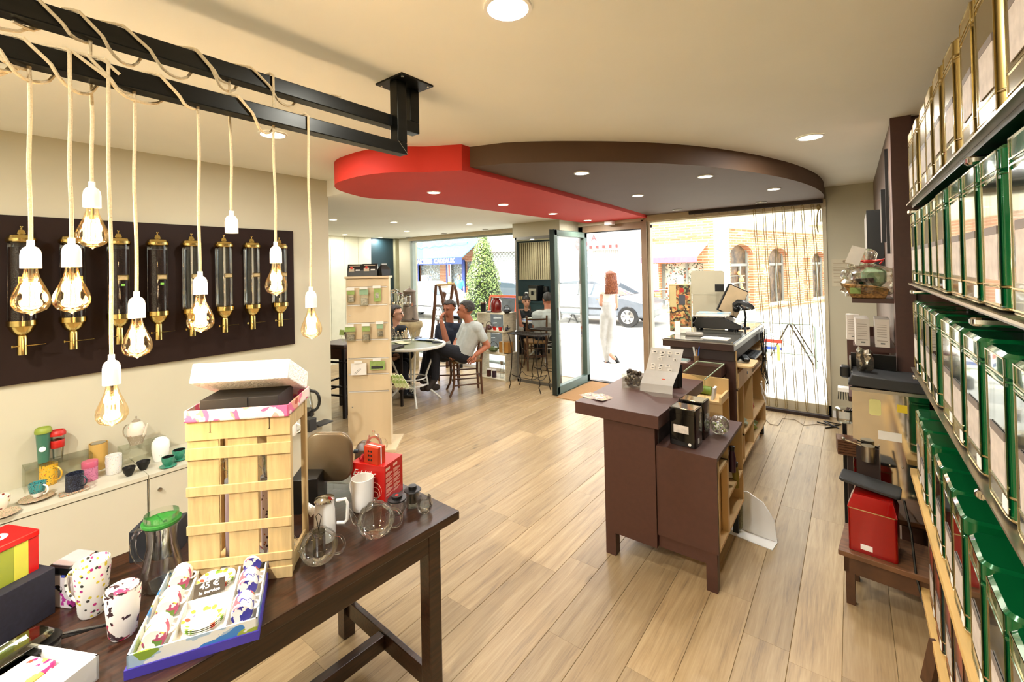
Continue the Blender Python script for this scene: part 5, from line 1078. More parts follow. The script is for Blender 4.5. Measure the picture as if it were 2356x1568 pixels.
obj('black_cables', mb, BLACK, T, smooth=60); mb = MB().tube([(.02, -.3, .0), (.06, -.28, -.12), (.05, -.2, -.2), (.02, -.22, -.1), (.03, -.3, .02)], .006, 6); obj('white_ribbon', mb, WPLAS, T)
def lump(name, label, cat, loc, sz, m, n=3, seed=1):
    rr = random.Random(seed); T = plainthing(name, label, cat, loc)
    bm = bmesh.new(); bmesh.ops.create_icosphere(bm, subdivisions=n, radius=1)
    mb = MB(); vs = []
    for v in bm.verts:
        k = 1+.25*math.sin(v.co.x*5+seed)+.2*math.sin(v.co.y*7+v.co.z*4+seed); vs.append((v.co.x*k*sz[0]/2, v.co.y*k*sz[1]/2, (v.co.z*k*.5+.5)*sz[2]))
    mb.add(vs, [[v.index for v in f.verts] for f in bm.faces]); bm.free(); obj('body', mb, m, T, smooth=25); return T
lump('crumpled_green_bag', 'crumpled lime green paper bag hanging at the till desk base', 'bag', (X2+.02, 3.35, .3), (.1, .22, .2), LIME, seed=3)
lump('brown_ribbon', 'bunch of brown ribbon hanging from the low cabinet end', 'ribbon', (X2+.04, 3.1, .47), (.05, .09, .13), mat('brown_ribbon', '#4a1f16', .5), seed=5)
lump('red_trinket', 'small red packet on the lower pigeonhole of the till desk', 'packet', (X2-.06, 4.6, .315), (.05, .07, .06), REDS, seed=7)
lump('white_folded_cloth', 'folded white cloths in the lower pigeonhole', 'cloth', (X2-.1, 4.1, .315), (.15, .2, .06), mat('mint_white_cloth', '#b5bfa6', .8), seed=9)
lump('green_cloth', 'green cloth on the bottom shelf of the till desk', 'cloth', (X2-.1, 4.65, .118), (.12, .2, .08), LIME, seed=10)
for k, (y, z, c, l) in enumerate(((2.66, .62, '#3a1f3a', 'dark purple bottle clipped under the cabinet top'), (2.74, .5, '#8a7a2a', 'mustard bottle hanging in the low cabinet'))):
    T = plainthing('spray_bottle', l, 'bottle', (XR-.01, y+.12, z-.15)); obj('bottle', MB().lathe([(0, 0), (.018, 0), (.02, .08), (.012, .12), (.012, .14), (0, .14)], n=14), mat('bottle_%d' % k, c, .3), T); obj('cap', MB().lathe([(.013, .12), (.015, .145), (0, .15)], n=12), BLACK, T)
T = plainthing('paper_sleeve', 'white paper sleeve standing in the low cabinet', 'paper', (XR-.05, 2.88, .396), .2); obj('sleeve', MB().box(-.02, -.04, 0, .03, .04, .14).rot(-.2, axis='X'), PAPER, T)
T = plainthing('dustpan', 'white dustpan with brush leaning against the low cabinet', 'dustpan', (-.52, 3.06, 0), -.15)
obj('pan', MB().prism([(-.12, .0), (.14, .0), (.12, .12), (.06, .2), (-.03, .235), (-.07, .22)], -.004, .004, lambda x, y, z: (x, z+y*.12, y)).box(-.12, -.1, 0, .14, .0, .004), WPLAS, T)
obj('brush', MB().rbox(0, .1, .06, .19, .025, 0, .03, ins=.008, fr=lambda x, y, z: (x-.07, -.03+z-.02, y+.01)), mat('brush_bristles', '#8f8a6a', .9, var=.2, scale=120, bump=.4), T)
T = plainthing('floor_cable', 'thin cable snaking along the floor under the rope blind', 'cable', P(1830, 975, z=.004))
pts = [P(u, v, z=.004)-T.location for u, v in ((1755, 958), (1772, 975), (1790, 978), (1800, 962), (1830, 965), (1850, 978), (1880, 975), (1898, 978), (1930, 975))]
obj('cable', MB().tube(pts, .003, 6), mat('beige_cable', '#8d7b60', .6), T); pts = [P(u, v, z=.006)-T.location for u, v in ((1880, 970), (1900, 975), (1925, 982), (1900, 984), (1935, 976), (1895, 968), (1930, 985))]; obj('coiled_end', MB().tube(pts, .006, 6), BLACK, T)
# rope blind in the shop window
rb = thing('rope_blind', 'blind of looped olive ropes on a dark rail in front of the shop window', 'blind', (-.9, 5.78, 0))
obj('top_rail', MB().box(-1.6, 5.76, 2.30, -.225, 5.81, 2.335).box(-1.6, 5.765, 2.293, -.225, 5.80, 2.30), DBROWN, rb); obj('bottom_rail', MB().box(-.83, 5.74, .0, -.215, 5.80, .03), DBROWN, rb)
OROPE = mat('olive_cord', '#a8935c', .9, var=.3, scale=140, bump=.4)
xt = [-.873, -.776, -.68, -.588, -.497, -.409, -.318]; xb_ = [-.777, -.70, -.606, -.507, -.412, -.318, -.232]
for a, b in zip(xt, xb_):
    zt, zb = 2.275, .06; pts = []
    for i in range(25): t = i/24; pts.append((a-.011+(b-a)*t+.002*math.sin(t*40), 5.77, zt+(zb-zt)*t))
    for i in range(1, 6): an = PI*i/6; pts.append((b-.011*math.cos(an), 5.77, zb-.012*math.sin(an)))
    for i in range(25): t = 1-i/24; pts.append((a+.011+(b-a)*t+.002*math.sin(t*37), 5.77, zt+(zb-zt)*t))
    for i in range(1, 6): an = PI*i/6; pts.append((a+.011*math.cos(an), 5.77, zt+.012*math.sin(an)))
    obj('rope_loop', MB().tube(pts, .0034, 6, closed=True), OROPE, rb)
    obj('rail_hook', MB().tube([(a, 5.77, 2.30), (a, 5.77, 2.285)], .003, 6), CHROME, rb)
for k in range(7): x = -1.53+k*.094; obj('rail_hook', MB().tube([(x, 5.77, 2.297), (x, 5.77, 2.27), (x+.004, 5.77, 2.265)], .0025, 5), CHROME, rb)
obj('knotted_rope_end', MB().ball((-.262, 5.77, 2.25), .022, 10, 6, 1.4).tube([(-.26, 5.77, 2.24), (-.275, 5.76, 2.15), (-.28, 5.76, 2.05), (-.27, 5.76, 1.98)], .006, 6), OROPE, rb)
# notice on the facade pier
T = thing('price_notice', 'white printed notice taped on the cream pier right of the window', 'notice', (-.09, 5.868, 1.55))
obj('sheet', MB().box(-.165, 5.866, 1.40, .06, 5.869, 1.69), mat('notice_sheet', '#c9bfa4', .7), T)
mb = MB()
for z, w in ((1.64, .18), (1.625, .16), (1.60, .1), (1.58, .17), (1.565, .12), (1.55, .17), (1.535, .13), (1.50, .18), (1.485, .14), (1.45, .18), (1.44, .1)): mb.box(-.15, 5.865, z, -.15+w, 5.866, z+.004)
mb.lathe([(0, 0), (.014, 0)], n=12, fr=lambda x, y, z: (-.055+x, 5.8655, 1.665+y)); obj('printed_lines', mb, mat('faded_print', '#9a8a70', .7), T)
# ------------------------------------------------------------------ tea tin shelves on the right
XS = .23
TW_, TD_, TH_ = .178, .20, .325
def make_tin(mbody, mface, mlabel, nm, H=TH_):
    t = thing('tea_tin', '', 'tin', (0, 0, 0), None, local=True)
    obj('tin_body', MB().rbox(TD_/2, 0, TD_, TW_, .032, .003, H*.84, n=5), mbody, t)
    obj('lid', MB().rbox(TD_/2, 0, TD_+.004, TW_+.004, .034, H*.835, H, n=5, ins=.008), mbody, t)
    for z in (.006, H*.15, H*.83): obj('rim_bead', MB().rbox(TD_/2, 0, TD_+.007, TW_+.007, .035, z-.003, z+.003, n=5, ins=.002), mbody if z > .05 else TINRIM, t)
    obj('front_face', MB().box(-.0015, -TW_/2+.022, .012, .001, TW_/2-.022, H*.80), mface, t)
    fr = MB(); a, b, c, d = -TW_/2+.02, TW_/2-.02, .012, H*.97
    for y in (a, b): fr.beam((-.002, y, c), (-.002, y, d), .002, .0025)
    for z in (c, H*.155, H*.825, H*.86, d): fr.beam((-.0025, a, z), (-.0025, b, z), .002, .003)
    obj('face_trim', fr, TINRIM, t)
    lb = obj('paper_label', MB().box(-.004, -TW_*.36, H*.19, -.0022, TW_*.22, H*.47), mlabel, t)
    obj('label_header', MB().box(-.0045, -TW_*.36, H*.47, -.0022, TW_*.22, H*.52), mat('label_grey', '#7a6e64', .6) if 'label_grey' not in bpy.data.materials else bpy.data.materials['label_grey'], t)
    obj('white_tag', MB().box(-.004, -TW_*.4, H*.05, -.0022, -TW_*.22, H*.135), WPLAS, t)
    return t
TL = mat('tin_paper_label', '#c9bdb0', .65, var=.12, scale=30)
GT = make_tin(GREEN, GREENF, TL, 'green'); AU = make_tin(GOLD, mat('gold_face', '#8f7d50', .22, .9, var=.03), TL, 'gold'); reg(GT)
LOWM = mat('slate_green_tin', '#1e3a38', .2, .3, coat=.5); REDF = mat('orange_photo_face', '#b5503a', .3, var=.4, scale=9, col2='#3a1f1c')
LT = make_tin(LOWM, REDF, TL, 'low'); reg(LT)
nw = ['farthest', 'second from the far end', 'third from the far end', 'fourth from the far end', 'fifth from the far end', 'sixth from the far end', 'seventh from the far end', 'eighth from the far end', 'ninth from the far end', 'tenth from the far end', 'eleventh from the far end', 'twelfth from the far end']
def row(src, y_far, z, n, text_, grp, pitch=.191, jit=.006, x=XS, used=[], gaps=()):
    y = y_far+pitch
    for i in range(n):
        y -= pitch+(.045 if i in gaps else 0); j = R_.uniform(0, jit)
        lab = '%s, %s' % (text_, nw[i])
        lc = (x+j, y+R_.uniform(-.002, .002), z)
        if src not in used: used.append(src); o = src; o.location = lc; o['label'] = lab
        else: o = dup(src, lc, lab)
        o['group'] = grp; o.rotation_euler = (0, 0, R_.uniform(-.02, .02))
row(AU, 2.76, 1.928, 11, 'gold tea tin with paper label on the top shelf', 'gold tea tins on the top shelf', gaps=(2, 6, 8))
row(GT, 2.76, 1.548, 11, 'glossy green tea tin on the second shelf', 'green tea tins on the second shelf', gaps=(1, 5, 8))
row(GT, 2.76, 1.142, 11, 'green tea tin on the third shelf', 'green tea tins on the third shelf', gaps=(4, 7))
row(GT, 2.82, .612, 11, 'green tea tin on the wooden fourth shelf', 'green tea tins on the fourth shelf', gaps=(3, 6))
for o in list(COL.objects):
    pass
row(LT, 2.5, .21, 8, 'slate tin with orange picture, low shelf', 'dark tins on the low shelf', x=XS+.005)
sf = thing('steel_tin_shelf', 'wall shelving with thin steel edged boards holding the tea tins', 'shelving', (.35, 1.7, 0))
SHM = mat('shelf_steel_edge', '#a79c86', .3, .9, var=.05)
for z in (1.925, 1.545, 1.139):
    b = obj('shelf_board', MB().box(XS-.010, .2, z-.006, .47, 2.88, z), SHM, sf); obj('shelf_underside', MB().box(XS+.01, .2, z-.02, .47, 2.87, z-.0065), BLACKM, b)
    for y in (2.84, 1.5, .5): obj('chrome_bracket', MB().rbox(.30, y, .16, .035, .017, z-.05, z-.03, ins=.005), CHROME, sf)
for z in (.61, .205): obj('wooden_shelf', MB().box(XS-.016, .2, z-.028, .47, 3.0, z-.001), mat('pale_shelf_wood', '#d8b06a', .5, var=.08, stretch=(6, .6, 6)) if z > .5 else bpy.data.materials['pale_shelf_wood'], sf)
obj('back_panel', MB().box(.47, .1, 0, .49, 3.05, 2.46), DBROWN, sf); obj('shelf_upright', MB().box(.44, 3.0, 0, .49, 3.05, 2.46), DBROWN, sf)
# steel coffee grinder cabinet
gm = thing('steel_machine_cabinet', 'polished steel machine cabinet with a black top and taped yellow notes', 'machine', (.1, 3.15, 0))
Y0 = 3.06
obj('mirror_front', MB().box(-.012, Y0, .28, .30, Y0+.012, .965), CHROME, gm); obj('side_body', MB().box(-.01, Y0+.012, .3, .30, 3.31, .96), BLACKM, gm)
obj('front_lip', MB().box(-.018, Y0-.012, .955, .30, Y0+.01, .972), STEEL, gm); obj('black_top', MB().prism([(-.028, .985), (.30, .975), (.30, 1.03), (-.012, 1.045)], Y0-.03, 3.31, lambda x, y, z: (x, z, y)), DGREY, gm, bevel=.006)
obj('inner_hood', MB().box(-.012, Y0+.22, 1.03, .19, 3.31, 1.12), BLACKM, gm); obj('hood_edge', MB().box(-.02, Y0+.1, .98, -.012, 3.31, 1.1), STEEL, gm)
obj('taped_note', MB().rbox(.085, .875, .05, .085, .012, 0, .001, fr=lambda x, y, z: (x, Y0-.001-z, y)), mat('pale_yellow_note', '#d8d28a', .7), gm); obj('taped_note', MB().box(.175, Y0-.002, .865, .215, Y0-.001, .905), mat('yellow_note', '#e6c82c', .7), gm)
obj('taped_note', MB().box(.095, Y0-.002, .71, .19, Y0-.001, .755), PAPER, gm)
obj('outlet_cylinder', MB().lathe([(0, 0), (.03, 0), (.03, .08), (0, .08)], n=20, fr=lambda x, y, z: (.05+x, Y0-.05+y, .68-z)), STEEL, gm); obj('lever', MB().beam((-.05, Y0-.03, .685), (.04, Y0-.03, .665), .006, .006).ball((-.055, Y0-.03, .688), .01, 8, 6), CHROME, gm)
obj('black_side_plate', MB().box(.0, Y0-.03, .35, .098, Y0-.012, .66), DBROWN, gm); obj('plate_edge', MB().box(.096, Y0-.034, .32, .1, Y0-.01, .67), STEEL, gm)
for x in (.14, .19): obj('screw', MB().lathe([(0, .003), (.005, 0)], n=10, fr=lambda a, b, c, x=x: (x+a, Y0-.001-c, .58+b)), CHROME, gm)
T = plainthing('wooden_knock_block', 'bundle of thin wooden strips beside the steel machine', 'wood strips', (-.035, 3.08, .60), .1)
for k in range(6): obj('strip', MB().box(-.05, -.05, k*.014, .03+.004*(k % 3), .05, k*.014+.011), WALNUT, T)
obj('support', MB().box(-.005, -.02, -.6, .02, .02, 0), DBROWN, T)
T = plainthing('black_brush', 'small black brush hanging at the left side of the steel machine', 'brush', (-.05, 3.12, .93)); obj('head', MB().box(-.025, -.03, 0, .025, .03, .02), WPLAS, T); 
mb = MB()
for i in range(5):
    for j in range(4): mb.beam((-.02+i*.01, -.02+j*.013, 0), (-.024+i*.012, -.024+j*.016, -.045), .004, .004)
obj('bristles', mb, BLACK, T)
T = plainthing('black_grip', 'black rubber grip with an orange edge left of the machine top', 'handle', (-.04, 3.12, 1.03)); obj('grip', MB().rbox(0, 0, .045, .06, .012, -.02, .045, ins=.008), BLACK, T)
T = plainthing('glass_canister', 'round clear glass canister with steel lid low beside the machine', 'canister', (-.05, 3.2, .73)); obj('glass', MB().lathe(cup_prof(.04, .07), n=20), GLASS, T); obj('lid', MB().lathe([(.04, .07), (.042, .08), (0, .085)], n=20), CHROME, T); obj('stand_post', MB().box(-.01, -.01, -.73, .01, .01, 0), BLACKM, T)
# wall shelves with basket and boxes
ws = thing('brown_wall_shelf', 'brown wall shelves on the right carrying a gift basket and white boxes', 'shelving', (.1, 3.6, 0))
obj('shelf_board', MB().box(.0, 3.42, 1.405, .198, 3.9, 1.43), COUNTER, ws); obj('shelf_board', MB().box(.0, 3.42, 1.115, .198, 3.9, 1.145), COUNTER, ws); obj('shelf_board', MB().box(-.03, 3.42, .80, .198, 4.0, .83), COUNTER, ws)
obj('end_panel', MB().box(-.035, 3.98, .78, .198, 4.0, 1.2), COUNTER, ws)
T = thing('gift_basket', 'cellophane wrapped wicker gift basket tied with a red ribbon', 'gift basket', (.08, 3.55, 1.43))
WICK = mat('woven_wicker', '#a87a3f', .8, var=.35, scale=70, bump=.6, stretch=(1, 1, 2))
obj('basket', MB().prism([(-.045, 1.52), (-.0, 1.432), (.16, 1.432), (.18, 1.49), (.1, 1.51), (.03, 1.515)], 3.44, 3.62, lambda x, y, z: (x, z, y)), WICK, T, bevel=.006)
obj('green_packet', MB().box(-.01, 3.434, 1.46, .045, 3.44, 1.495), LIME, T); obj('brown_boxes', MB().box(.0, 3.46, 1.5, .09, 3.6, 1.53).rot(-.5, (.05, 3.5, 1.52), 'Y').box(.02, 3.46, 1.52, .11, 3.58, 1.55).rot(-.1, (.05, 3.5, 1.52), 'Y'), DBROWN, T)
obj('green_pouch', MB().rbox(.11, 3.53, .12, .1, .03, 1.5, 1.62, ins=.03), MINT, T)
bm = bmesh.new(); bmesh.ops.create_icosphere(bm, subdivisions=4, radius=1); vs = []
for v in bm.verts:
    z = v.co.z; k = 1+.06*math.sin(14*math.atan2(v.co.y, v.co.x)+z*5)+.05*math.sin(23*z+v.co.x*9)
    w = (.135 if z < .1 else max(.022, .135*(1-(z-.1)/.32))) if z < .42 else .03+.05*(z-.42)
    ang_ = math.atan2(v.co.y, v.co.x); rxy = math.hypot(v.co.x, v.co.y)
    rr = w*min(1, rxy*1.6)*k; zz = 1.435+(z+1)/2*.30
    vs.append((.085+rr*math.cos(ang_), 3.53+rr*.8*math.sin(ang_), zz))
mb = MB().add(vs, [[v.index for v in f.verts] for f in bm.faces]); bm.free(); obj('cellophane_wrap', mb, CELLO, T, smooth=20)
obj('ribbon', MB().lathe([(.028, -.01), (.033, 0), (.028, .01)], (.085, 3.53, 1.655), 16).tube([(.06, 3.5, 1.655), (.02, 3.48, 1.665), (.03, 3.49, 1.64)], .007, 6).tube([(.11, 3.5, 1.655), (.16, 3.48, 1.665), (.14, 3.49, 1.64)], .007, 6), REDS, T)
obj('greeting_card', MB().box(-.01, 3.47, 1.64, .06, 3.472, 1.75).rot(.35, (.02, 3.47, 1.7), 'Y'), PAPER, T)
T = plainthing('wrapped_bottle', 'small cellophane wrapped bottle left of the gift basket', 'bottle', (.0, 3.66, 1.43)); obj('wrap', MB().lathe([(0, 0), (.035, .0), (.035, .12), (.012, .17), (.02, .21), (.005, .2)], n=12), CELLO, T, smooth=20); obj('bottle', MB().lathe([(0, .003), (.022, .003), (.022, .1), (.01, .13), (.01, .16), (0, .16)], n=14), WALNUT, T)
for x, y, l in ((.045, 3.46, 'white printed carton, left in front on the brown shelf'), (.14, 3.45, 'white printed carton, right in front on the brown shelf'), (.04, 3.58, 'white carton behind the left front one'), (.14, 3.57, 'white carton behind the right front one'), (.0, 3.7, 'tall white leaflet carton at the back left of the brown shelf')):
    T = plainthing('white_carton', l, 'box', (x, y, 1.145), R_.uniform(-.06, .06), 'white cartons on the brown shelf'); obj('carton', MB().box(-.034, -.035, 0, .034, .035, .165), mat('white_tea_carton', '#d9cfc2', .6, var=.05) if 'white_tea_carton' not in bpy.data.materials else bpy.data.materials['white_tea_carton'], T, bevel=.0015)
    mb = MB()
    for k in range(6): mb.box(-.024, -.0358, .06+k*.014, .02, -.035, .063+k*.014)
    mb.box(-.024, -.0358, .035, .024, -.035, .04); obj('fine_print', mb, mat('grey_print', '#a59a8c', .7) if 'grey_print' not in bpy.data.materials else bpy.data.materials['grey_print'], T); obj('tiny_logo', MB().box(-.008, -.0358, .018, .012, -.035, .026), mat('slate_print', '#66655f', .6) if 'slate_print' not in bpy.data.materials else bpy.data.materials['slate_print'], T)
lump('foil_bag', 'crumpled silver foil bag on the black machine top', 'bag', (.045, 3.17, 1.042), (.07, .07, .12), mat('crumpled_foil', '#c9bfae', .2, .9, var=.2, scale=30, bump=.8), seed=4)
obj_ = plainthing('dark_box', 'dark box standing on the lowest brown wall shelf', 'box', (.05, 3.52, .83)); obj('box', MB().box(-.06, -.06, 0, .1, .1, .16), DBROWN, obj_)
# framed panel edge-on on brown wall
T = thing('framed_picture', 'dark framed picture seen edge-on on the brown wall', 'picture', (.17, 4.4, 1.95)); obj('frame', MB().box(.165, 3.75, 1.78, .195, 3.9, 2.12), BLACK, T); obj('white_canvas', MB().box(.10, 4.3, 1.62, .165, 4.9, 2.02), mat('grey_white_canvas', '#9a9488', .6), T); obj('dark_side', MB().box(.10, 4.28, 1.60, .196, 4.3, 2.04), BLACK, T); obj('wall_rod', MB().box(.18, 3.6, 1.7, .196, 3.62, 2.35), BLACK, T)
# low stool with red tin
T = thing('low_bench', 'low worn wooden bench with square legs beneath the red tin', 'bench', (.08, 2.8, 0), local=True, rz=-.08)
BW_ = mat('worn_brown_wood', '#5a3a22', .5, var=.2, scale=10, stretch=(1, 4, 1))
obj('seat', MB().box(-.15, -.14, .235, .24, .16, .26), mat('worn_bench_top', '#7a5233', .5, var=.2, scale=12, stretch=(.6, 6, 1)), T, bevel=.003); obj('apron', MB().box(-.13, -.12, .155, .22, -.10, .235).box(-.13, .12, .155, .22, .14, .235).box(-.13, -.12, .155, -.11, .14, .235), BW_, T)
for x in (-.125, .17):
    for y in (-.115, .1): obj('leg', MB().box(x, y, 0, x+.035, y+.035, .235), BW_, T)
T = thing('red_square_tin', 'glossy red square tin with tilted lid facets standing on the low bench', 'tin', (.06, 2.78, .26), local=True, rz=-.1)
RT = mat('metallic_red_tin', '#a30d08', .18, .5, var=.03, coat=.7)
obj('tin_body', MB().rbox(0, 0, .185, .17, .014, 0, .205, ins=.002), RT, T); obj('lid', MB().add([(-.095, -.087, .205), (.095, -.087, .205), (.095, .087, .205), (-.095, .087, .205), (-.075, -.02, .25), (.075, -.02, .25), (.075, .07, .26), (-.075, .07, .26)], [(0, 1, 5, 4), (1, 2, 6, 5), (2, 3, 7, 6), (3, 0, 4, 7), (4, 5, 6, 7), (3, 2, 1, 0)]), RT, T, bevel=.004)
obj('white_tag', MB().box(-.045, -.0862, .02, .0, -.0852, .045), WPLAS, T); obj('lid_gap', MB().rbox(0, 0, .187, .172, .014, .203, .207), TINRIM, T)
T = thing('black_tray', 'black flat tray resting on the red tin', 'tray', (.05, 2.86, .53), local=True, rz=-.1); obj('tray', MB().rbox(0, 0, .24, .14, .02, 0, .018, ins=.004).rot(.12, axis='Y'), DGREY, T)
T = thing('black_cable', 'black cable hanging down behind the low bench', 'cable', (.2, 2.7, .3)); obj('cable', MB().tube([(.17, 2.72, .55), (.19, 2.69, .42), (.2, 2.66, .25), (.23, 2.6, .1), (.26, 2.5, .02)], .005, 6), BLACK, T)
T = thing('leaning_board', 'dark board leaning at the lower right beside the tins', 'board', (.22, 2.1, 0)); obj('board', MB().beam((.20, 2.35, 0), (.225, 2.3, .2), .02, .05), BW_, T)
# ------------------------------------------------------------------ people
def person(name, label, caps, mats, vox=.008, head=None, hair=None, hands=(), extras=None, group=None):
    """caps: [(p0, r0, p1, r1, material key)], head = (centre, forward, up, scale). Everything is fused into one body surface."""
    keys = list(mats); base = Vector(caps[0][0]); base.z = min(min(c[0][2], c[2][2]) for c in caps)
    mb = MB(); segs = []
    def cap(p0, r0, p1, r1, key, sxy=None):
        p0, p1 = Vector(p0), Vector(p1); d = p1-p0; L = d.length; n = max(2, int(L/.03)+1)
        pts = []; rs = []
        for i in range(-3, 1): a = i/3*PI/2; pts.append(p0+d.normalized()*r0*math.sin(a)); rs.append(max(r0*math.cos(a), .001))
        for i in range(1, n): pts.append(p0+d*i/n); rs.append(r0+(r1-r0)*i/n)
        for i in range(0, 4): a = i/3*PI/2; pts.append(p1+d.normalized()*r1*math.sin(a)); rs.append(max(r1*math.cos(a), .001))
        mb.tube(pts, rs, 14); segs.append((p0, r0, p1, r1, key))
    for c in caps: cap(*c)
    hd = None
    if head:
        c, fw, up, sc = Vector(head[0]), Vector(head[1]).normalized(), Vector(head[2]).normalized(), head[3]
        sd = fw.cross(up).normalized(); up = sd.cross(fw).normalized()
        def hp(x, y, z, c=c, sd=sd, fw=fw, up=up, sc=sc): return c+(sd*x+fw*y+up*z)*sc
        def ell(cx, cy, cz, rx, ry, rz): mb.lathe([(math.sin(PI*i/10), -math.cos(PI*i/10)) for i in range(11)], n=18, fr=lambda x, y, z: tuple(hp(cx+x*rx, cy+y*ry, cz+z*rz)))
        ell(0, -.012, .03, .077, .096, .092); ell(0, .02, -.035, .062, .07, .075); ell(0, .05, -.075, .04, .036, .03)
        cap(hp(0, .088, .02), .010*sc, hp(0, .108, -.022), .015*sc, 'skin'); cap(hp(-.02, .082, -.058), .010*sc, hp(.02, .082, -.058), .010*sc, 'skin')
        for s in (-1, 1): cap(hp(s*.077, -.005, .02), .014*sc, hp(s*.08, -.012, -.02), .009*sc, 'skin'); cap(hp(s*.045, .07, .035), .012*sc, hp(s*.015, .082, .036), .012*sc, 'skin')
        segs.append((hp(0, 0, .06), .09*sc, hp(0, .02, -.06), .07*sc, 'skin'))
        hd = hp
    me = bpy.data.meshes.new('tmp'); me.from_pydata(mb.v, [], mb.f); to = bpy.data.objects.new('tmp', me); COL.objects.link(to)
    rm = to.modifiers.new('r', 'REMESH'); rm.mode = 'VOXEL'; rm.voxel_size = vox; rm.use_smooth_shade = True
    sm = to.modifiers.new('s', 'SMOOTH'); sm.factor = .5; sm.iterations = 3
    ev = bpy.data.meshes.new_from_object(to.evaluated_get(bpy.context.evaluated_depsgraph_get())); COL.objects.unlink(to); bpy.data.objects.remove(to)
    bm = bmesh.new(); bm.from_mesh(ev)
    for v in bm.verts: v.co -= base
    T = thing(name, label, 'person', tuple(base), group)
    info = [(a-base, r0, b-base, r1, keys.index(k)) for a, r0, b, r1, k in segs]
    for f in bm.faces:
        p = f.calc_center_median(); best = 9; bi = 0
        for a, r0, b, r1, k in info:
            d = b-a; t = max(0, min(1, (p-a).dot(d)/max(d.length_squared, 1e-9))); dd = (p-a-d*t).length/(r0+(r1-r0)*t)
            if dd < best: best = dd; bi = k
        f.material_index = bi; f.smooth = True
    # hands: palm with four unequal fingers and a thumb, joined to the body mesh
    for w, dr, nr, sc, curl in hands:
        w = Vector(w)-base; dr = Vector(dr).normalized(); nr = Vector(nr); nr = (nr-dr*nr.dot(dr)).normalized(); sd = dr.cross(nr)
        h = MB(); rr = [.02, .026, .028, .022]; h.tube([w+dr*t*sc for t in (-.015, .02, .055, .085)], [x*sc for x in rr], 10, sq=.6)
        for i, (off, L) in enumerate(((-.030, .062), (-.011, .075), (.009, .07), (.027, .054))):
            p = w+(dr*.078+sd*off)*sc; q = dr; pts = [p-dr*.02*sc, p]
            for k in range(3): q = (q-nr*curl*(.55+.2*k)).normalized(); p = p+q*L*sc*(.45, .32, .23)[k]; pts.append(p)
            h.tube(pts, [.0085*sc, .009*sc, .0085*sc, .0075*sc, .0055*sc], 7)
        p = w+(dr*.02-sd*.022)*sc; h.tube([p, p+(dr*.03-sd*.022)*sc, p+(dr*.055-sd*.026-nr*.008)*sc, p+(dr*.078-sd*.02-nr*.016)*sc], [.012*sc, .0115*sc, .01*sc, .007*sc], 7)
        vs = [bm.verts.new(v) for v in h.v]; ki = keys.index('skin')
        for f in h.f:
            try: nf = bm.faces.new([vs[i] for i in f]); nf.material_index = ki; nf.smooth = True
            except ValueError: pass
    ev.materials.clear()
    for k in keys: ev.materials.append(mats[k])
    bm.to_mesh(ev); bm.free(); ev.name = 'body'
    o = bpy.data.objects.new('body', ev); COL.objects.link(o); o.parent = T
    if hd:
        e = MB()
        for s in (-1, 1): q = hd(s*.032, .086, .022); e.ball(q, .0105*head[3], 8, 6)
        obj('eyes', e, mat('eye_white_brown', '#3a2a20', .2) if 'eye_white_brown' not in bpy.data.materials else bpy.data.materials['eye_white_brown'], T)
        l_ = MB(); l_.tube([hd(-.024, .086, -.058), hd(0, .095, -.056), hd(.024, .086, -.058)], [.003*head[3], .0065*head[3], .003*head[3]], 8); obj('lips', l_, mat('lips', '#94503f', .5) if 'lips' not in bpy.data.materials else bpy.data.materials['lips'], T)
        b_ = MB()
        for s in (-1, 1): b_.tube([hd(s*.048, .08, .045), hd(s*.03, .09, .052), hd(s*.014, .09, .046)], .003*head[3], 6)
        hm = hair[1]; obj('eyebrows', b_, hm, T)
        # hair: cap over the skull, open at the face
        bm = bmesh.new(); bmesh.ops.create_icosphere(bm, subdivisions=4, radius=1); mbh = MB(); keep = {}
        vs = []
        st = hair[0]
        for v in bm.verts:
            x, y, z = v.co; k = 1+.03*math.sin(x*17+z*9)+.025*math.sin(y*21+x*6)
            vs.append(hd(x*.085*k, -.018+y*.104*k, .036+z*.099*k))
        fs = []
        for f in bm.faces:
            cx, cy, cz = f.calc_center_median(); front = .28 if st == 'short' else .3
            ok = cz > (.30+.35*max(0, cy) if cy > .05 else -.55-.2*cy if st == 'short' else -.75)
            if cy > .25 and cz < .55: ok = False
            if st == 'bangs' and cy > .25 and cz > .2: ok = True
            if abs(cx) > .55 and cz < -.05 and cy > -.25 and st == 'short': ok = False
            if ok: fs.append([v.index for v in f.verts])
        mbh.add(vs, fs); bm.free()
        if st in ('bun', 'bangs'): q = hd(0, -.08 if st == 'bun' else -.03, .08 if st == 'bun' else .14); mbh.ball(q, .042*head[3], 12, 8)
        if st == 'long':
            for i in range(46):
                a = PI*(.02+.96*i/45); x0, y0 = .08*math.cos(a), -.02-.085*math.sin(a)
                for lay in (0, 1):
                    pts = []
                    for k in range(12): t = k/11; ph = i*1.3+lay*2; pts.append(hd(x0*(1+.55*t)+.012*math.sin(t*16+ph), y0*(1+.2*t)-.01*lay+.012*math.cos(t*16+ph), .06-.33*t+(.03 if lay else 0)))
                    mbh.tube(pts, [.011*head[3]*(1-.5*(k/11)) for k in range(12)], 5)
        ho = obj('hair', mbh, hm, T, smooth=70)
        so = ho.modifiers.new('t', 'SOLIDIFY'); so.thickness = .008; so.offset = 0
    if extras: extras(T, hd)
    return T
LR = -RR; UP = Vector((0, 0, 1)); FWD = Vector((FF.x, FF.y, 0)).normalized()
def J(u, v, d): return P(u, v, d=d)
SK2 = mat('tanned_skin', '#a8684a', .55, var=.04, scale=12); SK3 = mat('fair_skin', '#c48f72', .5, var=.03, scale=12)
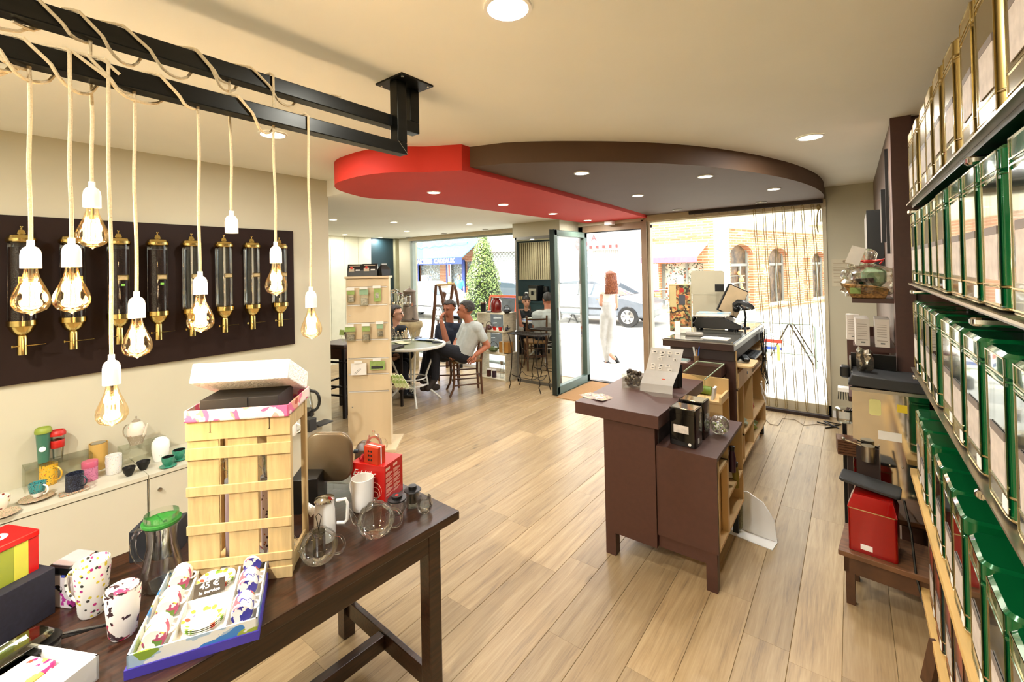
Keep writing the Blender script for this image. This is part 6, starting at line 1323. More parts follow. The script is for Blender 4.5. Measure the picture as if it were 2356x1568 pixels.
NAVY = mat('dark_denim_shirt', '#1c2436', .85, var=.15, scale=40); JEANS = mat('dark_blue_jeans', '#14161f', .85, var=.15, scale=50); SHIRT = mat('pale_blue_white_shirt', '#b4b8b2', .85, var=.06, scale=14, bump=.1)
SUEDE = mat('brown_suede_shoe', '#2e2218', .8, var=.15); BLKC = mat('black_cloth', '#131416', .85, var=.1); DRESS = mat('dark_navy_dress', '#12161c', .85, var=.1); GREYT = mat('pale_grey_trousers', '#c9c6bf', .8, var=.08, scale=10, bump=.15); CREAMT = mat('white_top', '#eee6da', .8, var=.03)
HBR = mat('short_brown_hair', '#2b1d13', .6, var=.3, scale=70, bump=.3); HGR = mat('dark_greying_hair', '#3a332c', .6, var=.3, scale=90, bump=.3, col2='#1a1714'); HRED = mat('auburn_curls', '#9a5a34', .5, var=.3, scale=50, bump=.3, col2='#6a3218')
# man in the pale shirt, sitting sideways on the near chair, one arm behind the chair back
D = 5.85
hip = J(1063, 815, D+.0); chest = J(1084, 765, D+.02); neck = J(1083, 742, D+.02); hc = J(1071, 714, D)
shn = J(1098, 754, D-.17); shf = J(1072, 752, D+.20); eln = J(1122, 795, D-.12); wrn = J(1094, 816, D-.22); elf = J(1050, 787, D+.18); wrf = J(1043, 806, D-.06)
kn1 = J(1003, 797, D-.10); an1 = J(1001, 868, D-.05); kn2 = J(995, 797, D+.12); an2 = J(981, 862, D+.02)
hipn = J(1068, 817, D-.09); hipf = J(1062, 815, D+.10)
caps = [(hip, .125, chest, .135, 'shirt'), (hipn, .10, shn*.7+chest*.3, .11, 'shirt'), (hipf, .10, shf*.7+chest*.3, .11, 'shirt'), (chest, .13, neck*.5+chest*.5, .10, 'shirt'), (shn, .075, shf, .075, 'shirt'),
        (shn, .066, shn*.45+eln*.55, .062, 'shirt'), (shn*.45+eln*.55, .048, eln, .042, 'skin'), (eln, .041, wrn, .028, 'skin'),
        (shf, .066, shf*.4+elf*.6, .06, 'shirt'), (shf*.4+elf*.6, .047, elf, .041, 'skin'), (elf, .041, wrf, .028, 'skin'),
        (chest*.2+neck*.8, .058, hc+Vector((0, 0, -.05)), .055, 'skin'), (hipn, .105, kn1, .075, 'jeans'), (hipf, .105, kn2, .075, 'jeans'), (hipn, .11, hipf, .11, 'jeans'),
        (kn1, .07, an1, .052, 'jeans'), (kn2, .07, an2, .05, 'jeans'), (an1+Vector((0, 0, -.02)), .04, J(984, 893, D-.12), .04, 'shoe'), (J(1005, 890, D-.05), .042, J(972, 893, D-.1), .036, 'shoe'), (an2, .042, J(972, 876, D+.0), .04, 'shoe'), (J(998, 872, D+.02), .042, J(974, 877, D-.0), .036, 'shoe')]
lf = (-RR).normalized(); lf.z = 0
person('person', 'man in pale short sleeved shirt and dark jeans sitting sideways on a chair', caps, {'skin': SK2, 'shirt': SHIRT, 'jeans': JEANS, 'shoe': SUEDE},
       head=(hc, lf+Vector((0, 0, -.03))+FWD*.1, UP+lf*-.05, 1.0), hair=('short', HGR), hands=[(wrn, wrn-eln+Vector((0, 0, -.05)), -FWD, 1, .5), (wrf, (wrf-elf)+Vector((0, 0, -.1)), -FWD, 1, .35)])
# man in the dark denim shirt behind the table, hand at his mouth
D = 6.45
hip = J(1020, 812, D); chest = J(1030, 766, D); neck = J(1036, 741, D); hc = J(1034, 711, D-.02)
sl = J(1014, 755, D-.02); sr = J(1056, 755, D); el = J(1030, 797, D-.22); wl = J(1015, 738, D-.2); er = J(1042, 802, D-.1); wrr = J(1003, 792, D-.25)
k1 = J(985, 812, D-.15); a1 = J(972, 862, D-.1); k2 = J(1000, 815, D-.3); a2 = J(990, 865, D-.25)
caps = [(hip, .13, chest, .14, 'shirt'), (J(1012, 810, D), .1, sl, .08, 'shirt'), (J(1034, 810, D), .1, sr, .08, 'shirt'), (sl, .075, sr, .075, 'shirt'), (chest, .12, neck*.6+chest*.4, .09, 'shirt'),
        (sl, .07, el*.75+sl*.25, .06, 'shirt'), (el, .05, el*.3+wl*.7, .038, 'skin'), (el*.3+wl*.7, .038, wl, .028, 'skin'), (el*.8+sl*.2, .062, el*.9+wl*.1, .058, 'cuff'),
        (sr, .07, er, .06, 'shirt'), (er, .058, er*.75+wrr*.25, .056, 'cuff'), (er, .05, wrr, .033, 'skin'), (chest*.15+neck*.85, .056, hc+Vector((0, 0, -.05)), .055, 'skin'),
        (J(1014, 815, D), .1, k1, .075, 'jeans'), (J(1030, 815, D), .1, k2, .075, 'jeans'), (k1, .07, a1, .05, 'jeans'), (k2, .07, a2, .05, 'jeans'), (a1, .045, J(962, 872, D-.25), .038, 'shoe'), (a2, .045, J(980, 874, D-.4), .038, 'shoe')]
person('person', 'man in dark denim shirt sitting behind the table with a hand at his mouth', caps, {'skin': SK2, 'shirt': NAVY, 'cuff': mat('pale_rolled_cuff', '#a8a39a', .8), 'jeans': JEANS, 'shoe': SUEDE},
       head=(hc, -FWD*.9+lf*.5+Vector((0, 0, -.25)), UP, 1.0), hair=('short', HBR), hands=[(wl, UP*.7+(hc-wl)*1.2, lf-FWD, .95, .75), (wrr, wrr-er, UP, .95, .3)])
# woman on the left, in profile
D = 6.2
hip = J(905, 815, D); chest = J(914, 768, D); neck = J(912, 748, D); hc = J(911, 722, D)
caps = [(hip, .14, chest, .12, 'dress'), (J(900, 757, D+.15), .06, J(928, 757, D-.1), .06, 'dress'), (chest, .1, neck*.4+chest*.6, .08, 'skin'), (neck*.8+chest*.2, .045, hc+Vector((0, 0, -.05)), .05, 'skin'),
        (J(928, 757, D-.1), .055, J(938, 792, D-.12), .045, 'dress'), (J(938, 788, D-.12), .038, J(950, 790, D-.1), .027, 'skin'), (J(898, 765, D+.1), .05, J(905, 795, D+.05), .04, 'dress'),
        (hip, .12, J(938, 815, D-.05), .085, 'dress'), (J(900, 815, D-.15), .11, J(930, 822, D-.15), .085, 'dress'), (J(930, 822, D-.1), .09, J(926, 852, D-.1), .08, 'dress'), (J(928, 845, D-.1), .05, J(934, 868, D-.1), .04, 'skin'), (J(934, 868, D-.1), .038, J(943, 876, D-.15), .03, 'shoe'),
        (J(918, 848, D), .05, J(920, 875, D), .04, 'skin'), (J(920, 872, D), .038, J(932, 882, D-.05), .03, 'shoe')]
def specs(T, hd):
    g = MB()
    for s in (-1, 1): g.tube([hd(s*.033+.02*math.cos(a*PI/6), .100, .024+.014*math.sin(a*PI/6)) for a in range(12)], .0014, 5, closed=True); g.tube([hd(s*.053, .1, .028), hd(s*.08, .0, .025)], .0014, 5)
    obj('spectacles', g, CHROME, T)
person('person', 'woman in a dark dress with glasses and tied-up hair, in profile', caps, {'skin': SK3, 'dress': DRESS, 'shoe': mat('brown_sandal', '#3a2018', .6)}, head=(hc, RR+Vector((0, 0, -.08)), UP, .96), hair=('bun', HBR), hands=[(J(951, 790, D-.1), RR, UP, .85, .3)], extras=specs)
# woman in black, seen in the mirror
def JM(u, v, d): p = P(u, v, d=d); return Vector((p.x, 10.54-p.y, p.z))
D = 8.55
hc = JM(1211, 705, D); hc.z = 1.0
B = Vector((hc.x, hc.y, 0)); f = Vector((.75, .65, 0)).normalized(); s = Vector((-f.y, f.x, 0)); 
def L(x, y, z): return B+s*x+f*y+Vector((0, 0, z))
caps = [(L(0, -.08, .42), .13, L(0, -.06, .72), .125, 'top'), (L(-.15, -.05, .78), .06, L(.15, -.05, .78), .06, 'top'), (L(0, -.05, .75), .09, L(0, -.04, .84), .06, 'top'), (L(0, -.03, .82), .043, L(0, 0, .95), .045, 'skin'),
        (L(-.17, -.05, .77), .052, L(-.2, .05, .52), .045, 'top'), (L(-.2, .05, .52), .04, L(-.08, .24, .52), .028, 'skin'), (L(.17, -.05, .77), .052, L(.2, .05, .52), .045, 'top'), (L(.2, .05, .52), .04, L(.08, .24, .53), .028, 'skin'),
        (L(-.08, -.06, .42), .1, L(-.1, .34, .42), .075, 'jeans'), (L(.08, -.06, .42), .1, L(.1, .34, .42), .075, 'jeans'), (L(-.1, .34, .42), .07, L(-.1, .36, .09), .045, 'jeans'), (L(.1, .34, .42), .07, L(.1, .3, .09), .045, 'jeans'), (L(-.1, .34, .05), .04, L(-.1, .48, .035), .033, 'shoe'), (L(.1, .28, .05), .04, L(.1, .42, .035), .033, 'shoe')]
person('person', 'woman in black with dark fringe and bun, sitting, reflected in the column mirror', caps, {'skin': SK3, 'top': BLKC, 'jeans': JEANS, 'shoe': BLACK}, head=(hc+Vector((0, 0, .02)), f, UP, .95), hair=('bangs', mat('black_hair', '#120d0a', .5, var=.3, scale=60)), hands=[(L(-.08, .24, .52), s*.5+f*.3, UP, .85, .4), (L(.08, .24, .53), -s*.5+f*.3, UP, .85, .4)])
# woman walking outside
G = -.12
fo = P(1396, 842, z=G); d0 = (fo-camo.location).dot(FF)
D = d0
caps = [(J(1399, 722, D), .12, J(1399, 700, D), .125, 'trousers'), (J(1399, 708, D), .12, J(1400, 672, D), .11, 'top'), (J(1386, 672, D), .06, J(1413, 672, D), .06, 'top'), (J(1400, 672, D), .1, J(1400, 664, D), .07, 'top'), (J(1400, 665, D), .045, J(1401, 648, D), .045, 'skin'),
        (J(1385, 672, D), .042, J(1383, 700, D-.03), .036, 'skin'), (J(1383, 700, D-.03), .034, J(1379, 690, D+.28), .026, 'skin'), (J(1415, 672, D), .042, J(1418, 704, D), .036, 'skin'), (J(1418, 704, D), .034, J(1414, 712, D+.2), .026, 'skin'),
        (J(1392, 722, D), .095, J(1388, 775, D+.05), .07, 'trousers'), (J(1406, 722, D), .095, J(1406, 775, D), .07, 'trousers'), (J(1388, 775, D+.05), .066, J(1396, 826, D), .047, 'trousers'), (J(1406, 775, D), .066, J(1402, 812, D-.05), .048, 'trousers'),
        (J(1396, 826, D), .036, J(1397, 832, D), .036, 'skin'), (J(1397, 834, D), .04, J(1404, 838, D-.08), .034, 'shoe'), (J(1391, 834, D+.05), .034, J(1402, 836, D), .036, 'shoe'), (J(1402, 812, D-.05), .036, J(1413, 824, D-.15), .034, 'skin'), (J(1415, 822, D-.12), .04, J(1422, 833, D-.02), .034, 'shoe')]
person('person', 'woman with auburn curls, white top and grey trousers walking outside the door', caps, {'skin': SK3, 'top': CREAMT, 'trousers': GREYT, 'shoe': BLACK}, vox=.013, head=(J(1402, 640, D), FWD*.85-RR*.5, UP, 1.0), hair=('long', HRED), hands=[(J(1379, 690, D+.28), FWD+UP*.2, UP, .85, .4)])

# ------------------------------------------------------------------ cafe corner furniture
def chair(name, label, loc, rz, grp='rush seated cafe chairs'):
    T = thing(name, label, 'chair', loc, grp, local=True, rz=rz)   # front towards -y
    for x in (-.18, .18):
        obj('leg', MB().tube([(x, -.19, .44), (x, -.185, .22), (x*1.03, -.2, .1), (x*1.12, -.25, 0)], [.018, .017, .015, .014], 8), WALNUT, T)
        obj('leg', MB().tube([(x*.86, .19, 0), (x*.84, .175, .25), (x*.85, .18, .45), (x*.88, .22, .68), (x*.9, .27, .9)], [.015, .016, .018, .017, .015], 8), WALNUT, T)
        for z in (.14, .27): obj('side_rung', MB().tube([(x, -.19, z), (x*.86, .17, z)], .009, 6), WALNUT, T)
    for z in (.17, .3): obj('front_rung', MB().tube([(-.18, -.19, z), (.18, -.19, z)], .009, 6), WALNUT, T)
    obj('rear_rung', MB().tube([(-.155, .175, .22), (.155, .175, .22)], .009, 6), WALNUT, T)
    obj('seat', MB().prism([(-.205, -.21), (.205, -.21), (.175, .19), (-.175, .19)], .43, .465), mat('rush_seat', '#8a6232', .8, var=.25, scale=50, stretch=(1, 5, 1), bump=.4) if 'rush_seat' not in bpy.data.materials else bpy.data.materials['rush_seat'], T, bevel=.012)
    for z, y in ((.84, .25), (.66, .213), (.57, .2)): obj('back_slat', MB().tube([(-.155, y, z), (-.08, y+.018, z), (.08, y+.018, z), (.155, y, z)], .022, 6, sq=.35), WALNUT, T)
    return T
cs = P(1072, 822, z=.46)
af = math.atan2(lf.y, lf.x)+PI/2
chair('rush_chair', 'dark wooden rush seated chair carrying the man in the pale shirt', (cs.x+.02, cs.y-.02, 0), af+.25)
cs = P(1028, 815, d=6.5); chair('rush_chair', 'dark wooden chair under the man in the denim shirt', (cs.x, cs.y, 0), math.atan2(-FWD.y, -FWD.x)+PI/2)
cs = P(898, 815, d=6.15); chair('rush_chair', 'dark wooden chair of the woman in profile behind the stand', (cs.x, cs.y, 0), math.atan2(RR.y, RR.x)+PI/2)
chair('rush_chair', 'dark wooden chair of the woman in black, seen in the mirror', tuple(B-f*.1), math.atan2(f.y, f.x)+PI/2)
# round bistro table
tc = P(948, 792, z=.72); BT = mat('white_painted_metal', '#dcdbd0', .35, var=.04)
T = thing('bistro_table', 'round white metal bistro table with olive green top inset', 'table', (tc.x, tc.y, 0), local=True)
obj('table_rim', MB().lathe([(.38, .72), (.41, .733), (.425, .73), (.43, .715), (.425, .70), (.38, .705)], n=40), BT, T); obj('table_top', MB().lathe([(0, .712), (.38, .712), (.38, .722), (0, .722)], n=40), mat('olive_tabletop', '#6d7048', .4, var=.05), T)
for k in range(4):
    a = PI/4+k*PI/2+.2; c, s_ = math.cos(a), math.sin(a)
    obj('leg', MB().tube([(c*.3, s_*.3, .7), (c*.26, s_*.26, .55), (c*.17, s_*.17, .32), (c*.2, s_*.2, .15), (c*.36, s_*.36, 0)], .0125, 8), BT, T)
obj('leg_ring', MB().tube([(.17*math.cos(PI*k/12), .17*math.sin(PI*k/12), .3) for k in range(24)], .009, 6, closed=True), BT, T); obj('leg_ring', MB().tube([(.19*math.cos(PI*k/12), .19*math.sin(PI*k/12), .22) for k in range(24)], .008, 6, closed=True), BT, T)
def ontable(u, v): p = P(u, v, z=.735); return p
T = plainthing('open_folder', 'pale blue sheets lying on the bistro table', 'paper', ontable(980, 780), .3); obj('sheet', MB().box(-.12, -.08, 0, .12, .08, .006), mat('pale_blue_sheet', '#8fa5d8', .6), T)
T = plainthing('sunglasses_and_book', 'open notebook with dark glasses on it at the table edge', 'notebook', ontable(995, 783)+Vector((0, 0, .008)), .2); obj('notebook', MB().box(-.07, -.04, 0, .07, .04, .01), PAPER, T); obj('dark_glasses', MB().tube([(-.05, 0, .014), (-.01, .01, .018), (.04, 0, .014)], .005, 6), BLACK, T)
T = plainthing('beige_leaflet', 'flat beige leaflet on the near side of the bistro table', 'leaflet', ontable(925, 788), -.2); obj('leaflet', MB().box(-.12, -.06, 0, .12, .06, .003), mat('beige_leaf', '#c2bb94', .7), T)
T = plainthing('water_glass', 'clear water glass on the bistro table', 'glass', ontable(951, 785), 0); obj('glass', MB().lathe(cup_prof(.032, .12, 'taper'), n=20), GLASS, T)
T = plainthing('dark_phone', 'dark phone lying beside the water glass', 'phone', ontable(962, 777), .5); obj('body', MB().rbox(0, 0, .07, .13, .01, 0, .01), BLACK, T)
# antique coffee urn on a covered pot
ur = P(942, 850, y=4.95); ux, uy = -6.02, 4.98
T = thing('burlap_covered_barrel', 'barrel covered by knotted beige cloth beneath the old metal urn', 'barrel', (ux, uy, 0), local=True)
obj('cloth_cover', MB().lathe([(0, 0), (.14, 0), (.14, .1), (.16, .55), (.18, .66), (.21, .70), (.215, .76), (.2, .80), (0, .80)], n=30), mat('beige_canvas', '#b9a47a', .9, var=.2, scale=9, bump=.4), T)
T = thing('antique_urn', 'tall tapering brown metal coffee urn with a pointed lid', 'urn', (ux, uy, .80), local=True)
UM = mat('aged_brown_tin', '#6d5c4b', .5, .5, var=.1, scale=8)
obj('urn_body', MB().lathe([(0, 0), (.275, 0), (.28, .04), (.265, .06), (.2, .42), (.19, .44), (.185, .80), (.2, .81)], n=30), UM, T); obj('urn_lid', MB().lathe([(.2, .81), (.195, .84), (.06, .90), (.01, .93), (.012, .97), (0, .97)], n=26), UM, T); obj('tap', MB().tube([(.25, -.1, .1), (.32, -.12, .1), (.34, -.12, .06)], .015, 8), IRON, T)
for z in (.43, .06): obj('band', MB().lathe([(.2+(.066 if z < .1 else 0), z-.01), (.21+(.066 if z < .1 else 0), z), (.2+(.066 if z < .1 else 0), z+.01)], n=30), IRON, T)
T.scale = (.56, .56, .62)
# rustic A-frame with rungs in front of the window
T = thing('rustic_rack', 'rustic dark wooden A-frame rack of branches by the cafe window', 'rack', (-5.45, 5.3, 0))
def B2(u, v, y): return P(u, v, y=y)
for a, b, yy in (((1003, 655), (992, 790), 5.2), ((1010, 655), (1024, 712), 5.35), ((1024, 712), (1028, 800), 5.35), ((1042, 650), (1037, 690), 5.5), ((1044, 650), (1055, 700), 5.6), ((1055, 700), (1060, 790), 5.6)):
    p0, p1 = B2(*a, yy), B2(*b, yy); obj('post', MB().tube([p0, p0*.6+p1*.4+Vector((.01, 0, 0)), p1], [.022, .028, .026], 8), WALNUT, T)
obj('top_bar', MB().tube([B2(1002, 656, 5.25), B2(1046, 652, 5.5)], .02, 8), mat('pale_turned_wood', '#b89a6a', .5, var=.2), T); obj('cross_bar', MB().tube([B2(999, 703, 5.2), B2(1024, 703, 5.3)], .012, 8), WALNUT, T)
for p in (B2(992, 790, 5.2), B2(1028, 800, 5.35), B2(1060, 790, 5.6)): obj('foot_post', MB().tube([p, Vector((p.x, p.y, 0))], .024, 8), WALNUT, T)
T = thing('wooden_totem', 'small carved wooden figure hanging in the rustic rack', 'carving', tuple(B2(1021, 690, 5.4))); q = B2(1021, 690, 5.4); obj('carving', MB().lathe([(0, -.12), (.03, -.1), (.05, -.02), (.03, .03), (.045, .08), (.05, .12), (.03, .14), (0, .15)], tuple(q), 12), WALNUT, T)
T = thing('black_table_behind', 'dark leather armrest or case behind the sitting men by the window', 'stool', tuple(P(1048, 735, y=5.5))); q = P(1050, 725, y=5.5); obj('top', MB().box(q.x-.25, 5.4, q.z-.05, q.x+.15, 5.6, q.z), BLACKM, T, bevel=.01); obj('leg', MB().box(q.x-.2, 5.45, 0, q.x-.15, 5.5, q.z-.05), BLACKM, T); obj('leg', MB().box(q.x+.08, 5.45, 0, q.x+.13, 5.5, q.z-.05), BLACKM, T)
# stacked display crates by the window
CRW = mat('whitewashed_wood', '#cfc3a4', .6, var=.12, scale=12, stretch=(1, 1, 4))
def dcrate(label, x0, x1, y0, y1, z0, z1):
    T = thing('display_crate', label, 'crate', ((x0+x1)/2, (y0+y1)/2, z0), 'open display crates by the cafe window'); t = .016
    obj('bottom_board', MB().box(x0, y0, z0, x1, y1, z0+t), CRW, T); obj('top_board', MB().box(x0, y0, z1-t, x1, y1, z1), CRW, T); obj('side_board', MB().box(x0, y0, z0+t, x0+t, y1, z1-t), CRW, T); obj('side_board', MB().box(x1-t, y0, z0+t, x1, y1, z1-t), CRW, T); return T
c1 = dcrate('bottom open crate with tins and glass bottles by the window', -4.66, -4.07, 5.14, 5.44, .0, .395); c2 = dcrate('middle open crate with the green teapot by the window', -4.64, -4.13, 5.16, 5.46, .395, .72); c3 = dcrate('top open crate with small red teapots by the window', -4.62, -4.09, 5.14, 5.44, .72, 1.0)
def onx(u, y, z): p = P(u, 700, y=y); return Vector((p.x, y, z))
def ipot(label, u, z, r, m, y=5.2, tall=1, hoop=True):
    q = onx(u, y, z); T = plainthing('iron_teapot', label, 'teapot', q); obj('pot_body', MB().lathe([(0, .002), (r*.6, .002), (r, r*.55*tall), (r*.8, r*1.1*tall), (r*.35, r*1.25*tall), (0, r*1.28*tall)], n=20), m, T); obj('knob', MB().lathe([(.0, r*1.25*tall), (r*.15, r*1.35*tall), (0, r*1.5*tall)], n=10), m, T)
    obj('spout', MB().tube([(r*.8*RR.x, r*.8*RR.y, r*.5), (r*1.4*RR.x, r*1.4*RR.y, r*1.0)], [r*.2, r*.1], 8), m, T)
    if hoop: obj('hoop_handle', MB().tube([(RR.x*r*.8*math.cos(PI*k/10), RR.y*r*.8*math.cos(PI*k/10), r*1.0*tall+r*1.2*math.sin(PI*k/10)) for k in range(11)], .004, 6), IRON, T)
ipot('dark red iron teapot in the top crate', 1124, .736, .055, mat('dark_red_iron', '#4a1210', .4)); ipot('dark blue iron teapot in the top crate', 1162, .736, .05, mat('dark_blue_iron', '#1a1f2e', .4)); ipot('green iron teapot in the middle crate', 1134, .411, .075, mat('green_iron', '#52632c', .35), tall=.8); ipot('small black iron teapot on top of the crates', 1166, 1.0, .055, CAST)
for u, z, m, l in ((1137, .736, REDC, 'red iron cup in the top crate, left of the pair'), (1150, .736, REDC, 'red iron cup in the top crate, right of the pair'), (1116, .411, CAST, 'black cup in the middle crate, left of the green teapot'), (1126, .411, CAST, 'black cup half behind the green teapot')):
    T = plainthing('iron_cup', l, 'cup', onx(u, 5.2 if z > .5 else 5.26, z)); obj('cup', MB().lathe(cup_prof(.032, .05, 'taper'), n=18), m, T)
T = plainthing('red_jar', 'big glossy dark red storage jar on top of the crates', 'jar', onx(1142, 5.27, 1.0)); obj('jar_body', MB().lathe([(0, .002), (.08, .002), (.085, .02), (.085, .15), (.065, .19), (.05, .195)], n=28), mat('oxblood_glaze', '#6d120d', .2, coat=.6), T); obj('lid', MB().lathe([(.05, .195), (.052, .2), (.052, .228), (.0, .23)], n=24), bpy.data.materials['oxblood_glaze'], T)
T = plainthing('black_tin_cup', 'black tapered canister on top of the crates', 'canister', onx(1112, 5.25, 1.0)); obj('body', MB().lathe([(0, .002), (.04, .002), (.048, .13), (0, .13)], n=22), BLACK, T); obj('lid', MB().lathe([(.05, .13), (.05, .145), (0, .146)], n=22), CHROME, T)
T = plainthing('black_saucer', 'black low dish between canister and red jar', 'dish', onx(1124, 5.2, 1.0)); obj('dish', MB().lathe([(0, 0), (.035, 0), (.05, .02), (0, .015)], n=18), CAST, T)
T = plainthing('wooden_tea_box', 'light wooden box with a dark cup mark in the middle crate', 'box', onx(1162, 5.24, .411), .0); obj('box', MB().box(-.085, -.06, 0, .085, .06, .16), mat('varnished_pine', '#b5813c', .4, var=.08), T, bevel=.002); obj('cup_mark', MB().prism([(-.02, .11), (.02, .11), (.01, .09), (-.01, .09)], -.0615, -.06, lambda x, y, z: (x, z, y)), BLACK, T)
for u, m, l in ((1122, mat('dark_red_can', '#4a1a14', .4), 'dark red tin in the bottom crate'), (1134, mat('violet_can', '#3a2430', .4), 'violet tin with white lid in the bottom crate')):
    T = plainthing('small_tin', l, 'tin', onx(u, 5.22, .016)); obj('tin', MB().lathe([(0, 0), (.035, 0), (.035, .10), (0, .10)], n=20), m, T); obj('lid', MB().lathe([(.036, .10), (.036, .112), (0, .113)], n=20), WPLAS, T)
for u, l in ((1152, 'clear glass bottle, left of the pair in the bottom crate'), (1166, 'clear glass bottle, right of the pair in the bottom crate')):
    T = plainthing('glass_bottle', l, 'bottle', onx(u, 5.24, .016)); obj('bottle', MB().lathe([(0, .002), (.03, .002), (.032, .1), (.018, .17), (.02, .22)], n=18), GLASS, T); obj('stopper', MB().lathe([(.018, .2), (.026, .25), (0, .255)], n=14), STEEL, T)
# wrought iron side table by the mirror
T = thing('iron_side_table', 'slender wrought iron side table with curved legs in front of the mirror', 'table', (-3.55, 5.0, 0), local=True)
tw, td2, th_ = .235, .12, .76
obj('table_frame', MB().beam((-tw-.03, -td2-.01, th_), (tw+.03, -td2-.01, th_), .02, .012).beam((-tw-.03, td2+.01, th_), (tw+.03, td2+.01, th_), .02, .012).beam((-tw-.03, -td2, th_), (-tw-.03, td2, th_), .02, .012).beam((tw+.03, -td2, th_), (tw+.03, td2, th_), .02, .012), IRON, T)
for k in range(14): obj('top_bar', MB().beam((-tw+k*tw*2/13, -td2, th_), (-tw+k*tw*2/13, td2, th_), .008, .01), IRON, T)
for sx in (-1, 1):
    for sy in (-1, 1):
        obj('leg', MB().tube([(sx*(tw+.02), sy*td2, th_), (sx*(tw-.01), sy*td2, th_-.12), (sx*tw*.86, sy*td2, .5), (sx*tw*.92, sy*td2, .3), (sx*(tw+.02), sy*td2, .12), (sx*tw, sy*td2, .08), (sx*(tw+.03), sy*td2, 0)], .007, 6), IRON, T)
    obj('end_curl', MB().tube([(sx*tw*.9, -td2, .2), (sx*tw*.88, -td2*.3, .15), (sx*tw*.88, td2*.3, .15), (sx*tw*.9, td2, .2)], .005, 6), IRON, T)
for sy in (-1, 1): obj('long_stretcher', MB().tube([(-tw*.9, sy*td2, .2), (-tw*.45, sy*td2*.6, .16), (tw*.45, sy*td2*.6, .16), (tw*.9, sy*td2, .2)], .005, 6), IRON, T)
# reflected cafe back: teal sideboard, coffee machine, rope panel
T = thing('teal_sideboard', 'long dark teal sideboard along the cafe back wall, seen in the mirror', 'cabinet', (-5.9, 1.95, 0)); TL2 = mat('teal_cabinet_paint', '#10343c', .5, var=.05)
obj('body', MB().box(-7.0, 1.79, 0, -4.4, 2.14, .88), TL2, T); obj('worktop', MB().box(-7.05, 1.785, .88, -4.35, 2.18, .91), TL2, T)
for k in range(5): dd = obj('door', MB().box(-6.95+k*.51, 2.14, .08, -6.48+k*.51, 2.155, .84), TL2, T, bevel=.003); obj('knob', MB().ball((-6.9+k*.51, 2.17, .75), .015, 8, 6), CHROME, dd)
T = thing('coffee_machine', 'silver and black coffee machine on the teal sideboard, in the mirror', 'coffee machine', (-5.83, 1.96, .91)); obj('body', MB().box(-5.98, 1.82, .91, -5.72, 2.1, 1.27), BLACK, T, bevel=.01); obj('steel_front', MB().box(-5.95, 2.1, .93, -5.75, 2.115, 1.2), STEEL, T, bevel=.003); obj('spout', MB().box(-5.87, 2.115, 1.05, -5.83, 2.15, 1.14), BLACK, T)
for x, l in ((-6.1, 'white kettle left of the coffee machine, in the mirror'), ): T = plainthing('white_kettle', l, 'kettle', (x, 2.0, .91)); obj('body', MB().lathe([(0, 0), (.06, 0), (.055, .18), (.03, .2), (0, .2)], n=18), WPLAS, T)
T = plainthing('dark_grinder', 'dark grinder right of the coffee machine, in the mirror', 'grinder', (-5.56, 1.98, .91)); obj('body', MB().lathe([(0, 0), (.07, 0), (.06, .2), (.08, .22), (.07, .34), (0, .34)], n=18), BLACKM, T)
for k in range(4): T = plainthing('paper_cup_stack', 'stack of pale paper cups seen in the mirror, %s of four' % ('rightmost', 'second from right', 'second from left', 'leftmost')[3-k], 'cups', (-6.42+k*.06, 2.0, .91), 0, 'paper cup stacks on the sideboard'); obj('cups', MB().lathe([(0, 0), (.02, 0), (.026, .1), (0, .1)], n=12), mat('kraft_cup', '#b79a6a', .7) if 'kraft_cup' not in bpy.data.materials else bpy.data.materials['kraft_cup'], T)
T = thing('rope_wall_panel', 'cream panel hung with vertical brown ropes above the sideboard, in the mirror', 'wall panel', (-5.9, 1.8, 1.4)); obj('panel', MB().box(-6.45, 1.785, 1.4, -4.6, 1.80, 2.29), mat('cream_panel', '#b8ac88', .7), T)
for k in range(30): obj('rope', MB().beam((-6.42+k*.06, 1.81, 1.41), (-6.42+k*.06, 1.81, 2.28), .010, .010), mat('brown_rope', '#4a3822', .9) if 'brown_rope' not in bpy.data.materials else bpy.data.materials['brown_rope'], T)
T = plainthing('wooden_bar_stool', 'wooden backed bar stool beside the sideboard, in the mirror', 'stool', (-5.08, 2.58, 0), .4); legs4(T, .3, .3, .62, .03, DKS); obj('seat', MB().box(-.18, -.18, .62, .18, .18, .66), WALNUT, T); obj('backrest', MB().box(-.17, -.19, .68, .17, -.165, .95), mat('tan_leather', '#7a4a22', .5), T, bevel=.01)
T = plainthing('small_potted_plant', 'small leafy plant on the sideboard, in the mirror', 'plant', (-5.35, 1.98, .91)); obj('pot', MB().lathe([(0, 0), (.04, 0), (.05, .08), (0, .08)], n=14), BLACKM, T)
mb = MB()
for k in range(26):
    a = R_.uniform(0, 6.28); r_ = R_.uniform(.04, .11); z = R_.uniform(.1, .32); c_, s_ = math.cos(a), math.sin(a); mb.add([(0, 0, .08), (c_*r_*.6-s_*.012, s_*r_*.6+c_*.012, z*.8), (c_*r_, s_*r_, z), (c_*r_*.6+s_*.012, s_*r_*.6-c_*.012, z*.8)], [(0, 1, 2, 3)])
o = obj('leaves', mb, mat('leaf_green', '#3a5a2a', .5, var=.2), T); o['kind'] = 'stuff'
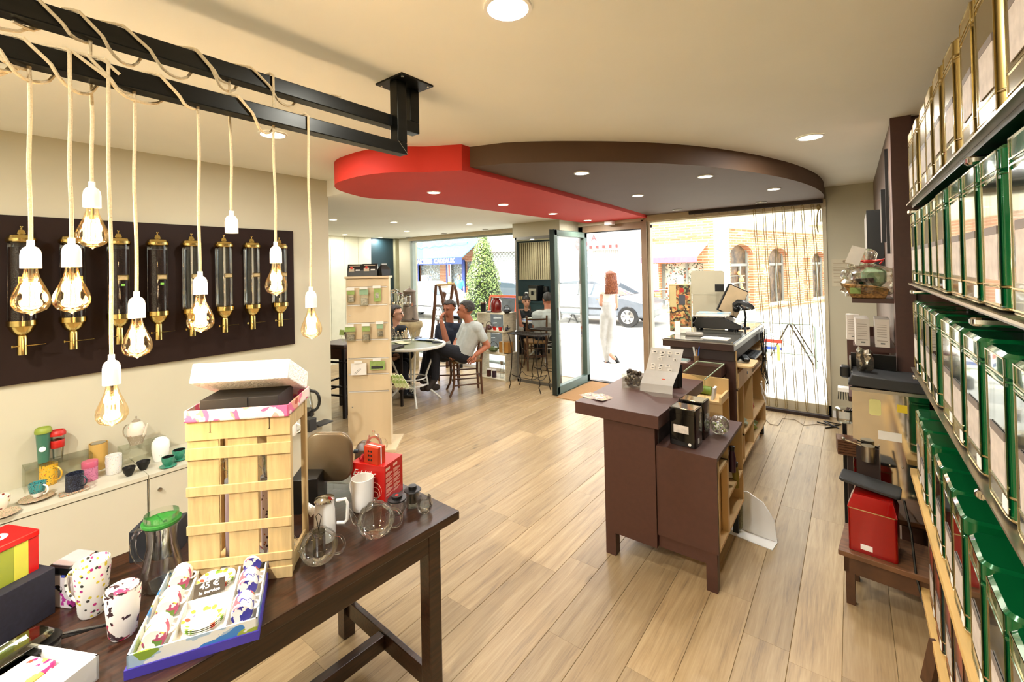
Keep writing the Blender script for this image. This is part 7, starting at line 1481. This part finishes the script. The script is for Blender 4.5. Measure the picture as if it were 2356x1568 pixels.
# ------------------------------------------------------------------ the street
struct('street', MB().box(-45, 6.05, -.4, 25, 45, -.12), mat('sunlit_asphalt', '#a8a49a', .9, var=.08, scale=3))
struct('pavement', MB().box(-45, 5.93, -.3, 25, 7.6, -.05), mat('pale_paving', '#c2bcae', .85, var=.05, scale=2))
struct('far_pavement', MB().box(-45, 15.2, -.3, -3.2, 17, -.08), bpy.data.materials['pale_paving'])
def brickmat(name, a, b, mort, sc=1):
    m = bpy.data.materials.new(name); m.use_nodes = True; nt = m.node_tree; n = nt.nodes; l = nt.links; bs = n['Principled BSDF']
    tc = n.new('ShaderNodeTexCoord'); sp = n.new('ShaderNodeSeparateXYZ'); cb = n.new('ShaderNodeCombineXYZ'); ad = n.new('ShaderNodeMath'); l.new(tc.outputs['Object'], sp.inputs[0]); l.new(sp.outputs[0], ad.inputs[0]); l.new(sp.outputs[1], ad.inputs[1])
    l.new(ad.outputs[0], cb.inputs[0]); l.new(sp.outputs[2], cb.inputs[1])
    bt_ = n.new('ShaderNodeTexBrick'); bt_.inputs['Scale'].default_value = 1; bt_.inputs['Brick Width'].default_value = .38*sc; bt_.inputs['Row Height'].default_value = .095*sc; bt_.inputs['Mortar Size'].default_value = .014
    bt_.inputs['Color1'].default_value = lin(a); bt_.inputs['Color2'].default_value = lin(b); bt_.inputs['Mortar'].default_value = lin(mort)
    l.new(cb.outputs[0], bt_.inputs['Vector']); l.new(bt_.outputs[0], bs.inputs['Base Color']); bs.inputs['Roughness'].default_value = .9
    return m
BRK = brickmat('street_brick', '#a8603c', '#b97a52', '#c4ab8c')
def wallrun(name, T, L, h, th, ops, m, z0=-.12):
    """wall along local x with openings (x0, x1, zbottom, zspring, rise)"""
    mb = MB(); x = 0
    for x0, x1, zb, zs, rise in sorted(ops):
        mb.box(x, 0, z0, x0, th, h); mb.box(x0, 0, z0, x1, th, zb) if zb > z0+.01 else None
        N = 24 if rise else 1
        for i in range(N):
            a, b = i/N, (i+1)/N; zz = zs+(rise*math.sqrt(max(0, 1-(a+b-1)**2)) if rise else 0); mb.box(x0+(x1-x0)*a, 0, zz, x0+(x1-x0)*b, th, h)
        x = x1
    mb.box(x, 0, z0, L, th, h); return obj(name, mb, m, T)
cn = Vector((-3.55, 16.65, 0)); dB = Vector((2.58, 7.86, 0)).normalized()
bB = thing('brick_corner_building', 'brick corner building with arched shop windows across the street', 'building', tuple(cn), local=True, rz=math.atan2(dB.y, dB.x))
wallrun('side_wall', bB, 13, 3.0, .28, [(.55, 2.1, .0, 2.0, .40), (3.28, 4.9, .12, 1.85, .45), (6.2, 6.9, 0, 1.9, 0), (7.1, 8.6, .12, 1.75, .4)], BRK)
PLM = mat('cream_render', '#d6c8a6', .85, var=.06, scale=2)
obj('upper_wall', MB().box(0, .0, 3.0, 13, .45, 7).box(0, -.04, 2.95, 13, 0, 3.08), PLM, bB); obj('corner_pilaster', MB().box(-.12, -.1, -.12, .32, .5, 7), mat('white_render', '#e6dfce', .85), bB)
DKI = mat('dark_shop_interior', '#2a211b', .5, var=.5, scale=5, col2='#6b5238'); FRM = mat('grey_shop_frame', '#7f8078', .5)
for i, (x0, x1, zs) in enumerate(((.55, 2.1, 2.4), (3.28, 4.9, 2.3), (7.1, 8.6, 2.2))):
    w = obj('arched_window', MB().box(x0, .2, -.12, x0+.07, .26, zs).box(x1-.07, .2, -.12, x1, .26, zs).box(x0, .2, 1.60, x1, .26, 1.70).box((x0+x1)/2+.2, .2, -.12, (x0+x1)/2+.26, .26, 1.6), FRM, bB)
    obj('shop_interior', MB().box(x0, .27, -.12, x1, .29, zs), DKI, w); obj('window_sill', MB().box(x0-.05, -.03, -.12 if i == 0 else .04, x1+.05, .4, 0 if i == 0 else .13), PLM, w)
mb = MB(); c_ = Vector((1.0, .34, .75)); q4 = [(c_.x, c_.z+.2), (c_.x+.25, c_.z), (c_.x, c_.z-.2), (c_.x-.25, c_.z)]
for a, b in zip(q4, q4[1:]+q4[:1]): mb.beam((a[0], .18, a[1]), (b[0], .18, b[1]), .02, .04, (0, 1, 0))
obj('white_diamond_logo', mb, WPLAS, bB)
sh_ = MB()
for k in range(5): sh_.box(.62, .22, .2+k*.26, 1.9, .265, .22+k*.26)
obj('shop_shelves', sh_, PLM, bB)
BULB = mat('amber_shop_lamps', '#ffb050', .5, emis='#ff9a3c', es=4)
mb = MB()
for x, z in ((1.45, 1.35), (1.55, 1.1), (1.62, 1.2), (1.7, 1.1), (1.6, .9), (1.66, .78)): mb.ball((x, .2, z), .05, 8, 6, 1.4)
obj('hanging_lamps', mb, BULB, bB); obj('wall_lantern', MB().box(10, -.5, 2.6, 10.4, 0, 2.7), WPLAS, bB); obj('balcony', MB().box(6.8, -.5, 3.3, 9.5, 0, 3.4), PLM, bB)
mb = MB()
for k in range(18): mb.beam((6.8+k*.155, -.48, 3.4), (6.8+k*.155, -.48, 4.1), .03, .03)
obj('balcony_rail', mb.box(6.8, -.5, 4.1, 9.5, -.45, 4.15), IRON, bB)
WF0 = mat('white_shop_render', '#ded8ca', .85, var=.03)
bA = thing('brick_shop_front', 'brick shop with pale pink awning across the street', 'building', (-7.2, 16.6, 0), local=True)
wallrun('front_wall', bA, 3.62, 7, .4, [(1.5, 3.05, .0, 1.75, 0)], BRK)
DSP = pattern('shop_display_print', '#b8b6a4', ['#4a4a3a', '#a0522d', '#d9d2bc', '#33402c', '#8d8d80'], 6, dens=.5, kind='noise')
w = obj('shop_window', MB().box(1.5, .2, -.1, 1.6, .3, 1.75).box(2.38, .2, -.1, 2.45, .3, 1.75).box(3.0, .2, -.1, 3.06, .3, 1.75), FRM, bA); obj('window_display', MB().box(1.6, .3, -.1, 3.0, .32, 1.75), DSP, w)
aw = MB().add([(1.2, .0, 2.45), (3.22, .0, 2.45), (3.05, -.8, 1.97), (1.05, -.8, 1.97), (1.2, 0, 2.42), (3.22, 0, 2.42), (3.05, -.8, 1.94), (1.05, -.8, 1.94)], [(0, 1, 2, 3), (7, 6, 5, 4), (0, 4, 5, 1), (1, 5, 6, 2), (2, 6, 7, 3), (3, 7, 4, 0)])
obj('awning', aw, mat('faded_pink_canvas', '#e3cfda', .8), bA); obj('awning_valance', MB().box(1.05, -.82, 1.78, 3.05, -.8, 1.97), mat('mauve_canvas', '#93568a', .8), bA)
obj('white_pilaster', MB().box(-.1, -.12, -.12, .9, 0, 7), WF0, bA); obj('roof_edge', MB().box(1.2, -.06, 2.68, 3.3, 0, 2.75), BRK, bA); obj('white_poster', MB().box(.95, -.02, .75, 1.45, 0, 1.75), WPLAS, bA); obj('poster_strip', MB().box(.95, -.025, .72, 1.45, -.02, .82), mat('magenta_strip', '#b050b8', .6), bA); obj('green_letter_box', MB().box(1.05, -.12, .28, 1.28, 0, .62), mat('green_box', '#1f5a48', .4), bA); obj('white_sheet', MB().box(2.05, .18, 1.0, 2.3, .19, 1.3), WPLAS, bA)
bW = thing('white_shop_front', 'white shop front with folding metal shutters and striped awning edge behind the grey car', 'building', (-13.5, 18.5, 0), local=True)
WF = mat('white_facade', '#ded8ca', .85, var=.03)
wallrun('front_wall', bW, 8.0, 7, .3, [(3.75, 6.0, 0, 2.5, 0)], WF)
FM = mat('pale_folding_shutter', '#b4b8b4', .6)
for k in range(20): obj('shutter_slat', MB().prism([(0, .12), (.05, .17), (.10, .12), (.10, .14), (.05, .19), (0, .14)], 0, 2.45, lambda x, y, z, k=k: (4.0+k*.1+x, y, z)), FM, bW)
mb = MB()
for k in range(5):
    for j in range(8): mb.beam((3.55+k*.1, .0, .1+j*.3), (3.65+k*.1, .0, .4+j*.3), .012, .012).beam((3.65+k*.1, .0, .1+j*.3), (3.55+k*.1, .0, .4+j*.3), .012, .012)
obj('concertina_grille', mb, WPLAS, bW)
for k in range(16): obj('awning_stripe', MB().box(3.7+k*.16, -.25, 2.52, 3.7+k*.16+.16, 0, 2.66), REDS if k % 2 == 0 else WPLAS, bW)
RL = mat('red_sign_letters', '#a82a2a', .5)
for s_, x in (('A', 4.15), ('i', 5.75), ('s', 6.05)): text('sign_letter', s_, .42, RL, bW, (x, -.02, 3.0), (1, 0, 0), (0, 0, 1), bold=.005)
bC = thing('cream_house', 'cream rendered house with a no-entry sign, seen through the open door leaf', 'building', (-20, 30, 0), local=True)
obj('front_wall', MB().box(0, 0, -.2, 12, 1, 9), PLM, bC); obj('plinth', MB().box(0, -.1, -.2, 12, 0, 1.2), BRK, bC)
T = plainthing('no_entry_sign', 'round red no-entry road sign on a pole', 'road sign', (-6.6, 12.2, -.12)); obj('pole', MB().beam((0, .03, 0), (0, .03, 2.75), .05, .05), STEEL, T); obj('disc', MB().lathe([(0, 0), (.22, 0), (.22, .01), (0, .01)], n=28, fr=lambda x, y, z: (x, -z, 2.5+y)), mat('sign_red', '#c81e1a', .4), T); obj('white_bar', MB().box(-.15, -.018, 2.47, .15, -.01, 2.53), WPLAS, T)
# blue awning shop
bS = thing('gift_shop', 'shop with a big blue awning and brick piers far across the street', 'building', (-28.05, 20, -.3), local=True)
wallrun('front_wall', bS, 10.85, 8, .4, [(4.9, 6.9, .0, 2.5, 0), (7.6, 8.9, 0, 2.5, 0), (9.15, 10.6, 0, 2.5, 0)], brickmat('distant_brick', '#8a4f35', '#9c6142', '#a98a70'))
BLUP = mat('blue_shop_paint', '#1f3a8a', .5); obj('window_frames', MB().box(8.9, -.05, 0, 9.15, .1, 2.6).box(4.8, -.03, 0, 4.9, .1, 2.6).box(7.5, -.03, 0, 7.6, .1, 2.6).box(10.6, -.05, 0, 10.75, .1, 2.6), BLUP, bS)
obj('shop_interior', MB().box(4.9, .2, 0, 10.7, .25, 2.5), pattern('gift_shop_display', '#6d7170', ['#2c3034', '#a8a49a', '#8fa5b8', '#3a3a3a', '#c0bdb0'], 4, dens=.5, kind='noise'), bS)
obj('poster', MB().box(7.65, -.02, 1.0, 7.95, 0, 2.45), WPLAS, bS); obj('poster_red', MB().box(7.72, -.03, 1.6, 7.85, -.02, 2.35), REDS, bS); obj('poster_orange', MB().box(7.65, -.03, .8, 7.98, -.02, 1.25), mat('orange_poster', '#e0902a', .6), bS)
aw = MB().add([(2, .0, 4.9), (12.2, .0, 4.9), (10.45, -1.6, 2.72), (1, -1.6, 2.72), (2, 0, 4.85), (12.2, 0, 4.85), (10.45, -1.6, 2.68), (1, -1.6, 2.68)], [(0, 1, 2, 3), (7, 6, 5, 4), (0, 4, 5, 1), (1, 5, 6, 2), (2, 6, 7, 3), (3, 7, 4, 0)])
obj('awning', aw, mat('sky_blue_canvas', '#3f8acb', .8, var=.05), bS); obj('awning_valance', MB().box(1, -1.63, 2.33, 10.45, -1.6, 2.72), mat('royal_blue_valance', '#122c86', .7), bS); obj('side_valance', MB().box(10.5, -.3, 2.4, 12.0, -.25, 3.1), BLUP, bS)
text('valance_lettering', 'PAPETERIE  CARTERIE  CADEAUX', .36, WPLAS, bS, (7.2, -1.65, 2.53), (1, 0, 0), (0, 0, 1), bold=.012); text('side_lettering', 'AUX', .3, WPLAS, bS, (11.0, -.33, 2.62), (1, 0, 0), (0, 0, 1), bold=.008)
mb = MB(); pts = [(5.0+t*.25, -1.15+.0*t, 3.45+.12*math.sin(t*1.9)+t*.01) for t in range(18)]; mb.tube([(x, y-.0, z-.0) for x, y, z in pts], .03, 5); mb.lathe([(.42, 0), (.46, .02), (.42, .04)], (9.8, -1.05, 3.6), 20, sx=1.2, sy=.4)
obj('white_script_mark', mb, WPLAS, bS)
bG = thing('grille_shop', 'closed shop with a diamond mesh roller grille beyond the topiary', 'building', (-17.0, 19.4, -.3), local=True)
wallrun('front_wall', bG, 4.2, 7.5, .3, [(.3, 4.0, .0, 2.95, 0)], mat('pinkish_panel', '#b59c8c', .7, var=.03)); obj('white_fascia', MB().box(0, -.15, 2.95, 4.2, 0, 3.7), WPLAS, bG); obj('grey_interior', MB().box(.3, .25, 0, 4.0, .3, 2.95), mat('grey_interior', '#8f938f', .7), bG)
mb = MB()
for k in range(-10, 26):
    for sg in (1, -1):
        x0 = k*.24; x1 = x0+sg*2.9; a0, b0 = (x0, 0.0), (x1, 2.95)
        def cl(t): return (a0[0]+(b0[0]-a0[0])*t, a0[1]+(b0[1]-a0[1])*t)
        ts = sorted([(.3-a0[0])/(b0[0]-a0[0]), (4.0-a0[0])/(b0[0]-a0[0])]); t0, t1 = max(0, ts[0]), min(1, ts[1])
        if t1 > t0: p, q = cl(t0), cl(t1); mb.beam((p[0], .1, p[1]), (q[0], .1, q[1]), .025, .025)
obj('mesh_grille', mb, mat('grille_metal', '#c9ccc8', .5, .3), bG)
# vehicles
def car(name, label, loc, rz, paint, van=False, roofz=1.32, L=4.0):
    T = thing(name, label, 'car', loc, local=True, rz=rz); w = .82
    if van: body = [(-2.0, .3), (2.0, .3), (2.05, .65), (1.85, .95), (1.25, 1.05), (.7, 1.62), (-1.7, 1.72), (-1.98, 1.5), (-2.02, .8)]
    else: body = [(-1.95, .28), (1.95, .28), (2.02, .5), (1.9, .74), (1.2, .90), (.85, .93), (-1.75, .98), (-1.98, .85), (-2.0, .5)]
    fr = lambda x, y, z: (x*L/4, z, y)
    obj('body_shell', MB().prism(body, -w, w, fr), paint, T, bevel=.07)
    if not van:
        mb = MB(); lo_ = [(1.05, .92), (-1.6, .95), (-1.05, roofz-.02), (-.55, roofz+.05), (.15, roofz+.03), (.5, roofz-.1)]
        n = len(lo_); vs = [fr(x, z, -w+.04+(z-.9)*.4) for x, z in lo_]+[fr(x, z, w-.04-(z-.9)*.4) for x, z in lo_]
        mb.add(vs, [tuple(range(n)), tuple(range(n, 2*n))[::-1]]+[(i, (i+1) % n, n+(i+1) % n, n+i) for i in range(n)]); obj('cabin_glass', mb, mat('dark_car_glass', '#3f4a50', .08, .2, coat=1) if 'dark_car_glass' not in bpy.data.materials else bpy.data.materials['dark_car_glass'], T, bevel=.02)
        ro = MB().prism([(-1.08, roofz), (-.55, roofz+.07), (.15, roofz+.05), (.48, roofz-.08), (.4, roofz-.1), (-1.0, roofz-.04)], -w+.18, w-.18, fr); obj('roof', ro, paint, T, bevel=.02)
        for s_ in (-1, 1):
            y = s_*(w-.03); pl_ = MB()
            for a, b in (((1.05, .92), (.48, roofz-.06)), ((-.35, .95), (-.4, roofz)), ((-1.62, .95), (-1.05, roofz))): pl_.beam(fr(a[0], a[1], y), fr(b[0], b[1], s_*(w-.19)), .05, .05, (0, 1, 0))
            obj('pillar', pl_, paint, T)
    else:
        obj('side_glass', MB().prism([(1.1, 1.1), (.65, 1.55), (-.3, 1.6), (-.3, 1.08)], -w-.005, w+.005, fr).prism([(-.4, 1.08), (-.4, 1.6), (-1.5, 1.62), (-1.6, 1.1)], -w-.005, w+.005, fr), bpy.data.materials.get('dark_car_glass') or mat('dark_car_glass', '#3f4a50', .08, .2, coat=1), T)
        obj('tail_lamp', MB().box(-2.06, -w, .9, -1.98, -w+.1, 1.4), REDS, T)
    for x in (-1.25, 1.3):
        for s_ in (-1, 1):
            wv = obj('wheel', MB().lathe([(0, -.09), (.2, -.09), (.29, -.09), (.31, -.06), (.31, .06), (.29, .09), (.2, .09), (0, .09)], n=24, fr=lambda a, b, c: (x*L/4+a, s_*(w-.06)+c, .31+b)), BLACK, T)
            hb_ = MB().lathe([(0, .1), (.05, .1), (.18, .095), (.2, .09)], n=20, fr=lambda a, b, c: (x*L/4+a, s_*(w-.06)+s_*c, .31+b))
            obj('wheel_cover', hb_, STEEL, wv)
            sp = MB()
            for k in range(6): a = k*PI/3; sp.beam((x*L/4+.09*math.cos(a), s_*(w+.045), .31+.09*math.sin(a)), (x*L/4+.17*math.cos(a), s_*(w+.045), .31+.17*math.sin(a)), .035, .01, (0, 1, 0))
            obj('cover_holes', sp, DGREY, wv)
    obj('headlamp', MB().box(L/2-.12, -w+.02, .58, L/2-.01, -w+.3, .72).box(L/2-.12, w-.3, .58, L/2-.01, w-.02, .72), CHROME, T); obj('side_trim', MB().box(-1.6, -w-.01, .5, 1.0, -w, .55), BLACK, T)
    if not van: obj('mirror', MB().ball((.75, -w-.08, .98), .08, 8, 6), paint, T)
    return T
car('car', 'dark grey hatchback parked behind the walking woman', (-6.55, 13.2, -.12), 0.02, mat('slate_car_paint', '#565c62', .35, .3, coat=.6), L=4.0)
car('car', 'white saloon car at the left end of the cafe window', (-12.9, 11.6, -.12), .02, mat('white_car_paint', '#e6e6e2', .2, coat=1), L=4.2)
car('van', 'violet blue van parked behind the topiary', (-11.3, 15.0, -.45), .0, mat('violet_blue_paint', '#5a6090', .25, .3, coat=1), van=True)
# topiary cone
tp = P(1112, 640, y=8.1); T = thing('topiary', 'tall cone shaped clipped evergreen in a planter outside the cafe window', 'tree', (tp.x, 8.1, -.05), local=True)
obj('planter', MB().prism([(-.28, -.28), (.28, -.28), (.28, .28), (-.28, .28)], 0, .5), mat('terracotta_planter', '#a06a42', .8), T); obj('trunk', MB().tube([(0, 0, .4), (0, 0, 2.2)], .04, 8), WALNUT, T)
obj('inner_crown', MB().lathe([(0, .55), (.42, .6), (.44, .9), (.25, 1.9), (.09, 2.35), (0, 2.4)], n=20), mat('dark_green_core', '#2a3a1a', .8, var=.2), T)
mb = MB()
for k in range(5200):
    t = R_.random()**1.15; z = .55+1.98*t; r_ = .53*(1-t)**.85*(.93+.1*math.sin(z*9))+.075+R_.uniform(-.03, .03); a = R_.uniform(0, 2*PI); c_ = Vector((r_*math.cos(a), r_*math.sin(a), z)); n_ = Vector((math.cos(a), math.sin(a), R_.uniform(-.2, .9))).normalized(); t1 = n_.orthogonal().normalized(); t1.rotate(Matrix.Rotation(R_.uniform(0, 6.28), 3, n_)); t2 = n_.cross(t1)
    mb.add([c_-t1*.028, c_+t2*.012+n_*.012, c_+t1*.03+n_*.008, c_-t2*.012+n_*.012], [(0, 1, 2, 3)])
o = obj('leaves', mb, mat('sunlit_leaf', '#a3bb62', .35, var=.3, scale=12, col2='#5a7a30', coat=.3), T, smooth=0); o['kind'] = 'stuff'
# chalkboard, barriers, man in blue
q = P(1160, 740, y=7.2); T = thing('pavement_sign', 'grey chalkboard pavement sign with an orange frame outside the cafe window', 'sign', (q.x, 7.2, -.05), local=True)
fr_ = MB()
for sg in (-1, 1): fr_.beam((-.35, sg*.25, 0), (-.35, 0, 1.15), .04, .04).beam((.35, sg*.25, 0), (.35, 0, 1.15), .04, .04)
obj('frame', fr_.beam((-.35, 0, 1.15), (.35, 0, 1.15), .04, .05), mat('orange_sign_frame', '#c4552a', .6), T); bo = MB().add([(-.33, -.22, .1), (.33, -.22, .1), (.33, -.01, 1.12), (-.33, -.01, 1.12)], [(0, 1, 2, 3)]); obj('chalkboard', bo, mat('grey_chalkboard', '#55585a', .8, var=.2, scale=9), T)
ck = MB()
for k in range(7): z = .9-k*.1; y = -.22+(z-.1)/1.02*.21-.006; ck.beam((-.2, y, z), (-.2+.1+.05*(k % 3), y, z+.01), .004, .012); ck.beam((.1, y, z), (.2, y, z), .004, .012)
obj('chalk_lines', ck, WPLAS, T)
def barrier(label, x0, x1, y, zt=.92):
    T = thing('crowd_barrier', label, 'barrier', ((x0+x1)/2, y, -.12)); GM = mat('grey_green_steel', '#6f776c', .5, .4) if 'grey_green_steel' not in bpy.data.materials else bpy.data.materials['grey_green_steel']
    zb = -.12; z1 = zb+zt; obj('frame', MB().tube([(x0, y, zb), (x0, y, z1-.05), (x0+.05, y, z1), (x1-.05, y, z1), (x1, y, z1-.05), (x1, y, zb)], .016, 6).tube([(x0, y, zb+.22), (x1, y, zb+.22)], .012, 6), GM, T)
    obj('cross_brace', MB().tube([(x0, y, z1-.04), ((x0+x1)/2, y, zb+.55), (x1, y, z1-.04)], .008, 5).tube([(x0, y, zb+.22), ((x0+x1)/2, y, zb+.55), (x1, y, zb+.22)], .008, 5), GM, T); return T
T = barrier('steel crowd barrier with red and blue bars outside the rope blind', -1.95, -.5, 9.0, .74)
obj('red_bar', MB().box(-1.6, 8.98, .27, -.98, 9.0, .33), REDS, T); obj('blue_bar', MB().box(-1.6, 8.98, .15, -.98, 9.0, .2), BLUP, T); obj('yellow_green_tape', MB().box(-1.06, 8.975, -.03, -1.02, 8.985, .24), mat('lime_tape', '#b5c83a', .6), T)
T = plainthing('folding_trestle', 'thin dark leaning trestle legs behind the crowd barrier', 'trestle', (-.85, 9.3, -.12)); obj('legs', MB().beam((-.35, 0, .1), (-.05, 0, .72), .025, .025).beam((.3, 0, -.0), (-.05, 0, .72), .025, .025).beam((.35, .1, .05), (.0, .1, .7), .02, .02), IRON, T)
barrier('steel crowd barrier by the green letter box across the street', -5.6, -4.6, 14.6, 1.0)
D = (P(1056, 650, y=18.0)-camo.location).dot(FF); SKY = mat('turquoise_polo', '#3fb4cc', .7)
def L(x, y, z): q = P(1056, 650, y=18.0); return Vector((q.x, 18.0, -.3))+Vector((RR.x, RR.y, 0))*x+FWD*y+Vector((0, 0, z))
person('person', 'man in a turquoise polo shirt standing before the gift shop', [(L(0, 0, .9), .16, L(0, 0, 1.2), .17, 'shirt'), (L(-.17, 0, 1.33), .08, L(.17, 0, 1.33), .08, 'shirt'), (L(0, 0, 1.3), .1, L(0, 0, 1.42), .06, 'shirt'), (L(0, 0, 1.38), .05, L(0, 0, 1.52), .05, 'skin'),
       (L(-.2, 0, 1.32), .06, L(-.26, 0, 1.08), .055, 'shirt'), (L(-.26, 0, 1.1), .042, L(-.27, -.03, .8), .033, 'skin'), (L(.2, 0, 1.32), .06, L(.26, 0, 1.08), .055, 'shirt'), (L(.26, 0, 1.1), .042, L(.27, -.03, .8), .033, 'skin'),
       (L(-.09, 0, .88), .11, L(-.1, 0, .1), .06, 'trousers'), (L(.09, 0, .88), .11, L(.1, 0, .1), .06, 'trousers'), (L(-.1, .0, .05), .045, L(-.1, -.13, .04), .04, 'shoe'), (L(.1, .0, .05), .045, L(.1, -.13, .04), .04, 'shoe')],
       {'skin': SK3, 'shirt': SKY, 'trousers': mat('dark_trousers', '#2a2c30', .8), 'shoe': BLACK}, vox=.018, head=(L(0, 0, 1.6), -FWD, UP, 1.0), hair=('short', HGR), hands=[(L(-.27, -.03, .8), Vector((0, 0, -1)), FWD, 1, .3), (L(.27, -.03, .8), Vector((0, 0, -1)), FWD, 1, .3)])
T = plainthing('postcard_rack', 'revolving postcard rack in front of the gift shop', 'rack', tuple(P(982, 650, y=19)[:2])+(-.3,)); obj('pole', MB().tube([(0, 0, 0), (0, 0, 1.75)], .03, 6), STEEL, T); obj('card_tower', MB().rbox(0, 0, .5, .5, .06, .5, 1.7), pattern('postcards', '#b9c3cc', ['#4a6a9a', '#d0a080', '#e6e2da', '#3a4a5a'], 8, dens=.5), T)
# label sanity: every top-level thing keeps one object of its own
for o in COL.objects:
    if o.parent is None and o.type == 'EMPTY' and 'label' in o and not o['label']: print('unlabelled', o.name)
print('objects', len(COL.objects))
